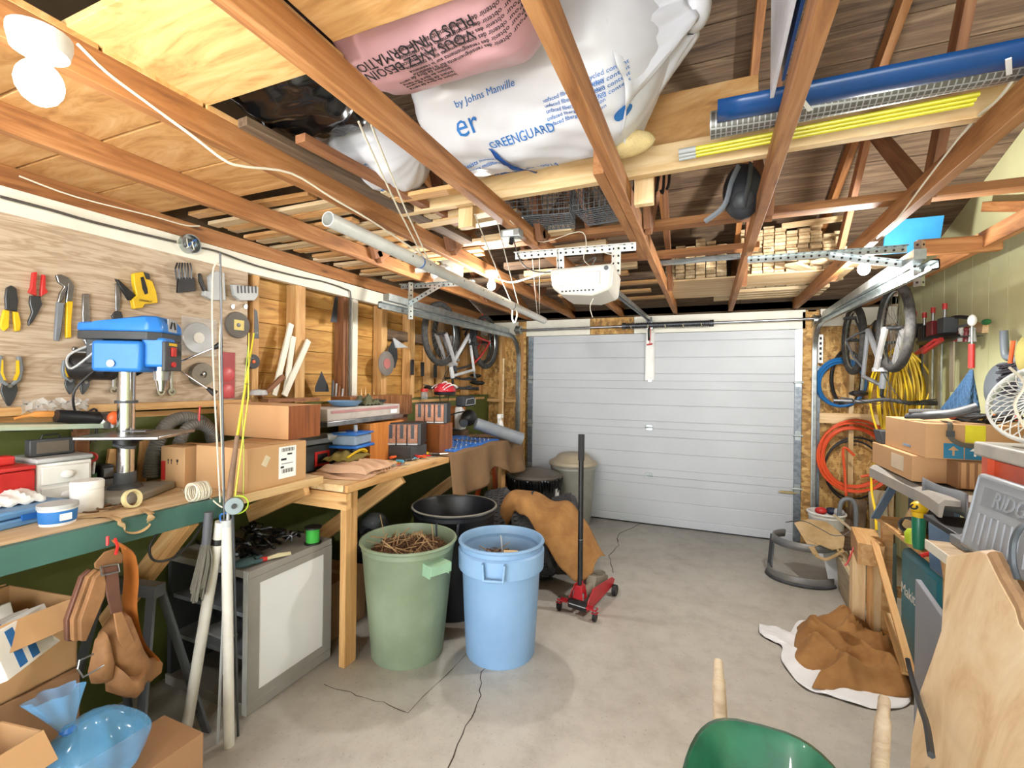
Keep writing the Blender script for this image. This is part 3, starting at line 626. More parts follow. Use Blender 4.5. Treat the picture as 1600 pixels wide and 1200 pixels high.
# ---------------------------------------------------------------- wire cages, hooks, backpack, sticks, roll, blue sheet
WIREM = M('dark_wire', '#6a7074', .5, .3)
cg = thing('wire_cage', 'dark wire animal trap stored on the joists behind the white bag', 'cage', (-.86, 2.42, JZ+.105), .12)
def cage(parent, L, Wd, Hh, step=.028):
    b = B(); r = .0024
    for i in range(int(L/step)+1):
        x = -L/2+i*step; b.tube([(x, -Wd/2, 0), (x, -Wd/2, Hh), (x, Wd/2, Hh), (x, Wd/2, 0)], r, 4, True)
    for i in range(int(Hh/step)+1):
        z = i*step; b.tube([(-L/2, -Wd/2, z), (L/2, -Wd/2, z), (L/2, Wd/2, z), (-L/2, Wd/2, z)], r, 4, True)
    for i in range(1, int(Wd/step)+1):
        y = -Wd/2+i*step; b.tube([(-L/2, y, 0), (L/2, y, 0)], r, 4); b.tube([(-L/2, y, 0), (-L/2, y, Hh)], r, 4); b.tube([(L/2, y, 0), (L/2, y, Hh)], r, 4)
    b.build('wire_mesh', WIREM, parent)
    B().mm((-L/2+.04, -Wd/2+.01, .003), (L/2-.15, -Wd/2+.07, .012)).build('trigger_plate', DSTEEL, parent)
cage(cg, .36, .24, .20)
cg2 = thing('wire_cage', 'smaller wire trap leaning right of the first, beside the joist', 'cage', (-.54, 2.42, JZ+.105), -.1); cage(cg2, .18, .24, .17)
hk = None
for k in range(7):
    q = at(990+9*k, 262-1*k, Y=2.29); o = thing('black_hook', 'black plastic clamp in the row under the white bag, '+ORD[k]+' from the left', 'clamp', q, RZ(0), 'black clamps in a row above the joists')
    b = B().tube(spline([(0, 0, .03), (.008, 0, .0), (.004, 0, -.09-.02*(k % 3)), (-.006, 0, -.12)], 4), .007, 6).cyl((-.012, 0, .02), (.016, 0, .02), .009); b.build('body', BLACK, o); B().cyl((0, .0, .03), (.0, .03, .04), .005, n=6).build('peg', DSTEEL, o)
bk = thing('backpack', 'black and grey backpack hanging beside the fifth ceiling joist', 'backpack', at(1160, 300, Y=2.42))
b = B().sph((0, 0, 0), (.085, .07, .13), 20); b.build('bag', M('black_nylon', '#22252c', .6, var=.3), bk)
B().tube(spline([(-.02, -.06, .1), (-.05, -.08, .02), (-.08, -.07, -.08), (-.16, -.05, -.135)], 5), .014, 6, flat=.4).build('shoulder_strap', M('grey_webbing', '#767c84', .7), bk); B().tube(spline([(.03, -.07, .1), (.02, -.09, .0), (0, -.08, -.1)], 5), .014, 6, flat=.4).build('shoulder_strap', DGREY, bk)
B().sph((-.0, -.04, -.05), (.05, .04, .05), 14).build('front_pocket', DGREY, bk)
YST = M('bright_yellow_pole', '#dcd21e', .35)
for k in range(3):
    a = V((-.05, 1.905-.019*k, JZ+.103+.004*k)); c = V((.74, 1.86-.019*k, JZ+.103+.004*k)); o = thing('yellow_pole', 'long yellow pole lying on the cross board, '+['lowest', 'middle', 'topmost'][k]+' of three', 'pole', a, group='yellow poles on the cross board')
    f = bframe(a, c).to_4x4(); B().tube([(0, 0, 0), ((c-a).length, 0, 0)], .0075, 8).build('shaft', YST, o, mw=f); B().cyl((-.06, 0, 0), (.0, 0, 0), .010).build('ferrule', LGREY, o, mw=f)
m, t, p = nt('wire_cloth'); tc = coords(t, (1, 1, 1), False)
gx = nd(t, 'ShaderNodeTexBrick'); gx.inputs['Scale'].default_value = 60; gx.offset = 0; gx.inputs['Mortar Size'].default_value = .12; gx.inputs['Brick Width'].default_value = 1; gx.inputs['Row Height'].default_value = 1
gx.inputs['Color1'].default_value = gx.inputs['Color2'].default_value = lin('#6e6c66'); gx.inputs['Mortar'].default_value = lin('#b4b6b6')
uvn = nd(t, 'ShaderNodeTexCoord'); t.links.new(tc, gx.inputs['Vector']); t.links.new(gx.outputs[0], p.inputs['Base Color']); p.inputs['Metallic'].default_value = .6; p.inputs['Roughness'].default_value = .4
o = B().cyl((0, 0, 0), (.9, -.04, .0), .045, n=28).build('mesh_roll', m, loc=(.0, 1.785, JZ+.145)); tag(o, 'roll of fine galvanised wire mesh behind the yellow poles', 'wire mesh')
BL = M('dark_blue_plastic', '#174a86', .25, var=.2, scale=3)
o = thing('blue_sled', 'long dark blue plastic sled lying above the joists behind the mesh roll', 'sled', (.62, 1.675, JZ+.105)); B().grid(lambda u, v: V(((u-.5)*1.2, (v-.5)*.11, .035*(abs(v-.5)*2)**3)), 12, 10).build('hull', BL, o, solid=.006)
for x in (-.35, .12): B().box((x, 0, -.005), (.012, .09, .004), rot=RZ(-25)).build('stripe', PAPER, o)
o = B().slab([(.165, 1.0, JZ+.10), (.165, 1.6, JZ+.10), (.165, 1.6, JZ+.6), (.165, 1.0, JZ+.6)], (.010, 0, 0)).build('white_sheet', M('white_sheet', '#dfe2ea', .4)); tag(o, 'white corrugated sheet standing on edge against the fifth joist', 'sheet')
o = B().slab([(.185, 1.0, JZ+.10), (.185, 1.52, JZ+.10), (.185, 1.52, JZ+.55), (.185, 1.0, JZ+.55)], (.008, 0, 0)).build('blue_board', BL); tag(o, 'blue board standing on edge beside the white sheet at the fifth joist', 'board')
for k, (x, y, lb) in enumerate([(-1.12, 2.02, 'left'), (-.26, 2.02, 'right')]): trim((x, y+.05, JZ), (x, y+.05, JZ+.35), .08, .04, W_PINE, (0, 1, 0))
# ================================================================ tools on the plywood wall
WX = -2.598
def wtool(name, label, cat, parts, X=WX, n=V((1, 0, 0)), frame=FL, group=None):
    """parts: (part name, material, photo outline, thickness, lift off the wall)"""
    P0 = [at(x, y, X=X) for x, y in parts[0][2]]; c = sum(P0, V())/len(P0)
    o = thing(name, label, cat, c, frame, group); inv = o.matrix_world.inverted()
    for pn, mat, px, th, lift in parts:
        pts = [inv @ at(x, y, X=X) for x, y in px]
        b = B().slab([V((p.x, p.y, lift)) for p in pts], (0, 0, th)); b.build(pn, mat, o, bev=min(.003, th*.3))
    return o
def rect(x0, y0, x1, y1): return [(x0, y0), (x1, y0), (x1, y1), (x0, y1)]
def disc(cx, cy, rx, ry, n=20): return [(cx+rx*math.cos(2*PI*i/n), cy+ry*math.sin(2*PI*i/n)) for i in range(n)]
wtool('wire_stripper', 'wire stripper with yellow handles at the left edge of the plywood', 'pliers', [('jaw', DSTEEL, [(7, 450), (15, 446), (23, 451), (26, 470), (24, 487), (6, 484), (5, 465)], .012, .004), ('handle', YEL, [(3, 484), (12, 486), (11, 512), (4, 518), (-4, 510)], .016, .002), ('handle', YEL, [(17, 487), (26, 488), (30, 505), (29, 517), (20, 518)], .016, .002)])
wtool('tin_snips', 'tin snips with red handles hung jaw down', 'snips', [('jaw', DSTEEL, [(44, 462), (60, 463), (63, 476), (56, 490), (48, 503), (42, 510), (41, 502), (47, 488), (43, 474)], .014, .004), ('handle', RED, [(48, 426), (55, 425), (53, 445), (54, 463), (41, 457), (45, 450)], .018, .002), ('handle', RED, [(63, 429), (68, 431), (68, 450), (72, 457), (60, 464), (61, 446)], .018, .002)])
wtool('water_pump_pliers', 'large water pump pliers with grey and yellow handles', 'pliers', [('jaw', STEEL, [(84, 430), (92, 429), (104, 434), (113, 447), (110, 470), (100, 474), (102, 450), (94, 470), (87, 474), (90, 458), (97, 448), (88, 442)], .014, .004), ('handle', MGREY, [(86, 472), (97, 474), (92, 520), (89, 533), (82, 532), (84, 500)], .018, .002), ('handle', YEL, [(101, 471), (111, 471), (108, 505), (108, 528), (100, 528), (100, 500)], .018, .002)])
wtool('adjustable_wrench', 'long steel adjustable wrench hung head down beside the pliers', 'wrench', [('shaft', STEEL, [(127, 459), (137, 459), (138, 500), (139, 534), (128, 534), (126, 490)], .010, .004), ('jaw', STEEL, [(128, 530), (139, 530), (147, 543), (144, 554), (130, 560), (116, 551), (110, 546), (113, 541), (122, 545), (134, 544)], .016, .002)])
wtool('open_end_wrench', 'steel wrench hanging behind the yellow staple gun', 'wrench', [('shaft', STEEL, [(178, 443), (186, 444), (187, 475), (184, 488), (179, 488)], .008, .003), ('jaw', DSTEEL, [(178, 486), (187, 487), (190, 495), (184, 504), (176, 503), (172, 494)], .012, .003)])
sg = wtool('staple_gun', 'yellow staple gun with black lever hanging on the plywood', 'staple gun', [('body', YEL, [(203, 428), (218, 425), (222, 436), (232, 440), (238, 455), (241, 474), (220, 476), (217, 482), (204, 483), (201, 468), (208, 462), (204, 445)], .028, .004), ('opening', BLACK, [(213, 434), (218, 433), (224, 452), (225, 459), (220, 461), (216, 452)], .001, .0325), ('lever', BLACK, [(176, 436), (182, 438), (208, 462), (201, 469), (197, 470), (188, 455)], .016, .008), ('nose', DSTEEL, [(218, 425), (228, 428), (230, 436), (224, 437)], .022, .006)])
inv = sg.matrix_world.inverted()
text('DEWALT', .014, INK, sg, MX.Translation((inv @ at(221, 471, X=WX)).to_3d()+V((0, 0, .034))) @ MX.Rotation(D(0), 4, 'Z'))
o = wtool('hex_key_set', 'bunch of black fold-out hex keys hung near the wiring box', 'hex keys', [('holder', BLACK, [(275, 435), (300, 434), (302, 455), (274, 458)], .02, .004)])
for k in range(6): B().tube([o.matrix_world.inverted() @ at(276+4.5*k, 437, X=WX+.02), o.matrix_world.inverted() @ at(274+5*k, 420, X=WX+.03), o.matrix_world.inverted() @ at(277+4*k, 411, X=WX+.02)], .004, 6).build('hex_key', DSTEEL if k % 2 else BLACK, o)
wtool('caulk_scraper', 'light grey plastic tool with black trigger next to the hex keys', 'tool', [('body', LGREY, [(322, 432), (332, 424), (345, 427), (347, 470), (325, 469), (313, 462), (314, 455), (323, 456)], .03, .003), ('trigger', BLACK, [(307, 428), (310, 427), (320, 455), (315, 457), (308, 440)], .012, .008)])
o = wtool('bit_rack', 'light grey slotted plastic rack on the edge of the plywood', 'rack', [('rack', LGREY, [(358, 445), (398, 449), (398, 462), (392, 470), (370, 470), (361, 462)], .03, .003)])
for k in range(6): wq = [(364+5.6*k, 447), (366.5+5.6*k, 447), (367+5.6*k, 459), (364.5+5.6*k, 458)]; B().slab([V((p.x, p.y, .0335)) for p in [o.matrix_world.inverted() @ at(x, y, X=WX) for x, y in wq]], (0, 0, .001)).build('slot', BLACK, o)
for x in (363, 383): o = wtool('screw_eye', 'small steel key ring under the slotted rack, '+('left' if x < 370 else 'right'), 'ring', [('ring', STEEL, disc(x, 479, 3, 4, 12), .004, .003)])
def wheel(name, label, px, py, r, mat, hub, parts=(), X=WX, cat='disc', th=.012):
    o = thing(name, label, cat, at(px, py, X=X)+V((.002, 0, 0)), FL)
    B().lathe([(0, 0), (r, 0), (r, th*.6), (r*.96, th), (r*.3, th), (r*.28, th*.7), (0, th*.7)], n=40).build('disc', mat, o)
    B().lathe([(0, 0), (hub, 0), (hub, th+.004), (hub*.5, th+.005), (0, th+.005)], n=24).build('hub', parts[0] if parts else DSTEEL, o)
    return o
o = wheel('grinding_stone', 'dark grinding wheel with a yellow label under the slotted rack', 370, 508, .078, M('grit', '#6e6a64', .9, bmp=.6), .012); B().mm((-.028, -.03, .0125), (.036, .03, .0135)).build('label', M('label_yellow', '#e2cf80', .7), o)
o = wheel('circular_saw_disc', 'shiny steel saw blade in a clear sleeve on the plywood', 308, 528, .085, STEEL, .03, (WHITE,)); B().mm((-.095, -.1, .014), (.10, .11, .0145)).build('clear_sleeve', M('clear_film', '#eef2f4', .15, alpha=.22), o)
wheel('wire_brush_disc', 'dull steel wire wheel below the saw blade', 312, 585, .065, M('wire_grey', '#8c8678', .6, .5, bmp=.8), .008, (CHROME,), th=.03)
o = thing('red_disc_pack', 'red card with two clear blister discs hung under the grinding wheel', 'packet', at(355, 585, X=WX)+V((.002, 0, 0)), FL); B().mm((-.045, -.14, 0), (.045, .13, .003)).build('card', M('dusty_red', '#a8484a', .6), o)
for z in (.0, -.1): B().lathe([(0, .012), (.03, .012), (.042, .004), (.042, .003)], c=(0, z, 0), n=28).build('disc', M('red_disc', '#c8565a', .4), o)
o = wheel('flap_disc', 'black flap disc behind the tips of the fishing rods', 394, 565, .045, BLACK, .01, (ORANGE,)); 
def pliers(label, cx, cy, s, hm, jm=DSTEEL, rot=0, up=False, hm2=None, name='pliers'):
    c = at(cx, cy, X=WX)+V((.003, 0, 0)); o = thing(name, label, 'pliers', c, FL @ RZ(rot)); k = -1 if up else 1
    for sx in (-1, 1):
        B().prism([(sx*x*s, k*y*s) for x, y in [(.01, 0), (.03, .02), (.036, .06), (.03, .105), (.018, .105), (.022, .06), (.014, .02), (0, .005)]], .0, .016, m=0).build('handle', hm, o, bev=.003)
        if hm2: B().prism([(sx*x*s, k*y*s) for x, y in [(.016, .02), (.024, .045), (.022, .09), (.018, .09), (.018, .045), (.01, .02)]], .002, .018).build('grip_inlay', hm2, o)
    B().prism([(x*s, k*y*s) for x, y in [(-.018, .01), (.018, .01), (.022, -.015), (.014, -.045), (.003, -.07), (-.003, -.07), (-.014, -.045), (-.022, -.015)]], .003, .013).build('jaw', jm, o, bev=.002)
    B().cyl((0, -.0, .012), (0, 0, .017), .007).build('rivet', STEEL, o)
    return o
pliers('large pliers with grey and yellow grips, lowest at the left edge of the plywood', 12, 603, 1.15, MGREY, hm2=YEL)
pliers('medium pliers with grey and yellow grips under the adjustable wrench', 107, 595, .85, MGREY, hm2=YEL)
pliers('small pliers with plain grey grips under the adjustable wrench', 131, 597, .8, DGREY, DSTEEL, rot=-10)
for k, (px, py, h, lb) in enumerate([(177, 610, 30, 'leftmost below the drill press motor'), (187, 611, 28, 'second from left below the motor'), (250, 612, 30, 'half hidden behind the drill chuck'), (267, 612, 46, 'longest, right of the drill press')]):
    c = at(px, py, X=WX); o = thing('combination_wrench', 'chrome combination wrench on a nail, '+lb, 'wrench', c+V((.002, 0, 0)), FL); L = h/730*2.3
    B().mm((-.006, 0, 0), (.006, L, .006)).build('shaft', CHROME, o, bev=.001); B().lathe([(.010, 0), (.019, 0), (.019, .009), (.010, .009), (.010, 0)], n=16).build('ring_end', CHROME, o)
    B().prism([(-.016, L), (-.018, L+.02), (-.008, L+.03), (-.006, L+.014), (.006, L+.014), (.008, L+.03), (.018, L+.02), (.016, L)], 0, .008).build('open_end', CHROME, o)
# clippings shelf on the wall
o = board('wall_shelf', at(-60, 668, X=-2.5), at(152, 664, X=-2.5), .16, .022, wood('painted_shelf', ['#8aa090', '#a8b8a4', '#b8a888'], (1, 8, 8), knots=False)); tag(o, 'narrow pale green shelf under the plywood at the left edge', 'shelf')
o = thing('orange_hand_tool', 'orange handled tool lying on the narrow wall shelf', 'tool', at(65, 652, X=-2.47)); B().tube(spline([(0, -.08, 0), (0, -.02, .012), (0, .05, .008), (0, .1, -.004)], 4), [.006]*4+[.014]*5+[.01]*4, 8).build('handle', M('pale_orange', '#d8924a', .5), o); B().tube([(0, .1, 0), (0, .2, .0)], .006).build('blade', DSTEEL, o)
o = thing('angle_grinder', 'small black and orange angle grinder hanging at the end of the wall shelf', 'grinder', at(135, 655, X=-2.44)); B().cyl((0, -.1, .02), (0, .04, .0), .026, .03).build('body', BLACK, o); B().lathe([(0, -.012), (.04, -.012), (.042, 0), (.02, .02), (0, .02)], c=(0, .07, -.01), ax=RY(60)).build('guard', STEEL, o); B().sph((.02, .09, 0), (.02, .025, .03)).build('orange_cap', ORANGE, o)
o = thing('crumpled_plastic_bag', 'crumpled clear plastic on the wall shelf behind the orange tool', 'plastic bag', at(88, 645, X=-2.53)); B().grid(lambda u, v: V((.01*math.sin(u*17+v*9), (u-.5)*.22, .03+.05*(v-.5)+.012*math.sin(u*23-v*11))), 14, 6).build('film', M('clear_film2', '#e8eceb', .2, alpha=.45), o)
wire('sagging_cable', [at(-10, 672, X=-2.57), at(40, 671, X=-2.57), at(90, 664, X=-2.57), at(112, 668, X=-2.57), at(118, 690, X=-2.57)], .006, CB, 'black cord sagging under the narrow wall shelf')
# ================================================================ benches
BZ = 1.05; BF = -1.985
bt = thing('workbench', 'near workbench with dusty wooden top and green painted front edge', 'workbench', (-2.3, .5, 0))
BG = M('bench_green_paint', '#41695f', .5, col2='#375a52', scale=3)
def wchild(b, name, mat, par, **k): o = b.build(name, mat, None, **k); o.parent = par; o.matrix_parent_inverse = par.matrix_world.inverted(); return o
for k in range(3): c = board('top_plank', (-2.49+.2*k, -2., BZ-.02), (-2.49+.2*k, 1.93, BZ-.02), .198, .038, W_BENCH, parent=bt)
board('top_plank', (-1.961, 1.40, BZ-.02), (-1.961, 1.93, BZ-.02), .058, .038, W_BENCH, parent=bt)
board('front_rail', (BF+.02, -2., BZ-.043), (BF+.02, 1.40, BZ-.043), .03, .086, BG, parent=bt); board('front_rail', (-1.915, 1.40, BZ-.02), (-1.915, 1.93, BZ-.02), .03, .04, W_PINE, parent=bt)
for y, lb in ((1.30, .42), (1.92, .79)): 
    board('brace', (BF-.03, y, BZ-.07), (-2.56 if lb < .5 else -2.42, y-.02, lb), .09, .04, W_STUD, (0, 1, 0), parent=bt)
for y in (-.6, .1): board('bench_post', (-2.05, y, 0), (-2.05, y, BZ-.09), .09, .09, W_STUD, (1, 0, 0), parent=bt)
b2z = 1.0; F2 = -1.78
bn = thing('workbench', 'far workbench with pale wooden top running to the garage door', 'workbench', (-2.2, 3.4, 0))
for k in range(4): board('top_plank', (-2.49+.2*k, 1.97, b2z-.02), (-2.49+.2*k, 4.5, b2z-.02), .198, .038, W_PINE, parent=bn)
board('front_rail', (F2-.005, 1.97, b2z-.02), (F2-.005, 4.5, b2z-.02), .03, .04, W_STUD, parent=bn)
board('end_rail', (-2.56, 1.99, b2z-.09), (F2, 1.99, b2z-.09), .04, .09, W_STUD, parent=bn)
for y in (2.04, 4.12): board('bench_post', (F2-.04, y, 0), (F2-.04, y, b2z-.04), .04, .09, W_STUD, (0, 1, 0), parent=bn)
for y in (2.50, 4.0): board('brace', (F2-.03, y, b2z-.05), (-2.56, y-.25, .35), .09, .04, W_STUD, (0, 1, 0), parent=bn)
def onb(px, py, z=BZ): return at(px, py, Z=z)
def cardbox(name, label, c, sx, sy, sz, rz=0, mat=CARD, open_=False, cat='cardboard box'):
    o = thing(name, label, cat, c, RZ(rz))
    if not open_:
        B().mm((-sx/2, -sy/2, 0), (sx/2, sy/2, sz)).build('carton', mat, o, bev=.003)
        B().mm((-sx/2, -.02, sz+.0005), (sx/2, .02, sz+.0015)).build('tape', M('packing_tape', '#b08c58', .3), o)
    else:
        t_ = .005
        B().mm((-sx/2, -sy/2, 0), (sx/2, sy/2, t_)).mm((-sx/2, -sy/2, 0), (sx/2, -sy/2+t_, sz)).mm((-sx/2, sy/2-t_, 0), (sx/2, sy/2, sz)).mm((-sx/2, -sy/2, 0), (-sx/2+t_, sy/2, sz)).mm((sx/2-t_, -sy/2, 0), (sx/2, sy/2, sz)).build('carton', mat, o)
        for s_ in (-1, 1): B().box((s_*(sx/2+.035), 0, sz-.03), (t_, sy*.96, .09), rot=RY(s_*-38)).build('flap', mat, o)
    return o
# blue case etc at the near end
BC = M('dusty_blue_case', '#4f86b8', .5, col2='#6f92b4', scale=4)
o = thing('tool_case', 'flat dusty blue plastic tool case at the front left end of the bench', 'tool case', onb(25, 812), RZ(10)); B().mm((-.14, -.16, 0), (.11, .12, .026)).build('base', BC, o, bev=.006); B().mm((-.13, -.155, .028), (.10, .115, .055)).build('lid', BC, o, bev=.008); B().mm((.105, -.05, .018), (.115, .03, .038)).build('latch', BLUE, o)
o = thing('dust_mask', 'crumpled white dust mask lying on the blue case', 'mask', onb(22, 785, BZ+.058)); B().grid(lambda u, v: V((math.cos(u*PI)*.06, (v-.5)*.13, .045*math.sin(u*PI)*math.cos((v-.5)*2.2)+.006*math.sin(u*14+v*19))), 12, 12).build('shell', WHITE, o, solid=.002)
RT = M('translucent_red', '#d8403c', .25, trans=.25)
o = thing('parts_case', 'red translucent parts case behind the blue case', 'parts case', V((-2.40, .84, BZ)), RZ(4) @ MX.Diagonal((1, 1, 1.5))); B().mm((-.12, -.1, 0), (.07, .09, .11)).build('tray', RT, o, bev=.004); B().mm((-.122, -.102, .112), (.072, .092, .122)).build('lid', RED, o, bev=.003)
for k, (x, y) in enumerate([(10, 712), (28, 712)]): o = thing('red_block', 'dusty red plastic block on the red parts case, '+['left', 'right'][k], 'block', V((-2.42, .80+.075*k, BZ+.184)), group='red blocks on the parts case'); B().mm((-.03, -.026, 0), (.03, .026, .035)).build('block', RED, o, bev=.008)
o = thing('drawer_unit', 'small white plastic three-drawer unit with grey tray on top', 'drawer unit', V((-2.44, 1.03, BZ)), MX.Diagonal((1, .72, 1.38))); B().mm((-.11, -.12, 0), (.09, .12, .13)).build('frame', WHITE, o, bev=.006)
for k in range(2):
    dr = B().mm((.088, -.105, .012+.058*k), (.1, .105, .064+.058*k)).build('drawer', M('frosted_plastic', '#dcdcd6', .4, var=.05), o, bev=.004); B().sph((.108, .0, .038+.058*k), (.008, .03, .012)).build('knob', WHITE, dr)
B().mm((-.115, -.125, .132), (.095, .125, .145)).build('top', LGREY, o, bev=.006)
o = thing('bit_organizer', 'black case of drill bits standing on the white drawer unit', 'bit case', V((-2.44, 1.02, BZ+.203))); B().mm((-.02, -.07, 0), (.02, .07, .065)).build('case', DGREY, o, bev=.004); B().mm((.02, -.05, .01), (.023, .05, .055)).build('window', M('smoke_window', '#6a6258', .3), o); B().tube([(0, -.03, .065), (0, -.025, .08), (0, .025, .08), (0, .03, .065)], .004).build('handle', BLACK, o)
o = thing('parts_tub', 'low round white tub with blue label near the bench edge', 'tub', V((-2.11, .905, BZ)), MX.Diagonal((1.05, 1.05, 1.15))); B().lathe([(.0, 0), (.046, 0), (.05, .05), (.05, .052)], n=28).build('tub', WHITE, o); B().lathe([(0, .05), (.053, .05), (.053, .062), (0, .063)], n=28).build('lid', LGREY, o); B().lathe([(.0475, .008), (.0505, .044)], n=28).build('label', BLUEINK, o)
B().box((.048, .0, .026), (.008, .03, .02)).build('label_patch', PAPER, o)
o = thing('jar', 'tall round white plastic jar behind the low tub', 'jar', V((-2.23, 1.045, BZ)), MX.Diagonal((1.15, 1.15, 1.25))); B().lathe([(0, 0), (.042, 0), (.044, .006), (.044, .066), (.04, .07), (.0, .07)], n=28).build('body', WHITE, o); B().lathe([(0, .068), (.045, .068), (.045, .088), (.041, .092), (0, .092)], n=28).build('lid', WHITE, o)
o = thing('masking_tape', 'roll of cream masking tape leaning on edge on the bench', 'tape roll', V((-2.10, 1.13, BZ+.037)), RZ(100) @ RX(78)); B().lathe([(.028, -.009), (.036, -.009), (.036, .009), (.028, .009), (.028, -.009)], n=36).build('tape', M('masking_tape', '#d8cc98', .6), o)
o = thing('webbing_strap', 'tan webbing strap lying on the bench and drooping over the green front', 'strap', onb(155, 800)); L0 = o.location
pts = [onb(125, 808, BZ+.004), onb(165, 806, BZ+.004), onb(186, 812, BZ+.01), at(192, 825, X=BF+.03), at(205, 832, X=BF+.035), at(222, 828, X=BF+.035), at(233, 815, X=BF+.03), onb(236, 803, BZ+.006), onb(222, 795, BZ+.006)]
B().tube([p-L0 for p in spline(pts, 5)], .012, 6, flat=.18, upv=(.3, 0, 1)).build('strap', M('tan_webbing', '#b8986a', .9), o)
o = thing('leather_loop', 'dark leather thong loops on the bench beside the strap', 'leather strap', onb(160, 793, BZ+.005)); B().tube(arc((0, 0, 0), .045, 0, 330, 20, (1, 0, 0), (0, 1.3, .1)), .004, 6).tube(arc((.02, .04, .002), .04, 30, 380, 20, (1, 0, 0), (0, 1.6, 0)), .004, 6).build('loop', M('dark_leather', '#6a4c2e', .7), o)
# drill press
DB = M('press_blue', '#2f7fd6', .35, var=.08); DBD = M('press_blue_dusty', '#5a94d2', .5, var=.08)
dpl = onb(222, 762); dpl = V((-2.33, 1.25, BZ))
dp = thing('drill_press', 'blue bench drill press with steel column on the near workbench', 'drill press', dpl, RZ(-58) @ MX.Diagonal((1.15, 1.15, 1.15)))
B().mm((-.11, -.16, 0), (.16, .10, .03)).build('base', M('dusty_cast_iron', '#8a8478', .7), dp, bev=.008)
B().cyl((0, -.02, .03), (0, -.02, .50), .028, n=28).build('column', CHROME, dp); B().lathe([(.055, .03), (.05, .04), (.036, .05), (.034, .09), (.0, .09)], c=(0, -.02, 0)).build('column_flange', DGREY, dp); B().cyl((0, -.02, .352), (0, -.02, .362), .036).build('collar', DGREY, dp)
tb = B().mm((-.11, -.10, .228), (.15, .17, .240)).build('table', STEEL, dp, bev=.003); B().cyl((0, -.02, .19), (0, -.02, .234), .04).tube([(0, -.01, .21), (.03, .05, .225)], .014).build('table_bracket', BLACK, tb); B().tube([(.1, .0, .205), (.13, .05, .2), (.14, .09, .2)], .006).build('clamp_lever', DGREY, tb)
B().mm((.0, .0, .248), (.06, .08, .252)).build('vise_scrap', DSTEEL, tb)
B().mm((-.045, -.09, .47), (.085, .075, .585)).build('head', DB, dp, bev=.014)
B().mm((-.03, .142, .475), (.083, .156, .585)).build('control_panel', DGREY, dp, bev=.004)
B().mm((.02, .156, .53), (.05, .163, .565)).build('switch', RED, dp, bev=.002); B().cyl((.035, .156, .5), (.035, .164, .5), .010).build('stop_button', RED, dp); B().mm((.01, .156, .570), (.06, .158, .58)).build('warning_label', YEL, dp)
f = MX.Translation((0, 0, .59))
b = B(); vs = []
lay = [(0, 1.0, 0), (.03, 1.0, 0)]
b.prism([(-.155, -.05), (-.10, -.075), (.09, -.08), (.125, -.05), (.125, .09), (.09, .11), (-.12, .085), (-.155, .05)], .0, .03, RZ(90)); b.build('lower_guard', DGREY, dp, mw=f, bev=.003)
b = B(); P1_ = [(-.155, -.05), (-.10, -.075), (.09, -.08), (.125, -.05), (.125, .09), (.09, .11), (-.12, .085), (-.155, .05)]; n = 8
def Lr(s, z, dx=0): return [RZ(90) @ V((x*s+dx, y*s, z+(0 if x > -.05 else dz))) for x, y in P1_]
dz = 0; r0 = Lr(1.02, .03); dz = 0; r1 = Lr(1.0, .062); dz = -.03; r2 = Lr(.86, .092+.0)
b.add(r0+r1+r2, [tuple(range(8))[::-1], tuple(range(16, 24))]+[(k*8+i, k*8+(i+1) % 8, (k+1)*8+(i+1) % 8, (k+1)*8+i) for k in range(2) for i in range(8)]); cov = b.build('belt_cover', DB, dp, mw=f, bev=.008)
fa = RZ(90); B().box(fa @ V((.125, .02, .062)), (.004, .06, .05), rot=fa).build('badge', M('badge_grey', '#b4b8bc', .4), cov)
for k in (-.012, .012): B().box(fa @ V((.128, .02+k, .062)), (.003, .008, .028), rot=fa @ RX(20 if k > 0 else -20)).build('badge_mark', INK, cov)
B().cyl((-.03, -.21, .49), (-.03, -.09, .49), .052, n=24).build('motor', BLACK, dp); B().mm((-.05, -.14, .5), (.03, -.08, .60)).build('motor_mount', DGREY, dp, bev=.005)
B().cyl((.02, .11, .475), (.02, .11, .44), .026, .024).build('chuck', STEEL, dp).parent = dp; B().cyl((.02, .11, .47), (.02, .11, .50), .022).build('quill', CHROME, dp); B().cyl((.02, .11, .44), (.02, .11, .40), .020, .013).build('chuck_nose', CHROME, dp); B().mm((-.02, .06, .49), (.06, .14, .6)).build('spindle_housing', DB, dp, bev=.01)
for k, (dy, dz_) in enumerate([(.09, .055), (.08, -.07), (-.07, -.02)]):
    lv = B().cyl((-.07, .10, .50), (-.08, .10+dy*1.6, .50+dz_*1.3), .004).build('feed_lever', CHROME, dp); B().cyl((-.08, .10+dy*1.6, .50+dz_*1.3), (-.08, .10+dy*1.95, .50+dz_*1.6), .007, .014).build('knob', BLACK, lv)
B().cyl((-.045, .10, .50), (-.08, .10, .50), .02).build('feed_hub', BLACK, dp); B().cyl((.085, -.02, .50), (.092, -.02, .50), .013).build('depth_bolt', STEEL, dp)
B().tube(spline([(.03, -.1, .58), (.02, -.2, .53), (.05, -.17, .48), (.05, -.08, .56)], 5), .004, 6).build('motor_lead', LGREY, dp)
cdp = wire('mains_cable', [dp.matrix_world @ V((.0, -.10, .5)), dp.matrix_world @ V((.05, -.16, .40)), dp.matrix_world @ V((.0, -.18, .30)), at(150, 640, X=-2.52), at(150, 690, X=-2.52)], .005, CB, 'black mains cord hanging from the drill press motor')
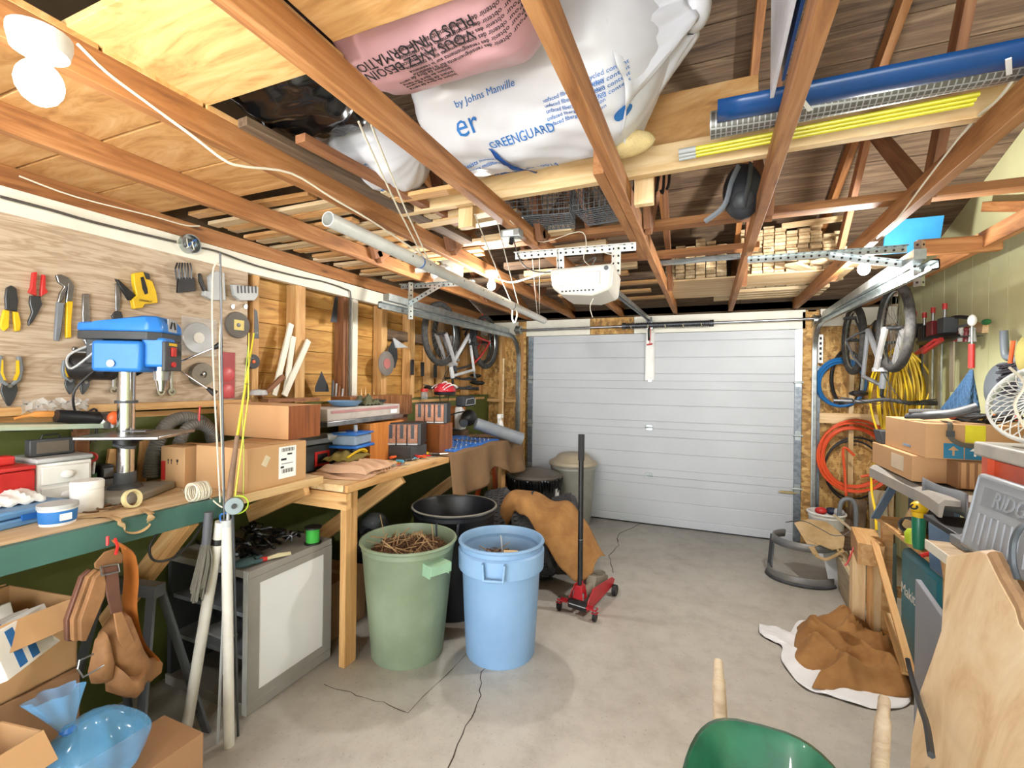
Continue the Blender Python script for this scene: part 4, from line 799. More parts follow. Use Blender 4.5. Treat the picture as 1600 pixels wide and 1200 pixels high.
# behind the press
o = thing('marker_cup', 'dark green mesh cup of markers and scissors beside the white drawers', 'pen cup', V((-2.52, 1.175, BZ))); B().lathe([(0, 0), (.036, 0), (.038, .09), (.036, .09), (.034, .004), (0, .004)], n=24).build('cup', M('green_mesh', '#3a5a3c', .5), o)
for k in range(6): B().cyl((.018*math.cos(k), .018*math.sin(k), .01), (.03*math.cos(k*1.1)-.005, .03*math.sin(k*1.1), .13+.01*(k % 3)), .0055, n=8).build('marker', [DGREY, WHITE, BLACK][k % 3], o)
sc_ = B().tube(arc((0, .02, .16), .018, 0, 360, 16, (.2, 1, 0), (0, 0, 1)), .006, 6).mm((-.004, .014, .05), (.004, .022, .145)).build('scissors', RED, o)
for k in range(2):
    o = thing('battery_charger', 'black battery charger standing behind the press column, '+['left', 'right'][k], 'charger', V((-2.535, 1.25+.085*k, BZ)), group='battery chargers behind the drill press'); B().mm((-.03, -.025, 0), (.03, .025, .12)).build('body', BLACK, o, bev=.006)
    for j in range(2): B().mm((.03, -.02, .015+.05*j), (.038, .02, .055+.05*j)).build('cell', MGREY, o, bev=.003)
for k, (x, h) in enumerate([(170, 20), (186, 40), (221, 90)]):
    a = at(x, 655, X=-2.55); o = board('wood_scrap', (a.x, a.y, BZ), (a.x-.02, a.y+.03, BZ+.18+.02*k), .04, .02, W_STUD, (1, 0, 0)); tag(o, 'upright pale wood scrap on the green wall behind the drill press, '+['leftmost', 'middle', 'rightmost'][k], 'wood scrap')
o = board('dark_post', (-2.56, at(128, 670, X=-2.55).y, BZ), (-2.56, at(128, 670, X=-2.55).y, BZ+.34), .05, .04, W_RED, (1, 0, 0)); tag(o, 'dark upright wooden block under the end of the narrow shelf', 'post')
o = thing('pry_bar', 'black pry bar leaning beside the marker cup', 'pry bar', V((-2.56, 1.16, BZ))); B().tube([(0, 0, 0), (0, .03, .2), (.02, .04, .26)], .012, 6, flat=.5).build('bar', BLACK, o)
# vacuum hose
hc = at(288, 700, X=-2.50); HM = M('hose_grey', '#5c5a56', .55, col2='#6e6a62', scale=6)
def hose(pts, r, pitch=.0125, n=14, k=10):
    pts = spline(pts, k); Ls = [0]
    for a, c in zip(pts, pts[1:]): Ls.append(Ls[-1]+(c-a).length)
    N = int(Ls[-1]/pitch*2); out = []; rr = []; j = 0
    for i in range(N+1):
        s_ = Ls[-1]*i/N
        while j < len(Ls)-2 and Ls[j+1] < s_: j += 1
        out.append(pts[j].lerp(pts[j+1], (s_-Ls[j])/max(1e-6, Ls[j+1]-Ls[j]))); rr.append(r*(1 if i % 2 else .88))
    return B().tube(out, rr, n)
o = thing('vacuum_hose', 'thick grey ribbed vacuum hose looped behind the drill press', 'hose', hc)
hz = BZ-hc.z+.035
hose([V((.02, -.17, hz)), V((.02, -.155, .0)), V((.01, -.09, .13)), V((0, .02, .155)), V((0, .12, .10)), V((.0, .16, -.02)), V((-.02, .17, hz))], .034).build('ribbed_hose', HM, o)
hose([V((.07, -.09, hz)), V((.07, -.08, .0)), V((.06, -.03, .1)), V((.05, .05, .12)), V((.05, .12, .06)), V((.05, .14, hz+.05))], .030).build('ribbed_hose', HM, o)
o2 = B().tube([(0, 0, 0), (0, 0, .05), (0, .004, .09)], .005, 6).build('hose_clip', RED, loc=at(311, 662, X=-2.43)); tag(o2, 'red strap clip holding the top of the ribbed hose', 'clip')
o = cardbox('carton', 'small cardboard box with upright arrows and glass symbol in front of the hose', V((-2.345, 1.50, BZ)), .15, .15, .19, rz=6)
for k in range(2): B().prism([(-.028+.02*k, -.012), (-.024+.02*k, -.012), (-.024+.02*k, .004), (-.020+.02*k, .004), (-.026+.02*k, .013), (-.032+.02*k, .004), (-.028+.02*k, .004)], .0, .001, FB).build('arrow_mark', INK, o, loc=(0, -.0755, .12))
B().prism([(-.006, .012), (.008, .012), (.006, .0), (.002, -.002), (.002, -.01), (.006, -.012), (-.004, -.012), (0, -.01), (0, -.002), (-.004, 0)], 0, .001, FB).build('glass_mark', INK, o, loc=(.03, -.0755, .12))
B().mm((-.07, -.0765, .03), (-.045, -.0755, .12)).build('red_label', RED, o)
o = thing('twine_spool', 'ball of white cotton cord sitting on the bench edge', 'twine', onb(308, 767, BZ+.04)+V((.01, 0, 0)), MX.Diagonal((1.3, 1.3, 1.3)))
b = B()
for k in range(16): b.tube(arc((0, (k-7.5)*.003, 0), .027+.002*math.sin(k*2), 0, 360, 18, (1, .12*math.sin(k*1.7), 0), (0, .15*math.cos(k*2.3), 1)), .0032, 5)
b.build('wound_cord', ROPE, o)
wire('twine_end', [onb(285, 765, BZ+.004), onb(292, 772, BZ+.004), onb(305, 768, BZ+.006), onb(325, 776, BZ+.006), at(340, 788, X=-1.93), at(348, 793, X=-1.9)], .003, ROPE, 'loose white cord end trailing from the ball to the white poles', 'cord')
cb = onb(432, 768)
bx0 = V((-2.085, 1.655, BZ))
o = cardbox('carton', 'big brown cardboard box with white shipping label under the wooden speaker', bx0, .33, .35, .20, rz=2)
B().mm((.166, .0, .03), (.1675, .105, .185)).build('shipping_label', PAPER, o)
for k, (y0, y1, z0, z1) in enumerate([(.015, .095, .16, .178), (.05, .08, .142, .150), (.012, .045, .118, .128), (.015, .085, .1, .103), (.018, .09, .055, .075), (.01, .03, .08, .09)]):
    if k in (0, 4):
        b = B()
        for j in range(14): yy = y0+(y1-y0)*j/14; b.mm((.1676, yy, z0), (.168, yy+(y1-y0)/14*(.3+.4*((j*7) % 3)/2), z1))
        b.build('barcode', INK, o)['kind'] = 'stuff'
    else: B().mm((.1676, y0, z0), (.168, y1, z1)).build('print', INK, o)
B().box((.167, -.075, .13), (.002, .03, .05), rot=RX(-30)).build('pouch', M('label_tan', '#d8c8a8', .6), o)
VEN = M('tan_laminate', '#d2a272', .5, var=.06, scale=3)
o = thing('speaker_cabinet', 'wood veneer speaker cabinet lying on the big cardboard box', 'speaker', bx0+V((-.015, .245, .203)), RZ(2)); B().mm((-.42, -.12, 0), (.0995, .1, .175)).build('back_panel', VEN, o, bev=.002)
B().mm((.10, -.12, 0), (.103, .1, .175)).build('veneer_side', W_VENEER, o); B().mm((-.41, .1005, .008), (.095, .108, .167)).build('grille', BLACK, o)
# ================================================================ studs bay: sticks and shelf goods
for k, (x0, y0, x1, y1, w_, lb) in enumerate([(428, 618, 455, 506, .04, 'tallest, left of the stud'), (442, 618, 456, 526, .035, 'middle one with a bare wood tip'), (437, 618, 477, 532, .04, 'front one leaning right across the stud')]):
    a = at(x0, y0, X=-2.6); c = at(x1, y1, X=-2.62); o = board('white_stick', a+V((.02*k, 0, .0)), c+V((.015*k, 0, 0)), w_, .015, WHITEP, (1, 0, 0)); tag(o, 'white painted stick leaning in the stud bay, '+lb, 'stick', 'white sticks in the stud bay')
o = board('brown_stick', at(408, 620, X=-2.58), at(443, 588, X=-2.58), .03, .02, W_RED, (1, 0, 0)); tag(o, 'short brown stick leaning in front of the white sticks', 'stick')
o = wtool('triangular_steel_plate', 'dark triangular steel blade standing on the ledge between two studs', 'blade', [('blade', DSTEEL, [(492, 605), (502, 580), (512, 602), (514, 612), (492, 612)], .004, .0)], X=-2.60)
wtool('hanging_file', 'dark tapered steel strip hanging by the red-brown stud', 'steel strip', [('strip', DSTEEL, [(523, 464), (527, 464), (526, 504), (516, 503)], .006, 0)], X=-2.62)
wtool('hanging_square', 'dark notched steel strip hanging beside the first stud', 'steel strip', [('strip', DGREY, [(396, 482), (401, 486), (403, 505), (404, 529), (396, 529)], .006, 0)], X=-2.62)
wheel('sanding_disc', 'grey and pink abrasive disc standing on the ledge', 603, 568, .105, M('abrasive_grey', '#77706a', .9, bmp=.5), .045, (M('abrasive_pink', '#b06c68', .8),), X=-2.56, th=.008)
wtool('putty_knife', 'wide grey trowel hanging above the abrasive disc', 'trowel', [('blade', DSTEEL, [(606, 545), (612, 534), (619, 528), (621, 560), (617, 575), (606, 575)], .004, .0), ('grip', LGREY, [(613, 528), (632, 541), (637, 543), (617, 544)], .02, .0)], X=-2.57)
for k, x in enumerate((641, 657, 677)): wtool('hanging_file', 'dark file hanging in the stud bay near the bicycles, '+['left', 'middle', 'right'][k], 'file', [('blade', BLACK, rect(x, 562+4*k, x+5, 586+2*k), .008, 0)], X=-2.57, group='dark files near the bicycles')
for k in range(8):
    x = 558+6.6*k; q = at(x, 603, X=-2.55); h = [.07, .10, .11, .06, .07, .05, .04, .03][k]; o = B().cyl((0, 0, 0), (0, 0, h), .009, .002, n=8).build('pointed_dowel', W_PINE, loc=(q.x, q.y, 1.40)); tag(o, 'small pointed dowel standing on the ledge, '+ORD[k]+' in the row from the white stud', 'dowel', 'pointed dowels on the ledge')
for k in range(4):
    q = at(519+5*k, 608, X=-2.55); o = B().cyl((0, 0, 0), (.0, .01, .16-.02*k), .008, n=8).build('chisel', [DSTEEL, STEEL, W_RED, STEEL][k], loc=(q.x, q.y, 1.40)); tag(o, ['thick dark chisel', 'thin bright chisel', 'brown handled chisel', 'shortest bright chisel'][k]+' standing on the ledge left of the white stud', 'chisel')
o = thing('paint_tin', 'small glass jar with red lid on the ledge right of the teak box', 'jar', at(663, 615, X=-2.53)+V((0, 0, -.06))); o.location.z = 1.39; B().lathe([(0, 0), (.035, 0), (.035, .07), (.03, .075)], n=20).build('glass', GLASSW, o); B().lathe([(0, .07), (.036, .07), (.036, .10), (0, .10)], n=20).build('lid', RED, o)
o = thing('small_can', 'round grey lid lying on the ledge behind the box', 'lid', at(404, 617, X=-2.53)); B().lathe([(0, 0), (.05, 0), (.05, .01), (.04, .03), (0, .035)], n=24).build('lid', LGREY, o)
o = B().mm((-.03, -.2, 0), (.03, .22, .02)).build('small_shelf', W_RED, loc=at(455, 627, X=-2.53)); tag(o, 'short red-brown shelf board under the white sticks', 'shelf')
# ================================================================ far bench goods
z2 = b2z
def on2(px, py, z=b2z): return at(px, py, Z=z)
CLO = M('canvas_cloth', '#cfa888', .9, var=.1, scale=6, bmp=.2); BRC = M('brown_cloth', '#7e6142', .95, var=.15, scale=5, bmp=.2)
o = thing('folded_drop_cloth', 'folded pinkish canvas drop cloth on the near end of the far bench', 'cloth', (-2.0, 2.28, z2+.002), RZ(8))
def fold(u, v, L, W_, h, ph=0): 
    x = (u-.5)*W_; y = (v-.5)*L; e = 1-(abs(u-.5)*2)**6; g_ = 1-(abs(v-.5)*2)**8
    return V((x+.012*math.sin(v*9+ph), y+.01*math.sin(u*8+ph), h*e*g_*(.8+.2*math.sin(u*7+v*5+ph))+.012*math.sin(v*26+u*4+ph)*e*g_))
for k, (w_, l_, h, oz) in enumerate([(.36, .42, .035, 0), (.34, .36, .03, .030)]):
    B().grid(lambda u, v: fold(u, v, l_, w_, h, k*2)+V((.02*k, 0, oz)), 24, 28).build('fold', CLO, o, solid=.006)
for k in range(5): B().tube(spline([(.12+.012*k, .05+.025*k, .01), (.165+.004*k, .06+.03*k, .03), (.17, .08+.03*k, -.0)], 5), .011, 8, flat=.5).build('hem', CLO, o)
o = thing('tool_roll', 'black and yellow tool pouch lying under the plastic food box', 'pouch', (-2.10, 2.33, z2+.075), RZ(15)); B().grid(lambda u, v: V(((u-.5)*.2, (v-.5)*.26, .045*max(0, math.sin(u*PI))**.6*max(0, math.sin(v*PI))**.5+.006*math.sin(u*20+v*9))), 16, 16).build('pouch', M('olive_cloth', '#7a6a2c', .9), o, solid=.004)
B().tube(spline([(.06, -.11, .02), (.08, -.03, .045), (.08, .05, .045), (.07, .12, .02)], 5), .014, 6, flat=.5).build('yellow_strap', YEL, o); B().sph((.05, .0, .045), (.03, .03, .022)).build('buckle', BLACK, o)
cx = V((-2.14, 2.42, z2+.13))
o = thing('food_container', 'clear plastic food box with blue lid sitting on a blue dish', 'plastic container', cx, RZ(10)); B().mm((-.085, -.1, .02), (.085, .1, .085)).build('tub', M('cloudy_plastic', '#a8bcd2', .25, trans=.35), o, bev=.012); B().mm((-.095, -.11, .086), (.095, .11, .098)).build('lid', BLUE, o, bev=.005); B().mm((-.1, -.115, 0), (.1, .115, .019)).build('dish', BLUE, o, bev=.008)
o = B().cyl((0, 0, 0), (0, 0, .04), .012).build('pill_bottle', LGREY, loc=cx+V((.0, .03, .0995))); tag(o, 'small pale plastic vial standing on the blue lid', 'bottle')
# tablesaw-like machine with flat top holding the long box
ms = thing('bench_saw', 'dark benchtop sander with red badge behind the plastic food box', 'power tool', (-2.32, 2.38, z2)); B().mm((-.14, -.28, .0), (.1, -.02, .16)).build('body', DGREY, ms, bev=.01); B().mm((-.12, -.3, .17), (.12, .1, .2)).build('bed', MGREY, ms, bev=.004); B().mm((.1005, -.2, .03), (.105, -.08, .12)).build('badge', RED, ms); B().mm((.106, -.18, .045), (.107, -.1, .105)).build('badge_panel', BLACK, ms); B().cyl((.1, -.1, .2), (.16, .0, .215), .025, .02).build('motor_barrel', LGREY, ms)
bs = thing('speaker', 'orange-brown veneer speaker carrying the long cardboard tool box', 'speaker', (-2.26, 2.76, z2), RZ(0)); B().mm((-.13, -.2, 0), (.15, .18, .27)).build('cabinet', wood('orange_veneer', ['#a0602c', '#c07838', '#cc8848'], (14, 14, 1.2), .4, False), bs, bev=.002); B().mm((-.12, .181, .01), (.14, .19, .26)).build('grille', BLACK, bs)
lbx = thing('long_tool_box', 'long grey and red printed tool carton lying across the speakers', 'carton', (-2.24, 2.58, z2+.315), RZ(4)); B().mm((-.11, -.43, 0), (.11, .36, .075)).build('carton', M('carton_grey', '#b4aca4', .6), lbx, bev=.003); B().mm((.1105, -.40, .045), (.112, .34, .062)).build('red_band', M('faded_red', '#b08080', .6), lbx); B().mm((.1105, .24, .012), (.112, .32, .038)).build('white_logo', PAPER, lbx); B().mm((-.13, -.45, -.03), (.13, .38, -.001)).build('steel_fence', STEEL, lbx, bev=.002)
q = lbx.location+V((0, 0, .077))
for k, (dy, mt, lb, rr) in enumerate([(-.12, BC, 'large blue shallow dish on the long carton', .11), (.17, DGREY, 'dark bowl upturned on the far end of the long carton', .09)]):
    o = thing('shallow_dish', lb, 'dish', q+V((0, dy, .0))); B().lathe([(0, .004), (rr*.7, .002), (rr, .03), (rr*1.03, .034), (rr*.7, .008), (0, .008)], n=32).build('dish', mt, o)
o = thing('cloth_bag', 'crumpled olive and black bag heaped on the long carton', 'bag', q+V((.0, .08, .004))); B().grid(lambda u, v: V(((u-.5)*.17, (v-.5)*.19, .07*max(0, math.sin(u*PI))**.5*max(0, math.sin(v*PI))**.5*(.75+.25*math.sin(u*15+v*9))+.006*math.sin(v*31+u*17))), 22, 22).build('bag', M('olive_bag', '#55563e', .8), o, solid=.003)
TEAK = wood('striped_teak', ['#4a2a18', '#8a5630', '#c08a54'], (.4, 26, 1.4), .45, False)
tkb = thing('teak_box', 'long teak veneered box standing against the studs', 'wooden box', (-2.44, 3.05, z2+.28)); B().mm((-.09, -.42, 0), (.09, .34, .165)).build('box', TEAK, tkb, bev=.002)
o = thing('base_shelf', 'plywood riser holding up the teak box', 'riser', (-2.46, 3.05, z2)); B().mm((-.08, -.2, 0), (.08, .32, .277)).build('riser', W_VENEER, o)
def ufront(lb, c, n=3):
    o = thing('speaker_stack', lb, 'speaker', c, RZ(-68)); B().mm((-.1, -.01, 0), (.1, .24, .16)).build('cabinet', BLACK, o, bev=.003)
    for k in range(n):
        y = .025+.078*k; p_ = B().mm((.1, y-.034, .018), (.118, y+.034, .15)).build('front_panel', VENB, o, bev=.002); B().mm((.1182, y-.012, .05), (.1195, y+.012, .149)).build('slot', BLACK, p_); B().mm((.1, y-.034, .004), (.12, y+.034, .016)).build('silver_lip', LGREY, p_)
    return o
VENB = wood('brown_panel', ['#8a5a3a', '#a87050', '#bc8464'], (1, 14, 14), .5, False)
ufront('black cassette rack with three brown fronts, the lower one', V((-2.16, 2.86, z2+.10))); ufront('black cassette rack with three brown fronts, the upper one set farther back', V((-2.16, 3.22, z2+.23)))
o = B().mm((-.02, -.1, 0), (.22, .1, .228)).build('wood_block', W_VENEER, loc=(-2.14, 3.24, z2)); tag(o, 'dark block carrying the upper cassette rack', 'block')
o = B().mm((-.02, -.1, 0), (.22, .1, .098)).build('wood_block', DGREY, loc=(-2.14, 2.86, z2)); tag(o, 'low dark block carrying the lower cassette rack', 'block')
# hand tools on the bench edge
rnd = random.Random(3)
cols_ = [(RED, 'red'), (YEL, 'yellow'), (BLACK, 'black'), (STEEL, 'steel'), (M('cyan', '#5ab0d0', .5), 'light blue'), (ORANGE, 'orange')]
spots = [(612, 727), (622, 722), (632, 719), (640, 726), (648, 716), (655, 713), (662, 712), (668, 708), (676, 710), (628, 730), (645, 722), (610, 715), (672, 715)]
wh = ['nearest the drop cloth', 'beside the white box', 'under the pile', 'at the bench edge', 'in the middle', 'on top of the pile', 'pointing to the door', 'nearest the socket set', 'farthest right', 'lowest, at the front edge', 'second from the edge', 'behind the others', 'beside the blue set']
for k, (x, y) in enumerate(spots):
    mt, nm_ = cols_[k % 6]; q = on2(x, y, z2+.008+.002*k); q.x = min(q.x, F2-.09); a = rnd.uniform(0, 180); o = thing('screwdriver', nm_+' handled screwdriver in the heap of hand tools, '+wh[k], 'screwdriver', q, RZ(a), 'hand tools on the far bench'); B().cyl((0, 0, 0), (.055, 0, 0), .010, .008, n=10).build('handle', mt, o); B().cyl((.055, 0, 0), (.12, 0, 0), .003, n=6).build('shank', STEEL, o)
o = thing('tape_box', 'flat round white tin among the hand tools', 'tin', on2(632, 708)+V((-.05, 0, 0))); B().lathe([(0, 0), (.05, 0), (.05, .03), (.047, .034), (0, .034)], n=28).build('tin', WHITE, o)
o = thing('red_wallet', 'small red plastic box behind the hand tools', 'box', on2(675, 702)+V((-.12, 0, 0))); B().mm((-.03, -.05, 0), (.03, .05, .05)).build('box', RED, o, bev=.006)
for j, (y0, lb) in enumerate(((3.42, 'open blue socket set nearest the hand tools'), (3.86, 'open blue socket set under the trimmer tube'))):
    o = thing('socket_set', lb, 'socket set', (-2.0, y0, z2), RZ(0)); B().mm((-.15, -.2, 0), (.17, .22, .02)).build('tray', BLUE, o, bev=.006); B().mm((-.3, -.2, .0), (-.155, .22, .03)).build('lid', BLUE, o, bev=.006)
    for k in range(24): x = -.12+.045*(k % 6); y = -.16+.09*(k//6); B().cyl((x, y, .02), (x, y, .033), .012, n=10).build('socket', CHROME, o)
    B().cyl((-.1, -.11, .026), (.12, -.11, .026), .007).cyl((-.1, -.11, .026), (-.13, -.11, .026), .016).build('ratchet', CHROME, o)
o = B().mm((0, -.3, 0), (.05, .02, .06)).build('aluminium_extrusion', LGREY, loc=(-2.36, 3.85, z2)); tag(o, 'long pale grey aluminium channel on the bench against the green wall', 'channel')
def jug(lb, c, mat, rz=0, s=1.):
    o = thing('jug', lb, 'jug', c, RZ(rz)); B().prism([(-.06*s, 0), (.06*s, 0), (.065*s, .14*s), (.04*s, .20*s), (-.03*s, .24*s), (-.05*s, .24*s), (-.065*s, .16*s)], -.04*s, .04*s, FL).build('body', mat, o, bev=.014*s); B().cyl((0, -.04*s, .24*s), (0, -.04*s, .265*s), .018*s).build('cap', WHITE, o)
    B().tube([(0, .05*s, .10*s), (0, .05*s, .19*s), (0, .0, .235*s), (0, -.02*s, .24*s)], .012*s, 8).build('handle', mat, o); return o
jug('grey plastic jug left of the white one on the far bench', V((-2.44, 4.06, z2+.06)), LGREY); jug('white plastic jug with oval handle on the far bench', V((-2.38, 4.30, z2+.06)), WHITE)
for y in (4.06, 4.30): o = B().mm((-.06, -.08, 0), (.06, .08, .058)).build('wood_block', W_GREY, loc=(-2.44 if y < 4.2 else -2.38, y, z2)); tag(o, 'dark wood block under the '+('grey' if y < 4.2 else 'white')+' jug', 'block')
o = thing('grass_trimmer', 'black string trimmer head with big grey tube hanging over the bench edge', 'grass trimmer', (-2.14, 4.05, z2+.17)); B().sph((-.06, .1, .03), (.07, .11, .085), 18).build('motor_housing', BLACK, o); B().cyl((-.05, -.03, .0), (-.02, -.08, -.01), .045, .04).build('spool_head', DSTEEL, o); B().cyl((.12, -.1, .0), (.48, .18, -.16), .055, .062, n=20).build('blower_tube', MGREY, o); B().tube(spline([(-.06, .0, .1), (-.1, -.2, .07), (-.05, -.3, -.02), (.02, -.22, -.06)], 5), .007).build('cable', BLACK, o)
o = thing('spray_bottle', 'white trigger spray bottle standing at the far corner of the bench', 'spray bottle', (-1.95, 4.36, z2)); B().lathe([(0, 0), (.042, 0), (.044, .1), (.03, .15), (.014, .17), (.014, .19)], n=20).build('bottle', WHITE, o); B().mm((-.02, -.035, .19), (.02, .045, .235)).build('trigger_head', WHITE, o, bev=.006); B().mm((-.006, -.05, .15), (.006, -.035, .2)).build('trigger', WHITE, o)
o = B().cyl((0, 0, 0), (0, .02, 1.85), .014).build('broom_stick', W_PINE, loc=(-2.3, 5.2, 0)); tag(o, 'pale wooden broom stick standing in the far left corner', 'broom stick')
o = thing('cardboard_sheet', 'small orange-brown carton behind the spray bottle', 'carton', (-2.48, 4.42, z2)); B().mm((-.06, -.07, 0), (.06, .07, .3)).build('carton', M('orange_card', '#b8703c', .8), o)
# brown cloth over the bench end
o = thing('brown_drop_cloth', 'brown cloth draped over the far end of the bench', 'cloth', (F2, 3.75, z2+.005))
def drape(u, v):
    y = -.72+v*1.48
    if u < .4: return V((-.42+u/.4*.43, y, .004+.006*math.sin(y*13)))
    w_ = (u-.4)/.6; dep = .20+.14*abs(math.sin(v*PI*1.5+.6)); return V((.018+.04*math.sin(v*22)*w_+.03*w_, y, -w_*dep))
B().grid(drape, 30, 60).build('cloth', BRC, o, solid=.004)
# ================================================================ under the benches and on the floor, left side
CABG = M('cabinet_grey', '#8e8a84', .55, var=.05); CABW = M('cabinet_white_panel', '#dedfe0', .4, var=.04, scale=2); CABL = M('cabinet_light_edge', '#d6d8da', .4)
cb_ = thing('storage_cabinet', 'white panelled cabinet with grey frame and open shelves under the bench', 'cabinet', (-1.95, 1.79, 0))
h_ = .67
B().mm((-.60, -.26, 0), (-.0, -.235, h_)).mm((-.60, .235, 0), (0, .26, h_)) if 0 else None
B().mm((-.6, -.26, h_-.035), (.0, .26, h_)).build('top', CABG, cb_, bev=.003); B().mm((-.6, -.26, .0), (.0, .26, .05)).build('bottom', CABG, cb_, bev=.003)
B().mm((-.03, -.26, .05), (.0, -.20, h_-.035)).mm((-.03, .20, .05), (.0, .26, h_-.035)).mm((-.03, -.2, .05), (.0, .2, .09)).mm((-.03, -.2, h_-.07), (.0, .2, h_-.035)).build('side_frame', CABG, cb_)
B().mm((-.03, -.2, .09), (-.006, .2, h_-.07)).build('side_panel', CABW, cb_); B().mm((-.033, -.262, .0), (-.002, -.2605, h_)).build('edge_strip', CABL, cb_)
B().mm((-.6, -.25, .05), (-.57, .25, h_-.035)).build('side_wall', DGREY, cb_); B().mm((-.57, .24, .05), (-.03, .26, h_-.035)).build('back', DGREY, cb_)
for z in (.24, .44): B().mm((-.57, -.24, z), (-.03, .24, z+.02)).build('shelf', MGREY, cb_)
o = thing('plastic_vane', 'pale plastic blade lying on the lower cabinet shelf', 'part', (-2.30, 1.66, .2605)); B().prism([(-.1, -.05), (.08, -.06), (.11, .0), (.02, .05), (-.08, .06)], 0, .012).build('blade', LGREY, o)
o = thing('black_gear_pile', 'tangle of black straps and tool parts on top of the grey and white cabinet', 'straps', (-2.15, 1.76, h_+.004)); o['kind'] = 'stuff'
rnd = random.Random(5)
b = B()
for k in range(26):
    p = V((rnd.uniform(-.2, .14), rnd.uniform(-.2, .12), rnd.uniform(.015, .05))); pts = [p]
    for j in range(4): p = V((min(.17, max(-.24, p.x+rnd.uniform(-.08, .08))), min(.15, max(-.22, p.y+rnd.uniform(-.08, .08))), rnd.uniform(.015, .085))); pts.append(p)
    b.tube(spline(pts, 5), rnd.choice([.006, .009, .013]), 7, flat=rnd.choice([1, .5]))
for k in range(8): b.sph((rnd.uniform(-.2, .12), rnd.uniform(-.18, .12), .03), (rnd.uniform(.02, .05), rnd.uniform(.02, .04), .03), 12)
b.build('straps', M('glossy_black', '#151618', .25, var=.3), o)['kind'] = 'stuff'
o = thing('work_glove', 'teal work glove lying at the front edge of the cabinet top', 'glove', (-2.03, 1.57, h_+.004), RZ(30)); B().sph((0, 0, .015), (.045, .05, .016), 16).build('palm', M('teal_fabric', '#3e5a5e', .9), o)
for k in range(4): B().tube([(-.03+.02*k, .04, .014), (-.035+.024*k, .075, .014), (-.035+.026*k, .1-.006*abs(k-1), .01)], [.010, .010, .007], 8).build('finger', mats['teal_fabric'], o)
B().tube([(.035, 0, .014), (.06, .025, .012), (.065, .05, .01)], [.011, .01, .007], 8).build('thumb', mats['teal_fabric'], o)
o = thing('utility_knife', 'red and cream utility knife beside the glove', 'knife', (-1.99, 1.66, h_+.014), RZ(65)); B().tube([(0, 0, 0), (.05, 0, .004), (.11, 0, 0)], [.008, .012, .010], 8, flat=.6).build('handle', M('cream_plastic', '#c8c09a', .5), o); B().tube([(-.03, 0, 0), (0, 0, 0)], .011, 8).build('red_nose', RED, o); B().mm((-.08, -.006, -.001), (-.03, .006, .001)).build('blade', STEEL, o)
o = thing('line_spool', 'black ended spool of bright green trimmer line on the cabinet corner', 'spool', (-1.985, 1.945, h_)); B().lathe([(0, 0), (.045, 0), (.045, .008), (.015, .01)], n=28).lathe([(.015, .082), (.045, .084), (.045, .092), (0, .092)], n=28).build('flanges', BLACK, o); B().lathe([(.034, .008)]+[(.0345+.0015*(i % 2), .009+.002*i) for i in range(37)]+[(.034, .084)], n=28).build('line', M('line_green', '#45b04a', .4), o)
# trash cans
def can(name, label, c, rb, rt, h, mat, ribs=0, rim=.014, cat='trash can', th=.006):
    o = thing(name, label, cat, c); n = 96; b = B()
    prof = [(0, .012), (rb-.02, .012), (rb-.005, 0), (rb, .01), (rb+(rt-rb)*.5, h*.5), (rt-.004, h-.05), (rt, h-.045), (rt, h-.02)]
    prof += [(rt+rim*.6, h-.018), (rt+rim, h-.008), (rt+rim*.7, h), (rt, h+.001), (rt-th, h-.01), (rb+(rt-rb)*.5-th, h*.5), (rb-th, .02), (0, .02)]
    b.lathe(prof, n=n)
    if ribs:
        for i, v in enumerate(b.v):
            x, y, z = v; r = math.hypot(x, y); a = math.atan2(y, x)
            if .012 < z < h-.06 and r > 0: f = 1+.012*max(0, math.cos(a*ribs))**10; b.v[i] = (x*f, y*f, z)
    b.build('body', mat, o); return o
CG_ = M('green_can', '#84937a', .5, col2='#717f66', scale=3); CBL = M('blue_can', '#86a9cc', .45, col2='#789bc0', scale=2.5); CBK = M('black_can', '#1e2128', .42, var=.5, scale=5)
def loophandle(o, a, rr, z, mat, w=.13, dr=.03, hh=.07, th=.012):
    c, s_ = math.cos(a), math.sin(a); f = fr((-s_, c, 0), (0, 0, 1), (c, s_, 0))
    def P(x, y, zz): return f @ V((x, 0, zz)) + V((0, 0, z+y)) if 0 else V((c*(rr+zz)-s_*x, s_*(rr+zz)+c*x, z+y))
    b = B()
    for s2 in (-1, 1): b.add([P(s2*w/2, 0, -.01), P(s2*w/2, 0, dr), P(s2*w/2*.9, -hh, dr), P(s2*w/2*.9, -hh, -.01), P(s2*(w/2-th), 0, -.01), P(s2*(w/2-th), 0, dr), P(s2*(w/2*.9-th), -hh, dr), P(s2*(w/2*.9-th), -hh, -.01)], [(0, 1, 2, 3), (7, 6, 5, 4), (0, 4, 5, 1), (1, 5, 6, 2), (2, 6, 7, 3), (3, 7, 4, 0)])
    b.tube([P(-w/2*.9, -hh, dr-.006), P(w/2*.9, -hh, dr-.006)], .009, 8); return b.build('handle', mat, o, bev=.002)
g = can('trash_can', 'faded green ribbed trash can full of dry twigs', (-1.595, 2.285, 0), .205, .265, .655, CG_, ribs=20)
a0 = math.atan2(.35, 1.); q = B().box((.29, 0, .0), (.08, .13, .012)).box((.325, 0, -.02), (.012, .13, .045)).box((.28, .06, -.03), (.07, .008, .06)).box((.28, -.06, -.03), (.07, .008, .06)); q.build('handle', M('pale_green_handle', '#93b898', .5), g, mw=MX.Translation((0, 0, .585)) @ MX.Rotation(-.42, 4, 'Z')); q.build('handle', mats['pale_green_handle'], g, mw=MX.Translation((0, 0, .585)) @ MX.Rotation(-.42+PI, 4, 'Z'))
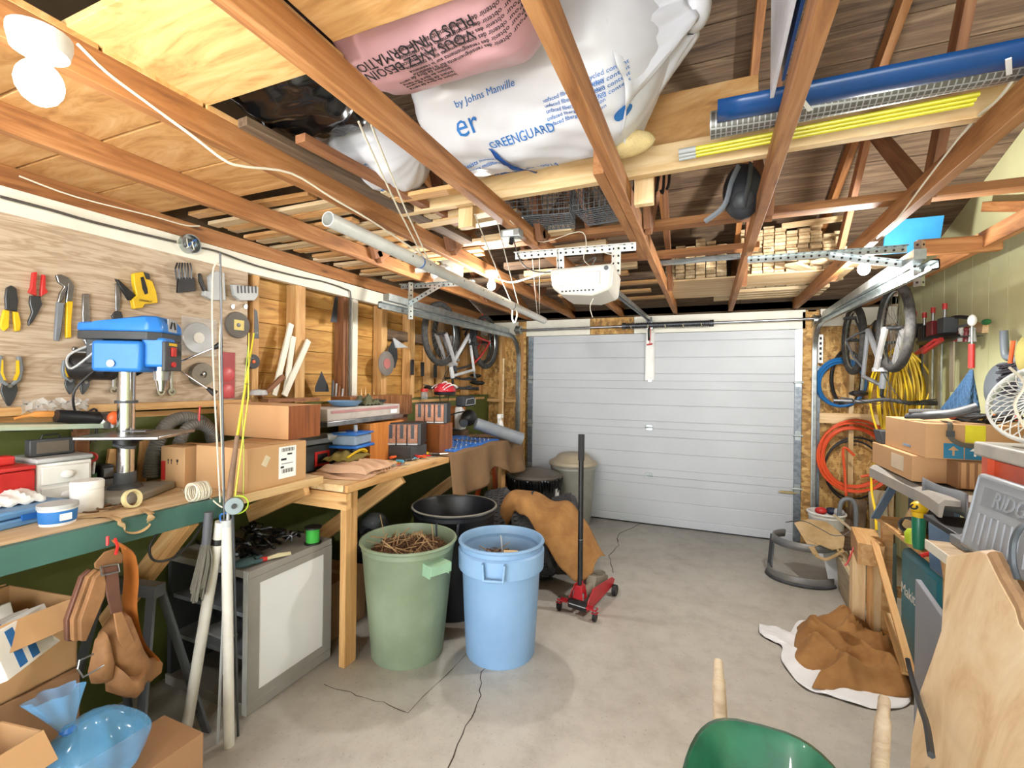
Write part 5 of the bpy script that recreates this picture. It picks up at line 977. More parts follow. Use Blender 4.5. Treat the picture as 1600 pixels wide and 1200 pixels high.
tw = thing('dry_twigs', 'dry brown twigs and leaves heaped in the green trash can', 'twigs', (-1.595, 2.285, .56)); tw['kind'] = 'stuff'
def litter(o, R, n, mound, seed, mats_):
    rnd = random.Random(seed); B().lathe([(0, mound)]+[(R*t_, mound*(1-t_*t_)) for t_ in (.2, .4, .6, .8, 1)], n=40).build('heap', mats_[0], o, ang=180)['kind'] = 'stuff'
    b = B(); b2 = B()
    for k in range(n):
        r = R*math.sqrt(rnd.random())*.93; a = rnd.uniform(0, 2*PI); z = mound*(1-(r/R)**2)+rnd.uniform(0, .02); L = rnd.uniform(.01, .05) if k % 9 else rnd.uniform(.08, .18); d = V((rnd.uniform(-1, 1), rnd.uniform(-1, 1), rnd.uniform(-.3, .5))).normalized()*L
        p = V((r*math.cos(a), r*math.sin(a), z)); e = p+d
        if math.hypot(e.x, e.y) > R: e = p-V((p.x, p.y, -.1))*.3
        (b if k % 9 else b2).tube([p, p.lerp(e, .5)+V((0, 0, rnd.uniform(-.004, .008))), e], rnd.uniform(.0015, .004), 4)
    b.build('twigs', mats_[1], o)['kind'] = 'stuff'; b2.build('twigs_pale', mats_[2], o)['kind'] = 'stuff'
TW = [M('leaf_litter', '#4a3018', .9, bmp=1, scale=30), M('twig_brown', '#6a452a', .8, var=.3), M('twig_pale', '#a08058', .8)]
litter(tw, .245, 900, .05, 1, TW)
bc = can('trash_can', 'light blue trash can with twigs and scraps inside', (-1.10, 2.50, 0), .20, .235, .655, CBL, rim=.016)
B().lathe([(.225, .50), (.247, .502), (.25, .60), (.24, .61), (.226, .61), (.226, .50)], n=64).build('collar', CBL, bc)
loophandle(bc, math.atan2(-.93, .25), .245, .60, CBL, w=.13, dr=.035, hh=.085); loophandle(bc, math.atan2(.93, -.25), .245, .60, CBL, w=.13, dr=.035, hh=.085)
tw = thing('dry_twigs', 'thin layer of dry litter low in the blue trash can', 'litter', (-1.10, 2.50, .50)); tw['kind'] = 'stuff'; litter(tw, .2, 300, .03, 2, TW)
o = thing('scrap_block', 'small wood offcut sticking up out of the litter in the blue can', 'offcut', (-1.02, 2.45, .56), RZ(20)); B().mm((-.04, -.015, 0), (.04, .02, .045)).build('offcut', W_PINE, o)
o = tag(B().tube([(0, 0, 0), (-.01, 0, .06), (-.02, .01, .11), (-.025, .01, .12)], .004).build('bent_wire', LGREY, loc=(-1.07, 2.46, .56)), 'bent pale plastic stick standing in the litter of the blue can', 'stick')
bk = can('trash_can', 'large open black trash can with dusty rim behind the green and blue ones', (-1.62, 2.86, 0), .24, .285, .70, CBK, ribs=8)
B().lathe([(.287, .697), (.298, .70), (.295, .706), (.285, .706)], n=96).build('dusty_rim', M('dust_rim', '#7c786c', .8), bk); loophandle(bk, math.atan2(-.9, .35), .285, .66, M('black_handle', '#3c4048', .4), w=.15, dr=.04, hh=.08)
wb_ = can('trash_can', 'black trash can with domed dark lid and bin bag beside the door', (-1.66, 4.60, 0), .22, .27, .60, BLACK)
B().lathe([(.285, .585), (.29, .60), (.28, .615), (.26, .612), (.25, .625), (.12, .66), (0, .67)], n=64).build('lid', M('lid_brown_grey', '#544e46', .5, var=.15), wb_); b = B()
for k in range(60): a = k/60*2*PI; b.tube(spline([(.27*math.cos(a), .27*math.sin(a), .59), (.29*math.cos(a+.02), .29*math.sin(a+.02), .565+.015*math.sin(k)), (.27*math.cos(a+.05), .27*math.sin(a+.05), .48+.03*math.sin(k*1.7))], 3), .012, 5)
b.build('bin_bag', mats['glossy_black'], wb_)['kind'] = 'stuff'
B().mm((.245, -.06, .40), (.272, -.0, .50)).build('sticker', PAPER, wb_)
wg = can('trash_can', 'tall grey trash can with beige domed lid against the garage door', (-1.38, 5.10, 0), .20, .25, .66, M('grey_can', '#8f8f86', .5)); B().lathe([(.262, .65), (.27, .665), (.26, .69), (.2, .72), (.17, .76), (.13, .775), (0, .775)], n=64).build('lid', M('beige_lid', '#a59a84', .5, var=.08), wg)
o = thing('orange_sawhorse', 'orange folding sawhorse half hidden under the far bench', 'sawhorse', (-2.15, 4.86, 0)); B().mm((-.05, -.4, .70), (.05, .3, .74)).build('top', DGREY, o)
for sx in (-1, 1):
    for y in (-.35, .25): B().slab([(sx*.03, y, .7), (sx*.06, y, .7), (sx*.2, y-.1, 0), (sx*.17, y-.1, 0)], (0, .06, 0)).build('leg', ORANGE, o)
# tyres
def tyre(lb, c, ax, R=.33, W_=.11, rim=True):
    z = V(ax).normalized(); x = z.orthogonal().normalized(); y = z.cross(x); o = thing('tyre', lb, 'tyre', c, fr(x, y, z))
    pr = [(R*.62, -W_*.8), (R*.72, -W_), (R*.9, -W_*1.02), (R*.985, -W_*.78), (R, -W_*.5), (R*1.003, 0), (R, W_*.5), (R*.985, W_*.78), (R*.9, W_*1.02), (R*.72, W_), (R*.62, W_*.8), (R*.60, 0), (R*.62, -W_*.8)]
    b = B().lathe(pr, n=72); b.build('carcass', RUBBER, o)
    b = B(); n = 60
    for i in range(n):
        a = 2*PI*i/n
        for j, zz in enumerate((-.065, -.022, .022, .065)):
            aa = a+.05*(j % 2); rr = R*1.003; f = fr((math.cos(aa), math.sin(aa), 0), (-math.sin(aa), math.cos(aa), 0), (0, 0, 1)); b.box(V((rr*math.cos(aa), rr*math.sin(aa), zz)), (.012, .022, .034), rot=f @ RX(18 if j % 2 else -18))
    b.build('tread', M('tread_rubber', '#3a3a3c', .8), o)['kind'] = 'stuff'; return o
tyre('winter tyre leaning with its tread toward the camera under the tan cloth', (-1.30, 3.62, .315), (.93, .26, .28))
tyre('dark tyre on the right of the pair, under the right half of the tan cloth', (-1.07, 3.90, .295), (.93, .26, .28), R=.30)
tyre('tyre half hidden between the black can and the tan cloth', (-1.59, 3.65, .315), (.93, .26, .22))
TC = M('tan_canvas', '#a67a46', .92, var=.12, scale=7, bmp=.2, col2='#8a6032')
top = [(772, 808), (788, 780), (815, 764), (855, 778), (890, 786), (915, 815), (946, 868)]; bot = [(792, 822), (802, 803), (818, 803), (840, 835), (868, 872), (893, 908), (927, 897)]
ty = [3.62, 3.66, 3.7, 3.72, 3.70, 3.64, 3.52]; by = [3.40, 3.36, 3.34, 3.28, 3.22, 3.20, 3.36]
T_ = spline([at(x, y, Y=d) for (x, y), d in zip(top, ty)], 8); B_ = spline([at(x, y, Y=d) for (x, y), d in zip(bot, by)], 8)
def clo(u, v):
    i = min(len(T_)-1.001, u*(len(T_)-1)); k = int(i); a = T_[k].lerp(T_[k+1], i-k); c = B_[k].lerp(B_[k+1], i-k); p = a.lerp(c, v)
    s_ = math.sin(v*PI); return p+V((.0, -.07*s_+.018*math.sin(u*19+v*5), .06*s_+.012*math.sin(u*31+2*v)-.0*v))
o0 = clo(.5, .5); cl_ = thing('tan_canvas_cloth', 'stiff tan canvas sheet thrown over the leaning tyres', 'cloth', o0); B().grid(lambda u, v: clo(u, v)-o0, 60, 20).build('cloth', TC, cl_, solid=.005)
# floor jack
jr = thing('floor_jack', 'red trolley jack with tall black upright handle standing on the floor', 'jack', (-.79, 3.10, 0), RZ(-12) @ MX.Diagonal((.78, .82, 1)))
JR = M('jack_red', '#b5202a', .35, var=.15); RD = M('dusty_metal', '#8a8272', .7)
for s in (-1, 1):
    B().prism([(-.02, .04), (.06, .035), (.52, .06), (.56, .10), (.5, .13), (.25, .15), (.1, .16), (-.0, .1)], s*.09-.004, s*.09+.004, fr((0, 1, 0), (0, 0, 1), (1, 0, 0))).build('side_plate', JR, jr, bev=.002)
    cs = B().cyl((s*.17-.012, -.03, .032), (s*.17+.012, -.03, .032), .032).build('caster', BLACK, jr); B().box((s*.14, -.02, .075), (.09, .05, .012)).box((s*.17, -.03, .055), (.045, .045, .006)).build('caster_arm', JR, jr); B().cyl((s*.17, -.03, .06), (s*.17, -.03, .09), .015).build('bolt', STEEL, jr)
    B().cyl((s*.12-.018, .50, .04), (s*.12+.018, .50, .04), .04, n=24).build('front_wheel', BLACK, jr)
B().mm((-.088, -.02, .035), (.088, -.01, .095)).build('name_plate', BLACK, jr); B().mm((-.085, -.0115, .058), (.085, -.0105, .062)).build('stripe', WHITE, jr) ; B().mm((-.08, -.0215, .06), (.08, -.0205, .066)).build('silver_stripe', LGREY, jr)
B().cyl((0, .05, .11), (0, .33, .12), .035).build('hydraulic_cylinder', RD, jr); B().prism([(.2, .10), (.5, .10), (.5, .14), (.25, .19)], -.05, .05, fr((0, 1, 0), (0, 0, 1), (1, 0, 0))).build('lift_arm', RD, jr, bev=.006); B().lathe([(.0, .0), (.05, 0), (.055, .02), (.048, .02), (.045, .01), (0, .01)], c=(0, .42, .15), n=24).build('saddle', RD, jr)
B().prism([(-.05, .1), (.05, .1), (.03, .19), (-.03, .19)], .0, .08, FB).build('handle_socket', JR, jr, loc=(0, .07, 0), bev=.004); B().cyl((0, .03, .10), (0, .035, .22), .028, .024).build('handle_yoke', JR, jr)
for s in (-1, 1): B().cyl((s*.045, .0, .10), (s*.045, .0, .15), .008).build('spring', STEEL, jr)
B().cyl((0, .03, .17), (0, .02, 1.20), .0225).build('handle', BLACK, jr); B().cyl((0, .021, 1.04), (0, .0195, 1.215), .0275).build('grip', M('grip_black', '#2a2a2c', .8), jr); B().cyl((0, .026, .5), (0, .0255, .505), .024).build('joint_ring', STEEL, jr)
# black bucket and respirator
bb_ = can('bucket', 'black bucket with dark lid under the far bench behind the green can', (-2.25, 2.75, 0), .15, .17, .42, BLACK, cat='bucket'); B().lathe([(.18, .40), (.185, .43), (.17, .435), (0, .44)], n=40).build('lid', DGREY, bb_)
o = thing('welding_mask', 'dark grey plastic respirator mask on the black bucket', 'mask', (-2.2, 2.72, .445)); B().sph((0, 0, .08), (.11, .11, .09), 20).build('shell', DGREY, o); B().cyl((.04, -.1, .06), (.05, -.14, .05), .035).build('filter', BLACK, o); B().cyl((.1, .02, .06), (.13, .0, .05), .035).build('filter', BLACK, o); B().sph((.02, -.03, .12), (.09, .085, .06), 18).build('visor', M('smoky_visor', '#70757a', .15, alpha=.6), o)
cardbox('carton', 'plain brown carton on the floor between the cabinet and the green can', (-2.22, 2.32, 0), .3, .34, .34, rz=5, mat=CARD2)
if 0: o = B().mm((-.15, -.17, 0), (.15, .17, .30)).build('paper_sack', M('pale_sack', '#a09080', .9), loc=(-2.2, 2.33, .345), bev=.03); tag(o, 'pale paper sack standing on the plain brown carton', 'sack')
# sawhorse, tool belt, boxes, blue bag
sh_ = thing('steel_sawhorse', 'dark grey steel sawhorse behind the leather tool belt', 'sawhorse', (-2.24, 1.20, 0), RZ(10)); B().mm((-.14, -.025, .66), (.16, .025, .71)).build('beam', M('grey_paint_metal', '#55585c', .4), sh_)
for sx, x1 in ((-.12, -.19), (.14, .24)):
    for s in (-1, 1): B().slab([(sx-.02, s*.015, .67), (sx+.02, s*.015, .67), (x1+.02, s*.15, 0), (x1-.02, s*.15, 0)], (0, s*.012, 0)).build('leg', mats['grey_paint_metal'], sh_)
LE = M('tan_leather', '#9a6e46', .75, col2='#74502e', scale=8, bmp=.15); LE2 = M('brown_leather', '#6e4634', .6, col2='#56362a'); LE3 = M('orange_leather', '#b56a2a', .6)
tbp = at(180, 870, X=-1.93); tb_ = thing('leather_tool_belt', 'tan leather tool belt with pouches hanging from a red hook under the bench edge', 'tool belt', tbp)
def tbl(px, py, dx=0.): return at(px, py, X=-1.93+dx)-tbp
def sheet(name, px, dx, th, mat):
    b = B().slab([tbl(x, y, dx) for x, y in px], (th, 0, 0)); return b.build(name, mat, tb_, bev=.003)
def pouch(name, px, dx, th, mat, bul=.05):
    """bulging leather pouch from an outline"""
    P = [tbl(x, y, dx) for x, y in px]; c = sum(P, V())/len(P); b = B(); n = len(P); vs = []
    for k, (s, d) in enumerate(((1, 0), (.92, bul*.5), (.7, bul*.85), (.35, bul))): vs += [c+(p-c)*s+V((d, 0, 0)) for p in P]
    fs = [(k*n+i, k*n+(i+1) % n, (k+1)*n+(i+1) % n, (k+1)*n+i) for k in range(3) for i in range(n)]+[tuple(range(3*n, 4*n)), tuple(range(n))[::-1]]
    return b.add(vs, fs).build(name, mat, tb_, ang=70)
B().tube(spline([tbl(186, 851, .03), tbl(200, 862, .02), tbl(205, 900, .0), tbl(203, 950, .0), tbl(215, 1000), tbl(240, 1030, .01)], 6), .045, 8, flat=.12, upv=(0, 1, .1)).build('belt_strap', LE3, tb_)
sheet('belt_end', [(146, 880), (162, 862), (180, 856), (192, 866), (190, 880), (176, 882), (158, 890), (147, 888)], .06, .006, LE)
sheet('belt_strap', [(158, 887), (183, 882), (187, 925), (191, 955), (172, 960), (165, 930)], .064, .006, LE2)
B().tube([tbl(157, 886, .075), tbl(184, 881, .075), tbl(187, 893, .075), tbl(159, 899, .075)], .0035, 6, True).build('buckle', STEEL, tb_)
for k, (x0, m_) in enumerate([(0, LE2), (10, LE), (22, LE)]): sheet('side_pouch', [(122+x0, 900), (136+x0, 888), (150+x0*.6, 895), (146+x0*.6, 930), (108+x0, 1000), (99+x0, 1000), (98+x0, 968)], .0+.025*k, .02, m_)
pouch('main_pouch', [(176, 958), (193, 955), (215, 1010), (228, 1030), (228, 1048), (218, 1068), (195, 1090), (165, 1080), (163, 1050), (148, 1020), (153, 990)], .01, .01, LE, .09)
sheet('pouch_flap', [(176, 958), (190, 955), (214, 1012), (226, 1030), (222, 1040), (200, 1026), (183, 1000)], .09, .006, LE)
pouch('nail_pouch', [(172, 1035), (190, 1052), (207, 1053), (222, 1040), (218, 1075), (205, 1090), (180, 1085), (163, 1065)], .07, .01, mats['tan_leather'], .06)
pouch('nail_pouch', [(148, 1000), (160, 985), (170, 1030), (166, 1065), (142, 1068), (137, 1050)], .05, .01, LE, .06)
sheet('hammer_loop_plate', [(222, 1032), (240, 1025), (252, 1035), (250, 1050), (232, 1065), (220, 1060)], .03, .012, LE)
B().tube([tbl(146, 1022, .12), tbl(124, 1032, .13), tbl(121, 1045, .14), tbl(130, 1058, .14), tbl(162, 1040, .12)], .003, 6).build('wire_loop', STEEL, tb_)
B().tube([tbl(181, 866, .08), tbl(184, 854, .06), tbl(180, 842, .02)], .005, 6).build('red_hook', RED, tb_); B().tube([tbl(168, 852, .02), tbl(168, 838, .02)], .005, 6).build('red_hook', RED, tb_)
up_ = (-2.02, .76)
o = cardbox('open_carton', 'open cardboard box of blue and white packets under the near bench', (-2.16, .72, .56), .34, .36, .24, rz=8, open_=True)
for k in range(4):
    q = thing('paper_packet', 'white packet with blue stripes sticking out of the open carton, '+['leftmost', 'largest', 'flat on top', 'behind the others'][k], 'packet', (-2.22+.08*k, .66+.03*k, .70+.02*(k % 2)), RZ(12*k) @ RY(-20)); B().mm((-.03, -.1, -.06), (.03, .12, .08)).build('packet', PAPER, q, bev=.003); B().mm((.0301, -.05, -.05), (.0308, -.02, .07)).mm((.0301, .0, -.05), (.0308, .03, .07)).build('stripes', BLUEINK, q)
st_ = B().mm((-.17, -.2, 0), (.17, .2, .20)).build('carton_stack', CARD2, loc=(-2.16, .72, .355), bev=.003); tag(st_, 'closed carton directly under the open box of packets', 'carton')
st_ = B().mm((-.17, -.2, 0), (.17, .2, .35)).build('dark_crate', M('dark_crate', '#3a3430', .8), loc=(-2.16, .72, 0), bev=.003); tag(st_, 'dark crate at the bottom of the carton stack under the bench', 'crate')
lo = at(30, 1090, X=-1.72); o = cardbox('open_carton', 'smaller open carton with a white jug in the bottom left corner', (-1.76, .58, .32), .16, .22, .26, rz=10, open_=True)
jug('white plastic jug standing in the small carton at the bottom left', (-1.76, .56, .33), WHITE, s=.9)
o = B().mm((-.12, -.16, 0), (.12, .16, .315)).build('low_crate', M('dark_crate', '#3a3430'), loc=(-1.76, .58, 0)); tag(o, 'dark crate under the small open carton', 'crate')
BBG = M('blue_bag_film', '#6ab2e6', .12, alpha=.38, var=.15, scale=6, coat=.5)
bgp = V((-1.72, .83, .46)); o = thing('blue_plastic_bag', 'knotted translucent blue plastic bag lying on a box at the bottom left', 'plastic bag', bgp, RZ(-10))
def bagf(u, v):
    a = u*2*PI; t_ = v; r = math.sin(t_*PI)**.6*(1+.05*math.sin(a*7+t_*5)+.03*math.sin(a*13)) if 0 < t_ < 1 else 0
    return V((.10*r*math.cos(a), .14*r*math.sin(a)+.0, -.14+.23*(1-t_)**1.3+.01*math.sin(a*9)*t_))
B().grid(bagf, 48, 24).build('bag', BBG, o)
def neck(u, v):
    a = u*2*PI; r = .016+.045*v**1.2*(1+.25*math.sin(a*6)); return V((r*math.cos(a)*.6-.0, -.06+r*math.sin(a)-.03*v, .06+.13*v))
B().grid(neck, 40, 10).build('gathered_neck', BBG, o); B().lathe([(.012, -.01), (.02, 0), (.012, .01)], c=(0, -.06, .065), n=16).build('knot', BLUE, o)
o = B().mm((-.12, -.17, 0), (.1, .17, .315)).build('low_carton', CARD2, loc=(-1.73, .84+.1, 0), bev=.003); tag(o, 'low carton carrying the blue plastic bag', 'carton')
wire('bench_hook_cable', [at(262, 815, X=-2.0), at(235, 850, X=-2.0), at(240, 875, X=-2.0), at(270, 872, X=-2.0), at(300, 845, X=-2.0), at(318, 815, X=-2.0)], .005, CB, 'black cable looped around the first bench brace')
# poles and fishing rods
def pole(name, lb, p0, p1, r, mat, extra=None, cat='pole'):
    p0, p1 = V(p0), V(p1); o = thing(name, lb, cat, p0); d = p1-p0; B().cyl((0, 0, 0), d, r, n=14).build('shaft', mat, o)
    if extra: extra(o, d)
    return o
WP = M('white_pole', '#d6d3ca', .45, var=.08)
pA = at(288, 1160, Z=0); pA1 = at(345, 815, X=-1.90)
def ex1(o, d): B().cyl(d*.90, d*.925, .0245).build('black_ferrule', BLACK, o); B().tube(spline([d, d+V((.0, .0, .03)), d+V((.02, .03, .03)), d+V((.02, .04, 0))], 4), .004).build('hook', BLUE, o)
pole('extension_pole', 'white pole leaning against the bench, its foot farther left', pA, pA1, .022, WP, ex1)
pB = at(358, 1165, Z=0); pB1 = at(354, 812, X=-1.885); pole('extension_pole', 'white pole standing nearly upright beside the leaning one', pB, pB1, .021, WP, lambda o, d: B().cyl(d*.97, d, .0225).build('cap', LGREY, o))
RY_ = M('rod_yellow', '#d8c62a', .35); CORK = M('dusty_cork', '#8a6e58', .8, col2='#6e5644')
r0 = at(340, 1160, Z=0); q0 = at(355, 795, X=-1.875)
o = thing('fishing_rod', 'yellow fishing rod with dusty brown grip and green line reel', 'fishing rod', r0); qq = [at(357, 790, X=-1.87)-r0, at(362, 745, X=-1.87)-r0, at(371, 680, X=-1.87)-r0, at(384, 600, X=-1.87)-r0, at(397, 520, X=-1.87)-r0]
B().tube([V((0, 0, 0)), qq[0]], .006).build('lower_section', LGREY, o); B().tube(qq[0:3], [.013, .012, .009], 10).build('grip', CORK, o); B().tube(qq[2:], [.006, .0045, .003], 8).build('blank', RY_, o); 
for k in range(3): p = qq[3].lerp(qq[4], k/2); B().tube(arc(p+V((.01, .0, 0)), .009, 0, 360, 10, (1, 0, 0), (0, 1, 0)), .0015, 5).build('guide', STEEL, o)
rc = at(366, 790, X=-1.83)-r0; fz = V((.75, -.6, .1)).normalized(); fx = fz.orthogonal().normalized(); rf = fr(fx, fz.cross(fx), fz)
rl_ = B().lathe([(0, -.02), (.034, -.02), (.036, -.012), (.036, .012), (.034, .02), (0, .02)], c=rc, ax=rf, n=32).build('reel', M('reel_grey', '#7d8790', .3, .6), o); B().lathe([(.034, -.008), (.039, -.006), (.039, .006), (.034, .008)], c=rc+V((.0, .018, 0)), ax=rf, n=32).build('line', M('line_lime', '#b8d83a', .4), rl_); B().cyl(rc+rf @ V((0, 0, .02)), rc+rf @ V((0, 0, .032)), .01).build('reel_hub', BLACK, rl_)
r1 = at(372, 1150, Z=0)
o = thing('fishing_rod', 'second thin yellow rod crossing the first at its tip', 'fishing rod', r1); B().tube([V((0, 0, 0)), at(364, 800, X=-1.86)-r1], .005).build('lower_section', DGREY, o); B().tube([at(364, 800, X=-1.86)-r1, at(388, 620, X=-1.86)-r1, at(389, 520, X=-1.86)-r1], [.0045, .0035, .002], 6).build('blank', RY_, o)
wire('fishing_line', [at(380, 775, X=-1.85), at(381, 700, X=-1.85), at(379, 640, X=-1.85), at(388, 540, X=-1.85)], .0012, mats['line_lime'], 'yellow green fishing line running up from the reel', 'line', k=3)
r2 = at(350, 1150, Z=0); o = thing('thin_rod', 'thin dark steel rod standing upright beside the fishing rods', 'rod', r2); B().tube([V((0, 0, 0)), at(350, 780, X=-1.89)-r2, at(344, 395, X=-1.92)-r2], .004, 6).build('shaft', DSTEEL, o)
wire('cord_loop', [at(344, 785, X=-1.90), at(333, 560, X=-1.91), at(332, 440, X=-1.92), at(337, 413, X=-1.92), at(345, 420, X=-1.92), at(347, 470, X=-1.92), at(343, 560, X=-1.91), at(349, 780, X=-1.90)], .0035, ROPE, 'tall loop of white cord hanging beside the thin steel rod', 'cord', k=4)
mp = at(322, 850, X=-1.91); o = thing('tasselled_duster', 'dark tasselled duster hanging by the white pole at the cabinet', 'duster', mp); b = B(); rnd = random.Random(8)
for k in range(46): x = rnd.uniform(-.012, .012); y = rnd.uniform(-.035, .025); b.tube(spline([(x, y*.3, -.0), (x+.005, y, -.08), (x, y-.02, -.16-rnd.uniform(0, .07))], 3), .004, 5)
b.build('tassels', M('dusty_tassel', '#6b685e', .95), o)['kind'] = 'stuff'; B().cyl((0, 0, 0), (0, .01, .13), .017).build('sleeve', M('sleeve_grey', '#54565c', .6), o)
# ================================================================ bicycles
def bike(name, lb, loc, s, c1, c2, rz=0):
    f = fr((0, -1, 0), (-1, 0, 0), (0, 0, -1)); o = thing(name, lb, 'bicycle', loc, RZ(rz) @ f @ MX.Diagonal((s, s, s)))
    Z = V
    ra, fa, bb, st_, ht, hb = V((0, 0, .33)), V((1.05, 0, .33)), V((.43, 0, .28)), V((.30, 0, .70)), V((.80, 0, .78)), V((.84, 0, .66))
    b = B().tube([bb, st_], .017).tube([st_+V((.0, 0, -.02)), ht+V((.0, 0, -.02))], .017).tube([hb, bb], .022).tube([ht, hb], .024); b.build('frame', c1, o)
    b = B()
    for y in (-.05, .05): b.tube([bb, V((.3, y, .3)), V((0, y*1.2, .33))], .010).tube([V((.33, 0, .62)), V((.2, y, .5)), V((0, y*1.2, .33))], .009)
    b.build('rear_triangle', c2, o); b = B()
    for y in (-.055, .055): b.tube([V((.85, y, .64)), V((.95, y, .47)), V((1.05, y, .33))], .022)
    b.box((.85, 0, .635), (.05, .15, .03)); b.build('fork', M('fork_grey', '#c8c8c8', .35, .5), o)
    for c, nm in ((ra, 'rear_wheel'), (fa, 'front_wheel')):
        fxz = fr((1, 0, 0), (0, 0, 1), (0, -1, 0)); w_ = B().lathe([(.283+.024*math.cos(t*PI/6)+.0, .024*math.sin(t*PI/6)) for t in range(13)]+[], c=c, ax=fxz, n=56); 
        b = B(); vs = []; b.tube([c+V((.302*math.cos(2*PI*i/56), 0, .302*math.sin(2*PI*i/56))) for i in range(56)], .031, 10, True); w_ = b.build(nm, M('bike_tyre', '#4a4844', .85, col2='#2c2b2a', bmp=.9, scale=25), o)
        b = B().tube([c+V((.276*math.cos(2*PI*i/56), 0, .276*math.sin(2*PI*i/56))) for i in range(56)], .009, 6, True); b.build('rim', GALV, w_)
        b = B(); [b.tube([c+V((.02*math.cos(a+.5), .02*(-1)**k, .02*math.sin(a+.5))), c+V((.272*math.cos(a), 0, .272*math.sin(a)))], .0012, 4) for k, a in enumerate([2*PI*i/28 for i in range(28)])]; b.build('spokes', STEEL, w_)['kind'] = 'stuff'
        B().cyl(c+V((0, -.05, 0)), c+V((0, .05, 0)), .016).build('hub', DSTEEL, w_)
    B().lathe([(.02, -.002), (.08, -.003), (.085, 0), (.08, .003), (.02, .002)], c=bb+V((0, -.05, 0)), ax=fr((1, 0, 0), (0, 0, 1), (0, -1, 0)), n=32).tube([bb+V((0, -.06, 0)), bb+V((.1, -.07, .12))], .009).build('crank', DSTEEL, o); B().tube([bb+V((0, .06, 0)), bb+V((-.1, .07, -.12))], .009).build('crank_arm', DSTEEL, o)
    for p in (bb+V((.1, -.11, .12)), bb+V((-.1, .11, -.12))): B().box(p, (.09, .08, .02)).build('pedal', BLACK, o)
    B().tube([bb+V((0, -.05, .08)), V((.2, -.05, .37)), V((0, -.05, .36))], .003).tube([bb+V((0, -.05, -.08)), V((.2, -.05, .25)), V((0, -.05, .29))], .003).build('chain', DSTEEL, o)
    B().tube([st_, st_+V((-.03, 0, .1))], .013).build('seat_post', GALV, o); b = B(); b.add([], []); B().sph((.24, 0, .83), (.13, .05, .025), 20).sph((.17, 0, .835), (.06, .075, .028), 18).build('saddle', BLACK, o)
    B().tube([ht, ht+V((-.01, 0, .06)), ht+V((.06, 0, .09))], .014).build('stem', BLACK, o); hbp = ht+V((.06, 0, .09)); B().tube(spline([hbp+V((-.03, -.32, .02)), hbp+V((0, -.15, .02)), hbp, hbp+V((0, .15, .02)), hbp+V((-.03, .32, .02))], 5), .015).build('handlebar', DGREY, o)
    for y in (-1, 1): B().tube([hbp+V((-.03, y*.33, .02)), hbp+V((-.015, y*.21, .02))], .018).build('grip', BLACK, o); B().tube([hbp+V((0, y*.2, .02)), hbp+V((.04, y*.22, .0)), hbp+V((.05, y*.3, -.01))], .006).build('brake_lever', DGREY, o)
    B().tube(spline([hbp+V((.02, -.2, 0)), hbp+V((.12, -.1, .03)), hbp+V((.1, 0, -.12)), V((.6, 0, .5))], 5), .003).tube(spline([hbp+V((.02, .2, 0)), hbp+V((.14, .05, .02)), hbp+V((.08, .0, -.2)), fa+V((0, .05, .1))], 5), .003).build('brake_cable', BLACK, o)
    return o
bike('bicycle', 'white and red mountain bike hung upside down along the left wall', (-2.36, 4.84, 2.325), .93, M('bike_white', '#d4d6d8', .3), M('bike_red', '#c23030', .3))
bike('bicycle', 'smaller bicycle hung upside down in the far left corner, behind the white and red one', (-2.52, 5.08, 2.30), .80, M('bike_dark', '#4a4e54', .4), M('bike_orange', '#c65a30', .35), rz=-0)
rb = bike('bicycle', 'silver and white mountain bike hung upside down by the right wall', (1.19, 4.98, 2.28), .93, M('bike_silver', '#94979c', .3, .3), M('bike_silver2', '#6f7276', .35, .4))
for y in (4.3,): o = B().tube([(0, 0, .0), (0, .0, -.06), (.03, 0, -.07)], .006).build('ceiling_hook', RED, loc=(-2.36, y+.45, 2.335)); tag(o, 'red hook holding the white and red bicycle to the joist', 'hook')
o = thing('bike_helmet', 'red and white bicycle helmet hanging from the left bicycle handlebar', 'helmet', at(695, 612, X=-2.12)); b = B()
def helm(u, v):
    a = u*2*PI; t_ = v*PI/2; r = math.sin(t_); k = 1+.03*math.cos(a*8)*math.sin(t_*2); return V((.085*r*math.cos(a)*k, .115*r*math.sin(a)*k, .075*math.cos(t_)*k))
B().grid(helm, 48, 14).build('shell', M('helmet_red', '#a82430', .3), o, solid=.008)
for k in range(5): B().tube(spline([(-.07+.035*k, -.095, .035), (-.078+.039*k, 0, .086-.013*abs(k-2)), (-.07+.035*k, .095, .035)], 5), .010, 6, flat=.4).build('white_rib', WHITE, o)
B().lathe([(.082, -.03), (.088, -.01), (.082, .0), (.076, -.01), (.082, -.03)], sx=1, sy=1.3, n=32).build('rim', BLACK, o); B().tube([(0, -.09, -.02), (.0, -.06, -.13), (0, .02, -.17), (0, .08, -.02)], .004).build('strap', BLACK, o)
o = thing('handlebar_bag', 'black handlebar bag with grey piping next to the helmet', 'bag', at(728, 626, X=-2.12), RZ(0)); B().mm((-.05, -.12, -.055), (.05, .11, .045)).build('bag', M('bag_black', '#303236', .8), o, bev=.02); B().tube([(.052, -.1, -.04), (.052, .09, -.035), (.052, .09, .01), (.052, .05, .025), (.052, -.08, .015)], .003, 6, True).build('piping', LGREY, o)
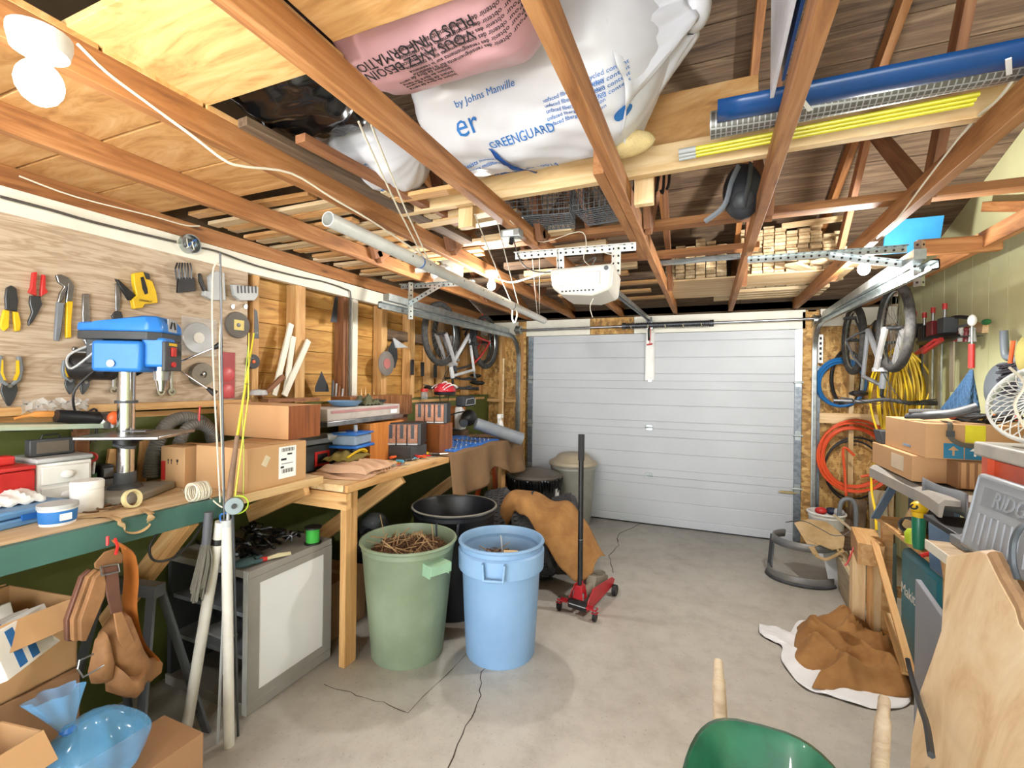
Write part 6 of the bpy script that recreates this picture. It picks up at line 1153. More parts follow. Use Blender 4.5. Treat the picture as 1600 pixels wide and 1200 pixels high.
# ================================================================ right side
# wheelbarrow at the bottom edge
t1, t2 = at(1122, 1030, Z=.6), at(1382, 1088, Z=.6)
wbx = thing('wheelbarrow', 'green wheelbarrow with pale wooden handles pointing at the garage door', 'wheelbarrow', (.18, 1.1, 0))
HW = wood('handle_wood', ['#b8a088', '#d2bfa4', '#e0d0b8'], (1.5, 14, 14), .7, False)
for t_, e in ((t1, V((-.12, .42, .27))), (t2, V((.24, .42, .27)))):
    a = t_-wbx.location; c = e; d = (c-a); B().tube([a, a+d*.02, a+d*.13, a+d*.15, a+d*.5, c], [.012, .016, .017, .021, .023, .023], 12).build('handle', HW, wbx)
GT = M('wheelbarrow_green', '#2c7a5c', .35, col2='#245f49', coat=.3)
def tray(u, v):
    a = u*2*PI; k = [1., .97, .80, .62, 0][v] if 0 else None
    return None
b = B(); n = 48; prof = [(1.04, .0), (1.0, .006), (.97, -.01), (.80, -.16), (.66, -.24), (.3, -.255), (0.0, -.26)]
vs = []
for s, z in prof:
    for i in range(n):
        a = 2*PI*i/n; cx_ = math.cos(a); sy_ = math.sin(a); rx = .20*s; ry = .50*s
        p_ = .6; x = rx*math.copysign(abs(cx_)**p_, cx_); y = ry*math.copysign(abs(sy_)**.75, sy_)
        vs.append(V((x-.03, y-.12, .605+z)))
b.add(vs, [(j*n+i, j*n+(i+1) % n, (j+1)*n+(i+1) % n, (j+1)*n+i) for j in range(len(prof)-1) for i in range(n)]).build('tray', GT, wbx, solid=.003)
B().lathe([(.12, -.03), (.18, -.03), (.19, 0), (.18, .03), (.12, .03), (.12, -.03)], c=(.03, -.75, .19), ax=RY(90), n=32).build('wheel', RUBBER, wbx)
for x in (-.1, .12): B().tube([(x, .25, .42), (x, .3, .0), (x, .1, .0), (x, -.1, .35)], .012).build('leg', DSTEEL, wbx)
# cloths on the floor
def heap(name, lb, px, seed, mat, hgt, th=.004, group=None, fold_=9., org=(0, 0)):
    P = [at(x, y, Z=.0) for x, y in px]; c = sum(P, V())/len(P); o = thing(name, lb, 'cloth', (c.x, c.y, .003)); P = [p-c for p in P]; n = 96; R = []
    Lp = spline(P+[P[0]], 8)
    def edge(a):
        i = a*(len(Lp)-1); k = int(min(i, len(Lp)-2)); return Lp[k].lerp(Lp[k+1], i-k)
    def f(u, v):
        e = edge(u) if u < 1 else edge(0); p = e*v; r = 1-v; w1 = 1.1-2.0*abs(math.sin(p.x*fold_*.9+p.y*fold_*.5+seed+.8*math.sin(p.y*9)))+.6*(1-2*abs(math.sin(p.x*fold_*.5-p.y*fold_*1.1+seed*2)))
        z = hgt*(min(1, r*3.2)**.7)*(.42+.33*w1*.62) if v < .999 else .0
        z = max(.001, z)+.006*abs(math.sin(u*60+seed))*(v**3)
        return V((p.x+.02*math.cos(w1*2)*r, p.y+.02*math.sin(w1*3)*r, z))
    B().grid(f, 110, 26).build('cloth', mat, o, solid=th, off=1); return o
heap('white_sheet', 'crumpled white cloth spread on the floor under the tan canvas', [(1186, 978), (1215, 982), (1235, 990), (1250, 972), (1300, 985), (1400, 1060), (1422, 1100), (1370, 1110), (1300, 1090), (1255, 1075), (1222, 1035), (1222, 1012), (1200, 1000), (1187, 990)], 1, M('white_cloth', '#e6e6e6', .9, var=.06), .05)
tc_ = heap('tan_canvas_cloth', 'crumpled tan canvas heaped on the white cloth on the floor', [(1245, 985), (1290, 965), (1345, 968), (1370, 1000), (1405, 1025), (1424, 1090), (1370, 1090), (1320, 1085), (1270, 1080), (1290, 1060), (1244, 1040)], 3, TC, .21, fold_=13.)
tc_.location.z = .012
# wood pieces, posts
Wp = W_PINE
def bd(name, lb, p0, p1, w_, t_, mat=Wp, upv=(0, 1, 0), cat='board', group=None):
    o = board(name, p0, p1, w_, t_, mat, upv); return tag(o, lb, cat, group)
bd('post_offcut', 'pale wooden post standing on the floor beside the tan canvas, left one', (.90, 3.62, .0), (.90, 3.62, .498), .07, .07)
bd('post_offcut', 'pale wooden post standing on the floor beside the tan canvas, right one', (.975, 3.56, .0), (.975, 3.56, .498), .07, .05, W_STUD)
o = bd('square_beam_end', 'short thick square beam end with growth rings resting on the two posts', (.905, 3.38, .565), (.96, 3.75, .565), .13, .13, W_STUD, (0, 0, 1), 'beam')
bd('green_strip', 'thin green-grey strip standing beside the posts', (1.045, 3.45, .0), (1.05, 3.5, .62), .02, .02, M('strip_green', '#5d6c62', .5))
bd('long_lath', 'long pale lath slanting in front of the teal tool case', at(1366, 845, Y=3.40), at(1424, 1050, Y=2.93), .035, .018, W_STUD, (0, 1, .2))
bd('pale_board', 'upright pale board behind the slanting lath', at(1378, 845, Y=3.5), at(1380, 1000, Y=3.5), .09, .02, Wp, (.2, 1, 0))
bd('dark_board', 'board leaning low behind the slanting lath', at(1392, 960, Y=3.3), at(1422, 1055, Y=3.0), .07, .02, W_STUD, (0, 1, 0))
bd('grey_board', 'flat grey weathered board edge by the bucket', at(1312, 812, Y=4.6), at(1358, 850, Y=4.3), .16, .02, wood('greyish_board', ['#8a7c64', '#ab9c80', '#beb094'], (1, 8, 8)), (0, .8, .6))
bd('upright_board', 'dusty upright board leaning on the far wall above the bucket', (1.25, 5.2, 0), (1.31, 5.32, .50), .16, .02, W_GREY, (0, 1, 0))
bd('upright_board', 'second dusty board leaning on the right wall corner', (1.45, 5.15, 0), (1.47, 5.33, .60), .14, .02, wood('greyish_board', []), (0, 1, 0))
for k in range(5): bd('skirting_strip', 'pale strip of lumber standing on edge along the floor by the grey fenders, '+['nearest', 'second', 'middle', 'fourth', 'farthest'][k], (.93+.035*k, 3.80+.06*k, .0), (.99+.035*k, 4.9, .0), .24-.03*k, .018, Wp if k % 2 else mats['greyish_board'], (1, 0, 0), group='lumber strips along the floor').location.z = .125-.015*k
# crate bench along the right wall
crt = thing('storage_crate', 'rough wooden crate bench carrying the long green bottle and the pipe', 'crate', (1.26, 2.90, 0))
B().mm((-.30, -.35, .75), (.36, .62, .775)).build('top', W_STUD, crt, bev=.003); 
for y in (-.33, .6): B().mm((-.27, y-.02, 0), (-.22, y+.02, .75)).mm((.28, y-.02, 0), (.33, y+.02, .75)).mm((-.22, y-.015, .3), (.28, y+.015, .36)).build('end_frame', W_STUD, crt)
B().mm((-.27, -.33, .08), (.33, .6, .10)).build('shelf', W_STUD, crt)
mk = thing('tool_case', 'teal hard plastic tool case with white lettering standing in the wooden crate', 'tool case', (1.12, 3.0, .105))
TEAL = M('case_teal', '#1f7a8e', .4, col2='#1a6a7e'); B().mm((-.12, -.24, 0), (.0, .24, .58)).build('front_shell', TEAL, mk, bev=.03); B().mm((.004, -.24, .0), (.12, .24, .58)).build('back_shell', TEAL, mk, bev=.03); text('Makita', .085, PAPER, mk, MX.Translation((-.1215, .10, .36)) @ fr((0, -1, 0), (0, 0, 1), (-1, 0, 0)).to_4x4())
B().tube([(0, -.06, .575), (0, -.06, .62), (0, .06, .62), (0, .06, .575)], .012).build('handle', BLACK, mk)
gb = at(1436, 870, Z=.777); gb = V((.962, 2.88, .777))
o = thing('green_bottle', 'tall green bottle with yellow spray head standing on the crate', 'bottle', gb, MX.Diagonal((.85, .85, .72))); B().lathe([(0, 0), (.026, 0), (.030, .05), (.033, .2), (.028, .22), (.0, .22)], n=24).build('bottle', M('bottle_green', '#1c7a5a', .35), o); hd = B().cyl((0, 0, .215), (0, 0, .25), .032, .036).sph((0, 0, .28), (.042, .036, .042), 20).build('head', YEL, o); B().lathe([(.010, 0), (.02, 0), (.02, .004), (.010, .004), (.010, 0)], c=(-.03, -.022, .285), ax=RY(-50) @ RX(40), n=16).build('dial', BLACK, hd)
o = thing('dark_pipe_elbow', 'short dark grey pipe elbow lying on the crate', 'pipe', (1.06, 3.06, .83)); B().lathe([(.035, 0), (.043, 0), (.043, .13), (.035, .13), (.035, 0)], ax=fr((0, 0, 1), (1, 0, 0), (0, 1, 0)) @ RX(0), c=(-.08, -.02, 0), n=28).build('tube', DGREY, o, mw=MX.Rotation(D(-40), 4, 'Z')); 
o = thing('lime_plastic_cup', 'lime green plastic cap lying beside the green bottle', 'cap', (.965, 2.965, .777)); B().lathe([(0, 0), (.03, 0), (.033, .05), (.02, .07), (0, .072)], n=20).build('cap', M('lime', '#b8d030', .4), o)
o = thing('red_clamp', 'red plastic spring clamp at the edge of the crate', 'clamp', (.975, 2.74, .79), RZ(20)); B().tube([(-.06, 0, 0), (0, .01, .012), (.05, 0, 0)], .010, 6, flat=.6).tube([(0, .01, .012), (.05, .03, .0)], .009, 6).build('jaw', RED, o)
o = thing('white_bottle', 'slim white bottle with yellow and blue label behind the green one', 'bottle', (1.04, 2.92, .777), MX.Diagonal((.9, .9, .9))); B().lathe([(0, 0), (.022, 0), (.022, .13), (.01, .15), (.012, .17), (0, .17)], n=20).build('body', WHITE, o); B().lathe([(.0225, .03), (.0225, .11)], n=20).build('label', YEL, o)
# blue bins on metal stand
BB_ = M('bin_blue', '#255f8e', .3, col2='#1e4f7a', coat=.3)
o = thing('blue_bin', 'glossy blue tapered plastic bin under the curved grey shelf', 'bin', (1.02, 2.48, .777)); B().prism([(-.11, 0), (.10, 0), (.15, .205), (-.13, .205)], -.12, .12, FR).build('bin', BB_, o, bev=.012); B().prism([(-.14, .205), (.16, .205), (.16, .228), (-.14, .228)], -.13, .13, FR).build('rim', BLACK, o, bev=.004)
MTL = M('bluegrey_metal', '#5f7486', .4, .4)
stn = thing('metal_stand', 'blue-grey folding metal stand with slanted legs by the yellow cords', 'stand', (1.0, 2.9, 0))
B().slab([(-.09, .50, .78), (-.05, .50, .78), (.02, .42, 1.005), (-.02, .42, 1.005)], (0, .02, 0)).build('leg', MTL, stn); B().slab([(-.02, -.3, .78), (.02, -.3, .78), (.02, -.3, 1.005), (-.02, -.3, 1.005)], (0, .02, 0)).build('leg', MTL, stn)
# grey curved shelf
GS = M('dusty_grey_plastic', '#8c8a86', .55, col2='#a0978a', scale=5)
cs = thing('curved_grey_bumper', 'long dusty grey curved plastic panel carrying the cardboard boxes', 'panel', (1.0, 2.9, 1.05))
b = B(); N = 30; vs = []
for i in range(N+1):
    t_ = i/N; y = .62-1.02*t_; x = -.07+.05*math.sin(t_*PI)-.03*t_; z = .0-.015*math.sin(t_*PI*1.3)
    for (dx, dz) in ((.0, .0), (.0, .055), (.02, .075), (.55, .075), (.55, .06), (.02, .05), (.012, .0)): vs.append(V((x+dx, y, z+dz-.04)))
k = 7; b.add(vs, [(i*k+j, i*k+(j+1) % k, (i+1)*k+(j+1) % k, (i+1)*k+j) for i in range(N) for j in range(k)]+[tuple(range(k)), tuple(range(N*k, N*k+k))[::-1]]).build('panel', GS, cs)
B().grid(lambda u, v: V((-.035+.02*math.sin(u*PI), -.05-.42*u, -.02+.10*v-.01*math.sin(u*5))), 16, 3).build('grey_band', M('band_grey', '#7a7e84', .35, .2), cs, solid=.006)
for y in (.45, -.3): B().mm((.25, y, -.273), (.30, y+.04, -.0)).build('leg', MTL, cs)
TOPZ = 1.05+.037
def abox(name, lb, x0, y0, z0, x1, y1, z1, mat=CARD, **k): 
    o = thing(name, lb, 'cardboard box', ((x0+x1)/2, (y0+y1)/2, z0)); h = V((x1-x0, y1-y0, 0))/2; B().mm((-h.x, -h.y, 0), (h.x, h.y, z1-z0)).build('carton', mat, o, bev=.003); o['hx'] = h.x; return o, h
bl_, h1 = abox('carton', 'long low cardboard box on the curved grey panel', .965, 2.98, TOPZ, 1.5, 3.60, TOPZ+.13)
B().mm((-h1.x-.001, -.2, .03), (-h1.x, -.02, .11)).build('tape', M('packing_tape2', '#d8bf9a', .3), bl_); B().mm((-.1, -h1.y-.001, .0), (.02, -h1.y, .13)).build('tape', mats['packing_tape2'], bl_)
bu, h2 = abox('carton', 'cardboard box with blue handling symbols and yellow label below the blue mesh bag', .99, 2.90, TOPZ+.132, 1.46, 3.46, TOPZ+.132+.17)
B().mm((-.085, -h2.y-.0015, .085), (-.01, -h2.y, .168)).build('yellow_label', M('label_bright_yellow', '#e6dc28', .5), bu)
for k in range(2): x = -.165+.08*k; q = B().mm((x, -h2.y-.0015, .005), (x+.075, -h2.y, .078)).build('blue_symbol', M('symbol_blue', '#1c7aa0', .5), bu); B().prism([(-.004, -.02), (.004, -.02), (.004, .005), (.02, .005), (0, .026), (-.02, .005), (-.004, .005)], .0015, .0022, FB).build('arrow', PAPER if k else CARD, q, loc=(x+.037, -h2.y, .04))
B().mm((-h2.x-.0012, -.1, .03), (-h2.x, .0, .042)).build('small_print', M('faded_blue', '#8c9cb0', .7), bu)
ct, h3 = abox('carton', 'flattened cartons packed on edge under the labelled box', 1.10, 2.86, TOPZ, 1.5, 2.975, TOPZ+.13, CARD2); b = B()
for k in range(12): b.mm((-.19+.03*k, -h3.y-.006, .005), (-.172+.03*k, -h3.y, .125))
b.build('folded_edges', CARD, ct)['kind'] = 'stuff'
o = thing('black_tray', 'small black plastic tray on the long cardboard box', 'tray', (1.03, 3.53, TOPZ+.132)); B().prism([(-.05, 0), (.05, 0), (.065, .08), (-.065, .08)], -.06, .06, FB).build('tray', DGREY, o, bev=.004)
# things heaped on the box: grey bag, strap, hot stuff
tz = TOPZ+.303
o = thing('folded_knee_pad', 'dark grey folded foam bag lying on the labelled cardboard box', 'bag', (1.07, 3.06, tz)); B().tube(spline([(-.07, .1, .02), (-.03, 0, .03), (.06, -.07, .05), (.14, -.1, .085)], 5), [.02]*5+[.028]*10+[.03], 10, flat=.6).build('pad', DGREY, o); B().tube(spline([(-.07, .08, .045), (0, .05, .05), (.08, .0, .045)], 5), .016, 8, flat=.6).build('pad', M('pad_grey', '#5c5a56', .8), o); 
o = thing('grey_strap', 'grey webbing strap with buckle hanging over the front of the labelled box', 'strap', (1.12, 2.885, tz)); B().tube(spline([(-.05, .06, .01), (-.045, -.008, .0), (-.045, -.012, -.06), (.0, -.014, -.095), (.07, -.014, -.10)], 5), .011, 6, flat=.3, upv=(0, 1, .2)).build('webbing', M('olive_grey', '#5e5a50', .9), o); B().mm((-.06, -.018, -.06), (-.03, -.008, -.03)).build('buckle', DGREY, o)
for k, (dx, dy, c_, mt) in enumerate([(.02, .0, 'salmon red', M('salmon', '#e0685a', .5)), (.12, -.05, 'yellow', YEL), (.2, .05, 'orange', ORANGE), (.26, -.02, 'pink', M('salmon', '#e0685a'))]):
    o = thing('cable_plug', c_+' plug end poking out of the dark cables on the cardboard box', 'plug', (1.13+dx, 3.06+dy, tz+.03)); B().sph((0, 0, 0), (.022, .018, .014), 12).build('plug', mt, o)
o = thing('dark_cables', 'pile of dark cables under the blue mesh bag on the cardboard box', 'cables', (1.28, 3.1, tz)); b = B(); rnd = random.Random(2)
for k in range(9): b.tube(spline([(rnd.uniform(-.13, .15), rnd.uniform(-.12, .1), rnd.uniform(.008, .04)) for j in range(5)], 6), .007, 6)
b.build('cable_pile', BLACK, o)['kind'] = 'stuff'
# orange stand with grey top and the fan
OR_ = M('orange_paint', '#e0603a', .4)
stp = thing('orange_stand', 'orange framed stand with dusty grey top at the right edge of the photo', 'stand', (1.24, 2.08, 0))
B().mm((-.26, -.45, 1.30), (.40, .35, 1.355)).build('top', M('stand_grey', '#9a9892', .5, col2='#bdb9ae', scale=6), stp, bev=.008)
for x in (-.23, .36):
    for y in (-.4, .30): B().mm((x-.015, y-.02, 0), (x+.015, y+.02, 1.30)).build('leg', OR_, stp)
B().mm((-.2, .28, 1.12), (.34, .30, 1.30)).mm((-.225, -.38, 1.12), (-.215, .28, 1.29)).build('apron', OR_, stp); B().cyl((-.20, .2, 1.1), (-.20, .2, 1.3), .014).build('grey_post', LGREY, stp)
FW = M('fan_white', '#e4e4de', .45); fn = thing('box_fan', 'white round wire guard fan lying on the dusty grey top', 'fan', (1.13, 2.30, 1.357))
b = B(); fz = V((-.62, -.62, .46)).normalized(); fx = V((0, 0, 1))-fz*fz.z; fx.normalize(); ff = fr(fz.cross(fx)*-1, fx, fz)
def fd(x, y, z): return V((0, 0, .155))+ff @ V((x, y, z))
m_ = 30
for i in range(m_):
    for s in (-1, 1):
        pts = []
        for j in range(7): t_ = .03+.125*j/6; a = 2*PI*i/m_+s*.5*j/6; pts.append(fd(t_*math.cos(a), t_*math.sin(a), .05-.035*(j/6)**2))
        b.tube(pts, .0022, 4)
b.build('wire_guard', FW, fn)['kind'] = 'stuff'
B().tube([fd(.156*math.cos(2*PI*i/40), .156*math.sin(2*PI*i/40), .012) for i in range(40)], .006, 8, True).build('guard_ring', FW, fn)
B().lathe([(0, .05), (.03, .05), (.034, .04), (.034, 0), (0, -.05)], c=V((0, 0, .155)), ax=ff, n=24).build('motor', LGREY, fn)
for k in range(4): a = k*PI/2; B().slab([fd(.03*math.cos(a), .03*math.sin(a), .0), fd(.14*math.cos(a-.3), .14*math.sin(a-.3), -.01), fd(.14*math.cos(a+.4), .14*math.sin(a+.4), .012), fd(.03*math.cos(a+.6), .03*math.sin(a+.6), .01)], fz*.002).build('blade', M('fan_blade_grey', '#a9b6c2', .3), fn)
b = B().lathe([(.157, -.02), (.162, .0), (.157, .012)], c=V((0, 0, .155)), ax=ff, n=40); b.build('outer_ring', FW, fn, solid=.003)
wire('fan_cable', [fn.location+fd(-.1, .12, .06), fn.location+fd(-.04, .04, .075), fn.location+fd(-.05, -.05, .075), fn.location+fd(-.0, -.15, .06)], .005, CW, 'cream cord wrapped over the wire guard of the fan')
o = thing('pale_green_box', 'pale green metal box behind the fan', 'box', (1.42, 2.34, 1.357)); B().mm((-.18, -.06, 0), (.12, .1, .26)).build('box', M('pale_green_metal', '#b6c8b0', .5, var=.08), o, bev=.004); B().mm((-.18, -.0615, .18), (.1, -.0605, .24)).build('label', WHITE, o)
# wooden side shelf with the ridged case
ws_ = thing('side_shelf', 'wooden side shelf with white painted edge carrying the ridged grey case', 'shelf', (1.02, 1.9, 0.04))
B().slab([(-.22, .42, .90), (-.06, .42, .90), (-.06, -.6, .90), (-.22, -.6, .90)], (0, 0, .03)).build('top', W_BENCH, ws_, bev=.002); B().slab([(-.226, .42, .895), (-.22, .42, .895), (-.22, -.1, .895), (-.226, -.1, .895)], (0, 0, .036)).build('white_edge', WHITEP, ws_)
for x, y in ((-.15, -.5), (-.15, .36)): B().mm((x-.03, y-.03, -.04), (x+.03, y+.03, .90)).build('leg', W_STUD, ws_)
B().slab([(-.18, .40, .9), (-.14, .40, .9), (-.08, .40, .45), (-.12, .40, .45)], (0, .03, 0)).build('bracket', W_STUD, ws_)
RC = M('case_grey', '#a4aab0', .4, col2='#959ba2', scale=3)
A0_, A1_, A2_, A3_ = at(1497, 850, X=.84), at(1529, 737, X=.91), at(1690, 788, X=.91), at(1680, 958, X=.84)
c0 = A0_.copy(); rc_ = thing('grey_case', 'large ribbed light grey plastic case lid with raised lettering standing on the side shelf', 'case', c0)
ux = (A3_-A0_).normalized(); uy = (A1_-A0_)-ux*(A1_-A0_).dot(ux); uy.normalize(); uz = ux.cross(uy); 
if uz.dot(V((0, 0, H))-c0) < 0: uz = -uz
b = B(); nn_ = -uz; b.slab([V((0, 0, 0)), A1_-c0, A2_-c0, A3_-c0], nn_*.05); b.build('shell', RC, rc_, bev=.012)
def pp(u, v, e=.001): return (A0_.lerp(A3_, u)).lerp(A1_.lerp(A2_, u), v)-c0+uz*e
B().tube([pp(.04, .05), pp(.04, .95), pp(.96, .95)], .006, 6).build('edge_bead', RC, rc_)
for k in range(6): u = .14+.14*k; B().tube([pp(u, .12), pp(u, .50), pp(u+.07, .50), pp(u+.07, .12)], .004, 6).build('rib', RC, rc_)
B().slab([pp(.13, .60, .0), pp(.13, .84, 0), pp(.9, .84, 0), pp(.9, .60, 0)], uz*.002).build('letter_panel', M('panel_grey', '#8e949a', .45), rc_)
tf = MX.Translation(pp(.5, .72, .003)) @ fr(ux, uz.cross(ux), uz).to_4x4(); text('RIDGID', .075, RC, rc_, tf, 'raised_letters', ext=.002)
wire('thick_grey_cable', [at(1590, 905, X=.80), at(1583, 880, X=.80), at(1583, 850, X=.80), at(1592, 828, X=.82), at(1606, 818, X=.84)], .008, M('cord_grey', '#4e545a', .5), 'thick grey cord looping up at the right edge in front of the case')
o = thing('small_grey_box', 'small square grey electrical box on the side shelf', 'box', (.90, 2.27, .972)); B().mm((-.035, -.06, 0), (.04, .04, .035)).build('box', MGREY, o, bev=.003); B().cyl((0, -.01, .035), (0, -.01, .045), .02).build('knob', LGREY, o)
# slab and panel
SL = wood('live_edge_slab', ['#d2ac80', '#e8cba2', '#f2dcb8'], (.9, 3.2, 3.2), .55, True, 2.0, bm=.05)
spx = [(1478, 869), (1528, 861), (1541, 866), (1560, 905), (1585, 950), (1592, 975), (1625, 1020), (1635, 1075), (1625, 1210), (1640, 1560), (1400, 1560), (1425, 1150), (1437, 1080), (1455, 1030), (1470, 985), (1474, 920)]
def plane(px, py):
    # leaning board: nearer at its foot
    d = at(px, py, D=1)-V((0, 0, H)); n_ = V((1, .12, -.22)); p0 = V((.765, 1.80, .95)); t_ = (p0-V((0, 0, H))).dot(n_)/d.dot(n_); return V((0, 0, H))+d*t_
P_ = [plane(x, y) for x, y in spx]; zl = min(p.z for p in P_); P_ = [p for p in P_]
P_ = [p if p.z > .02 else V((p.x, p.y, .02)) for p in P_]; c0 = plane(1520, 1500); c0.z = .02
f_ = fr(V((.97, -.24, 0)).normalized(), V((0, 0, 1)), V((-.24, -.97, 0)).normalized())
slb = thing('live_edge_slab', 'large pale live edge wooden slab leaning in the lower right corner', 'slab', c0); xg = fr((0, 0, 1), (1, 0, 0), (0, 1, 0)).to_4x4()
B().slab([xg.inverted() @ (p-c0) for p in P_], xg.to_3x3().inverted() @ V((.04, .004, .01))).build('slab', SL, slb, mw=xg, bev=.004)
BK = M('bark_edge', '#b08c66', .9, bmp=1, scale=12); e_ = [p-c0 for p in P_[2:9]]; B().tube([q+V((.02, .0, 0)) for q in spline(e_, 4)], .019, 8).build('bark_edge', BK, slb)
gpl = [(1430, 904), (1470, 962), (1475, 1100), (1475, 1500), (1420, 1500)]
P_ = [at(x, y, X=.80) for x, y in gpl[:2]]; P_ = [P_[0], P_[1], V((.80, 1.95, .60)), V((.80, 1.95, .01)), V((.80, P_[0].y, .01))]; 
c0 = P_[4].copy(); o = thing('grey_sheet', 'flat grey metal panel standing between the wood slab and the teal case', 'panel', c0); B().slab([p-c0 for p in P_], (.02, .0, 0)).build('panel', M('panel_bluegrey', '#8f939b', .45, col2='#83878f', scale=2), o, bev=.003)
wire('black_lead', [at(1418, 1030, X=.74), at(1425, 1060, X=.72), at(1437, 1100, X=.62), at(1448, 1133, X=.58), at(1455, 1180, X=.54)], .009, CB, 'black rubber lead hanging down in front of the grey panel', k=4)
# grey fenders and leather on the floor
FG = M('fender_grey', '#5c6064', .4, col2='#6e6a62', scale=5)
fd_ = thing('plastic_fender', 'pair of dark grey curved plastic fender rings lying by the far right corner', 'fender', (.72, 4.42, 0))
def band(b, c, rx, ry, a0, a1, z, hgt, tilt=.0, n=30):
    vs = []
    for i in range(n+1):
        a = math.radians(a0+(a1-a0)*i/n); x = c[0]+rx*math.cos(a); y = c[1]+ry*math.sin(a)
        for zz, k in ((z, 1), (z+hgt, .96)): vs.append(V((c[0]+rx*k*math.cos(a), c[1]+ry*k*math.sin(a), zz+tilt*(y-c[1]))))
    return b.add(vs, [(2*i, 2*i+2, 2*i+3, 2*i+1) for i in range(n)])
b = B(); band(b, (0, 0), .24, .20, 150, 390, .0, .07); b.build('lower_ring', FG, fd_, solid=.02, bev=.004); b = B(); band(b, (0, 0), .25, .21, 150, 390, -.0+.001, .022); b.build('rubber_foot', RUBBER, fd_, solid=.022)
b = B(); band(b, (.02, .06), .22, .2, 120, 380, .26, .06); b.build('upper_ring', FG, fd_, solid=.018); B().slab([(-.24, .06, .02), (-.22, .0, .02), (-.19, .06, .30), (-.21, .12, .30)], (.012, 0, 0)).build('strut', DGREY, fd_); B().slab([(.17, -.14, .0), (.25, -.1, .0), (.2, -.04, .32), (.12, -.08, .32)], (.01, .02, 0)).build('strut', LGREY, fd_)
LT = M('suede', '#b09670', .95, col2='#94794f', scale=7, bmp=.3)
lp = [(1241, 818), (1262, 812), (1290, 816), (1305, 826), (1320, 840), (1318, 856), (1300, 860), (1282, 852), (1272, 855), (1282, 872), (1270, 866), (1258, 846)]
Pq = [at(x, y, Y=4.30+.2*(850-y)/40) for x, y in lp]; c0 = sum(Pq, V())/len(Pq); o = thing('suede_apron', 'stiff tan suede piece draped over the fender ring', 'leather', c0); B().slab([p-c0 for p in Pq], (0, .006, .006)).build('suede', LT, o, bev=.002); B().tube(spline([at(1274, 868, Y=4.2)-c0, at(1290, 874, Y=4.2)-c0, at(1305, 868, Y=4.2)-c0, at(1318, 860, Y=4.2)-c0], 5), .012, 8, flat=.5).build('rolled_edge', LT, o)
wire('dark_cable', [at(1228, 816, Y=4.5), at(1255, 814, Y=4.3), at(1285, 828, Y=4.22), at(1300, 836, Y=4.2), at(1318, 836, Y=4.2), at(1335, 828, Y=4.2), at(1352, 842, Y=4.1)], .004, CG, 'dark cord lying across the suede toward the wooden posts')
wire('red_cable', [at(1352, 846, Y=3.7), at(1338, 848, Y=3.62), at(1332, 860, Y=3.6), at(1325, 878, Y=3.6), at(1320, 884, Y=3.6)], .005, RED, 'red cord drooping from the square beam end')
bq = can('bucket', 'white bucket with red and navy bags at the foot of the far wall', (1.03, 5.12, 0), .12, .145, .40, WHITE, cat='bucket'); 
for c_, x, y in ((RED, -.05, -.03), (M('navy', '#1e2a44', .6), .04, .0), (LGREY, .09, -.02)): q = thing('rag', {'red_plastic': 'bright red', 'navy': 'navy blue', 'light_grey_plastic': 'pale grey'}[c_.name]+' cloth stuffed in the white bucket', 'rag', (1.03+x, 5.12+y, .41)); B().sph((0, 0, 0), (.05, .045, .035), 14).build('rag', c_, q)
# ---------------------------------------------------------------- on the far wall, right of the door, and on the right wall
def coil(name, lb, c, r, n_, mat, tr, seed, cat='hose', sx=1., sy=1.12, sag=.0, ydir=(1, 0, 0), nrm=V((0, -1, 0))):
    o = thing(name, lb, cat, c); rnd = random.Random(seed); x = V(ydir)
    for k in range(n_):
        rr = r*rnd.uniform(.80, 1.03); off = V((rnd.uniform(-.02, .02), 0, rnd.uniform(-.02, .02))); pts = []
        for i in range(40):
            a = 2*PI*i/40; pts.append(off+x*(rr*sx*math.cos(a))+V((0, 0, rr*sy*math.sin(a)))+nrm*(tr*(1+1.2*k/2.5)+.004*math.sin(3*a+k)))
        B().tube(pts, tr, 8, True).build('loop', mat, o)
    return o
OH = M('hose_orange', '#e4552a', .45)
co = coil('air_hose', 'coil of orange air hose hanging on the far wall right of the door', at(1334, 713, Y=5.36), .295, 7, OH, .011, 4); l_ = co.location
B().tube(spline([at(1335, 712, Y=5.2)-l_, at(1318, 700, Y=5.2)-l_, at(1320, 740, Y=5.2)-l_, at(1322, 775, Y=5.2)-l_], 6), .011, 8).build('hose_end', OH, co); B().cyl(at(1322, 775, Y=5.2)-l_, at(1323, 792, Y=5.2)-l_, .009).build('fitting', M('brass', '#b89a5a', .35, .9), co)
B().tube(spline([at(1345, 745, Y=5.26)-l_, at(1375, 735, Y=5.26)-l_, at(1378, 700, Y=5.26)-l_], 6), .011, 8).build('hose_end', OH, co)
coil('black_hose', 'black cable coil hanging behind the orange hose', at(1336, 735, Y=5.43)+V((0, .0, 0)), .27, 2, CB, .009, 6, sy=1.2, cat='cable')
coil('blue_hose', 'coil of blue hose on the far wall behind the bicycle', at(1316, 598, Y=5.40), .20, 4, M('hose_blue', '#1f6fb0', .4), .011, 9, sy=1.15)
coil('black_inner_tube', 'black rubber tube hung beside the blue hose', at(1322, 590, Y=5.43), .24, 1, BLACK, .016, 3, sx=.6, sy=1.3, cat='tube')
ys = thing('yellow_extension_cable', 'long bundle of yellow extension cord hanging on the right wall', 'cord', at(1407, 545, Y=4.72), RZ(-24) @ RZ(-90)); l_ = ys.location; rnd = random.Random(12); YC = M('cord_yellow', '#f2cc1a', .42)
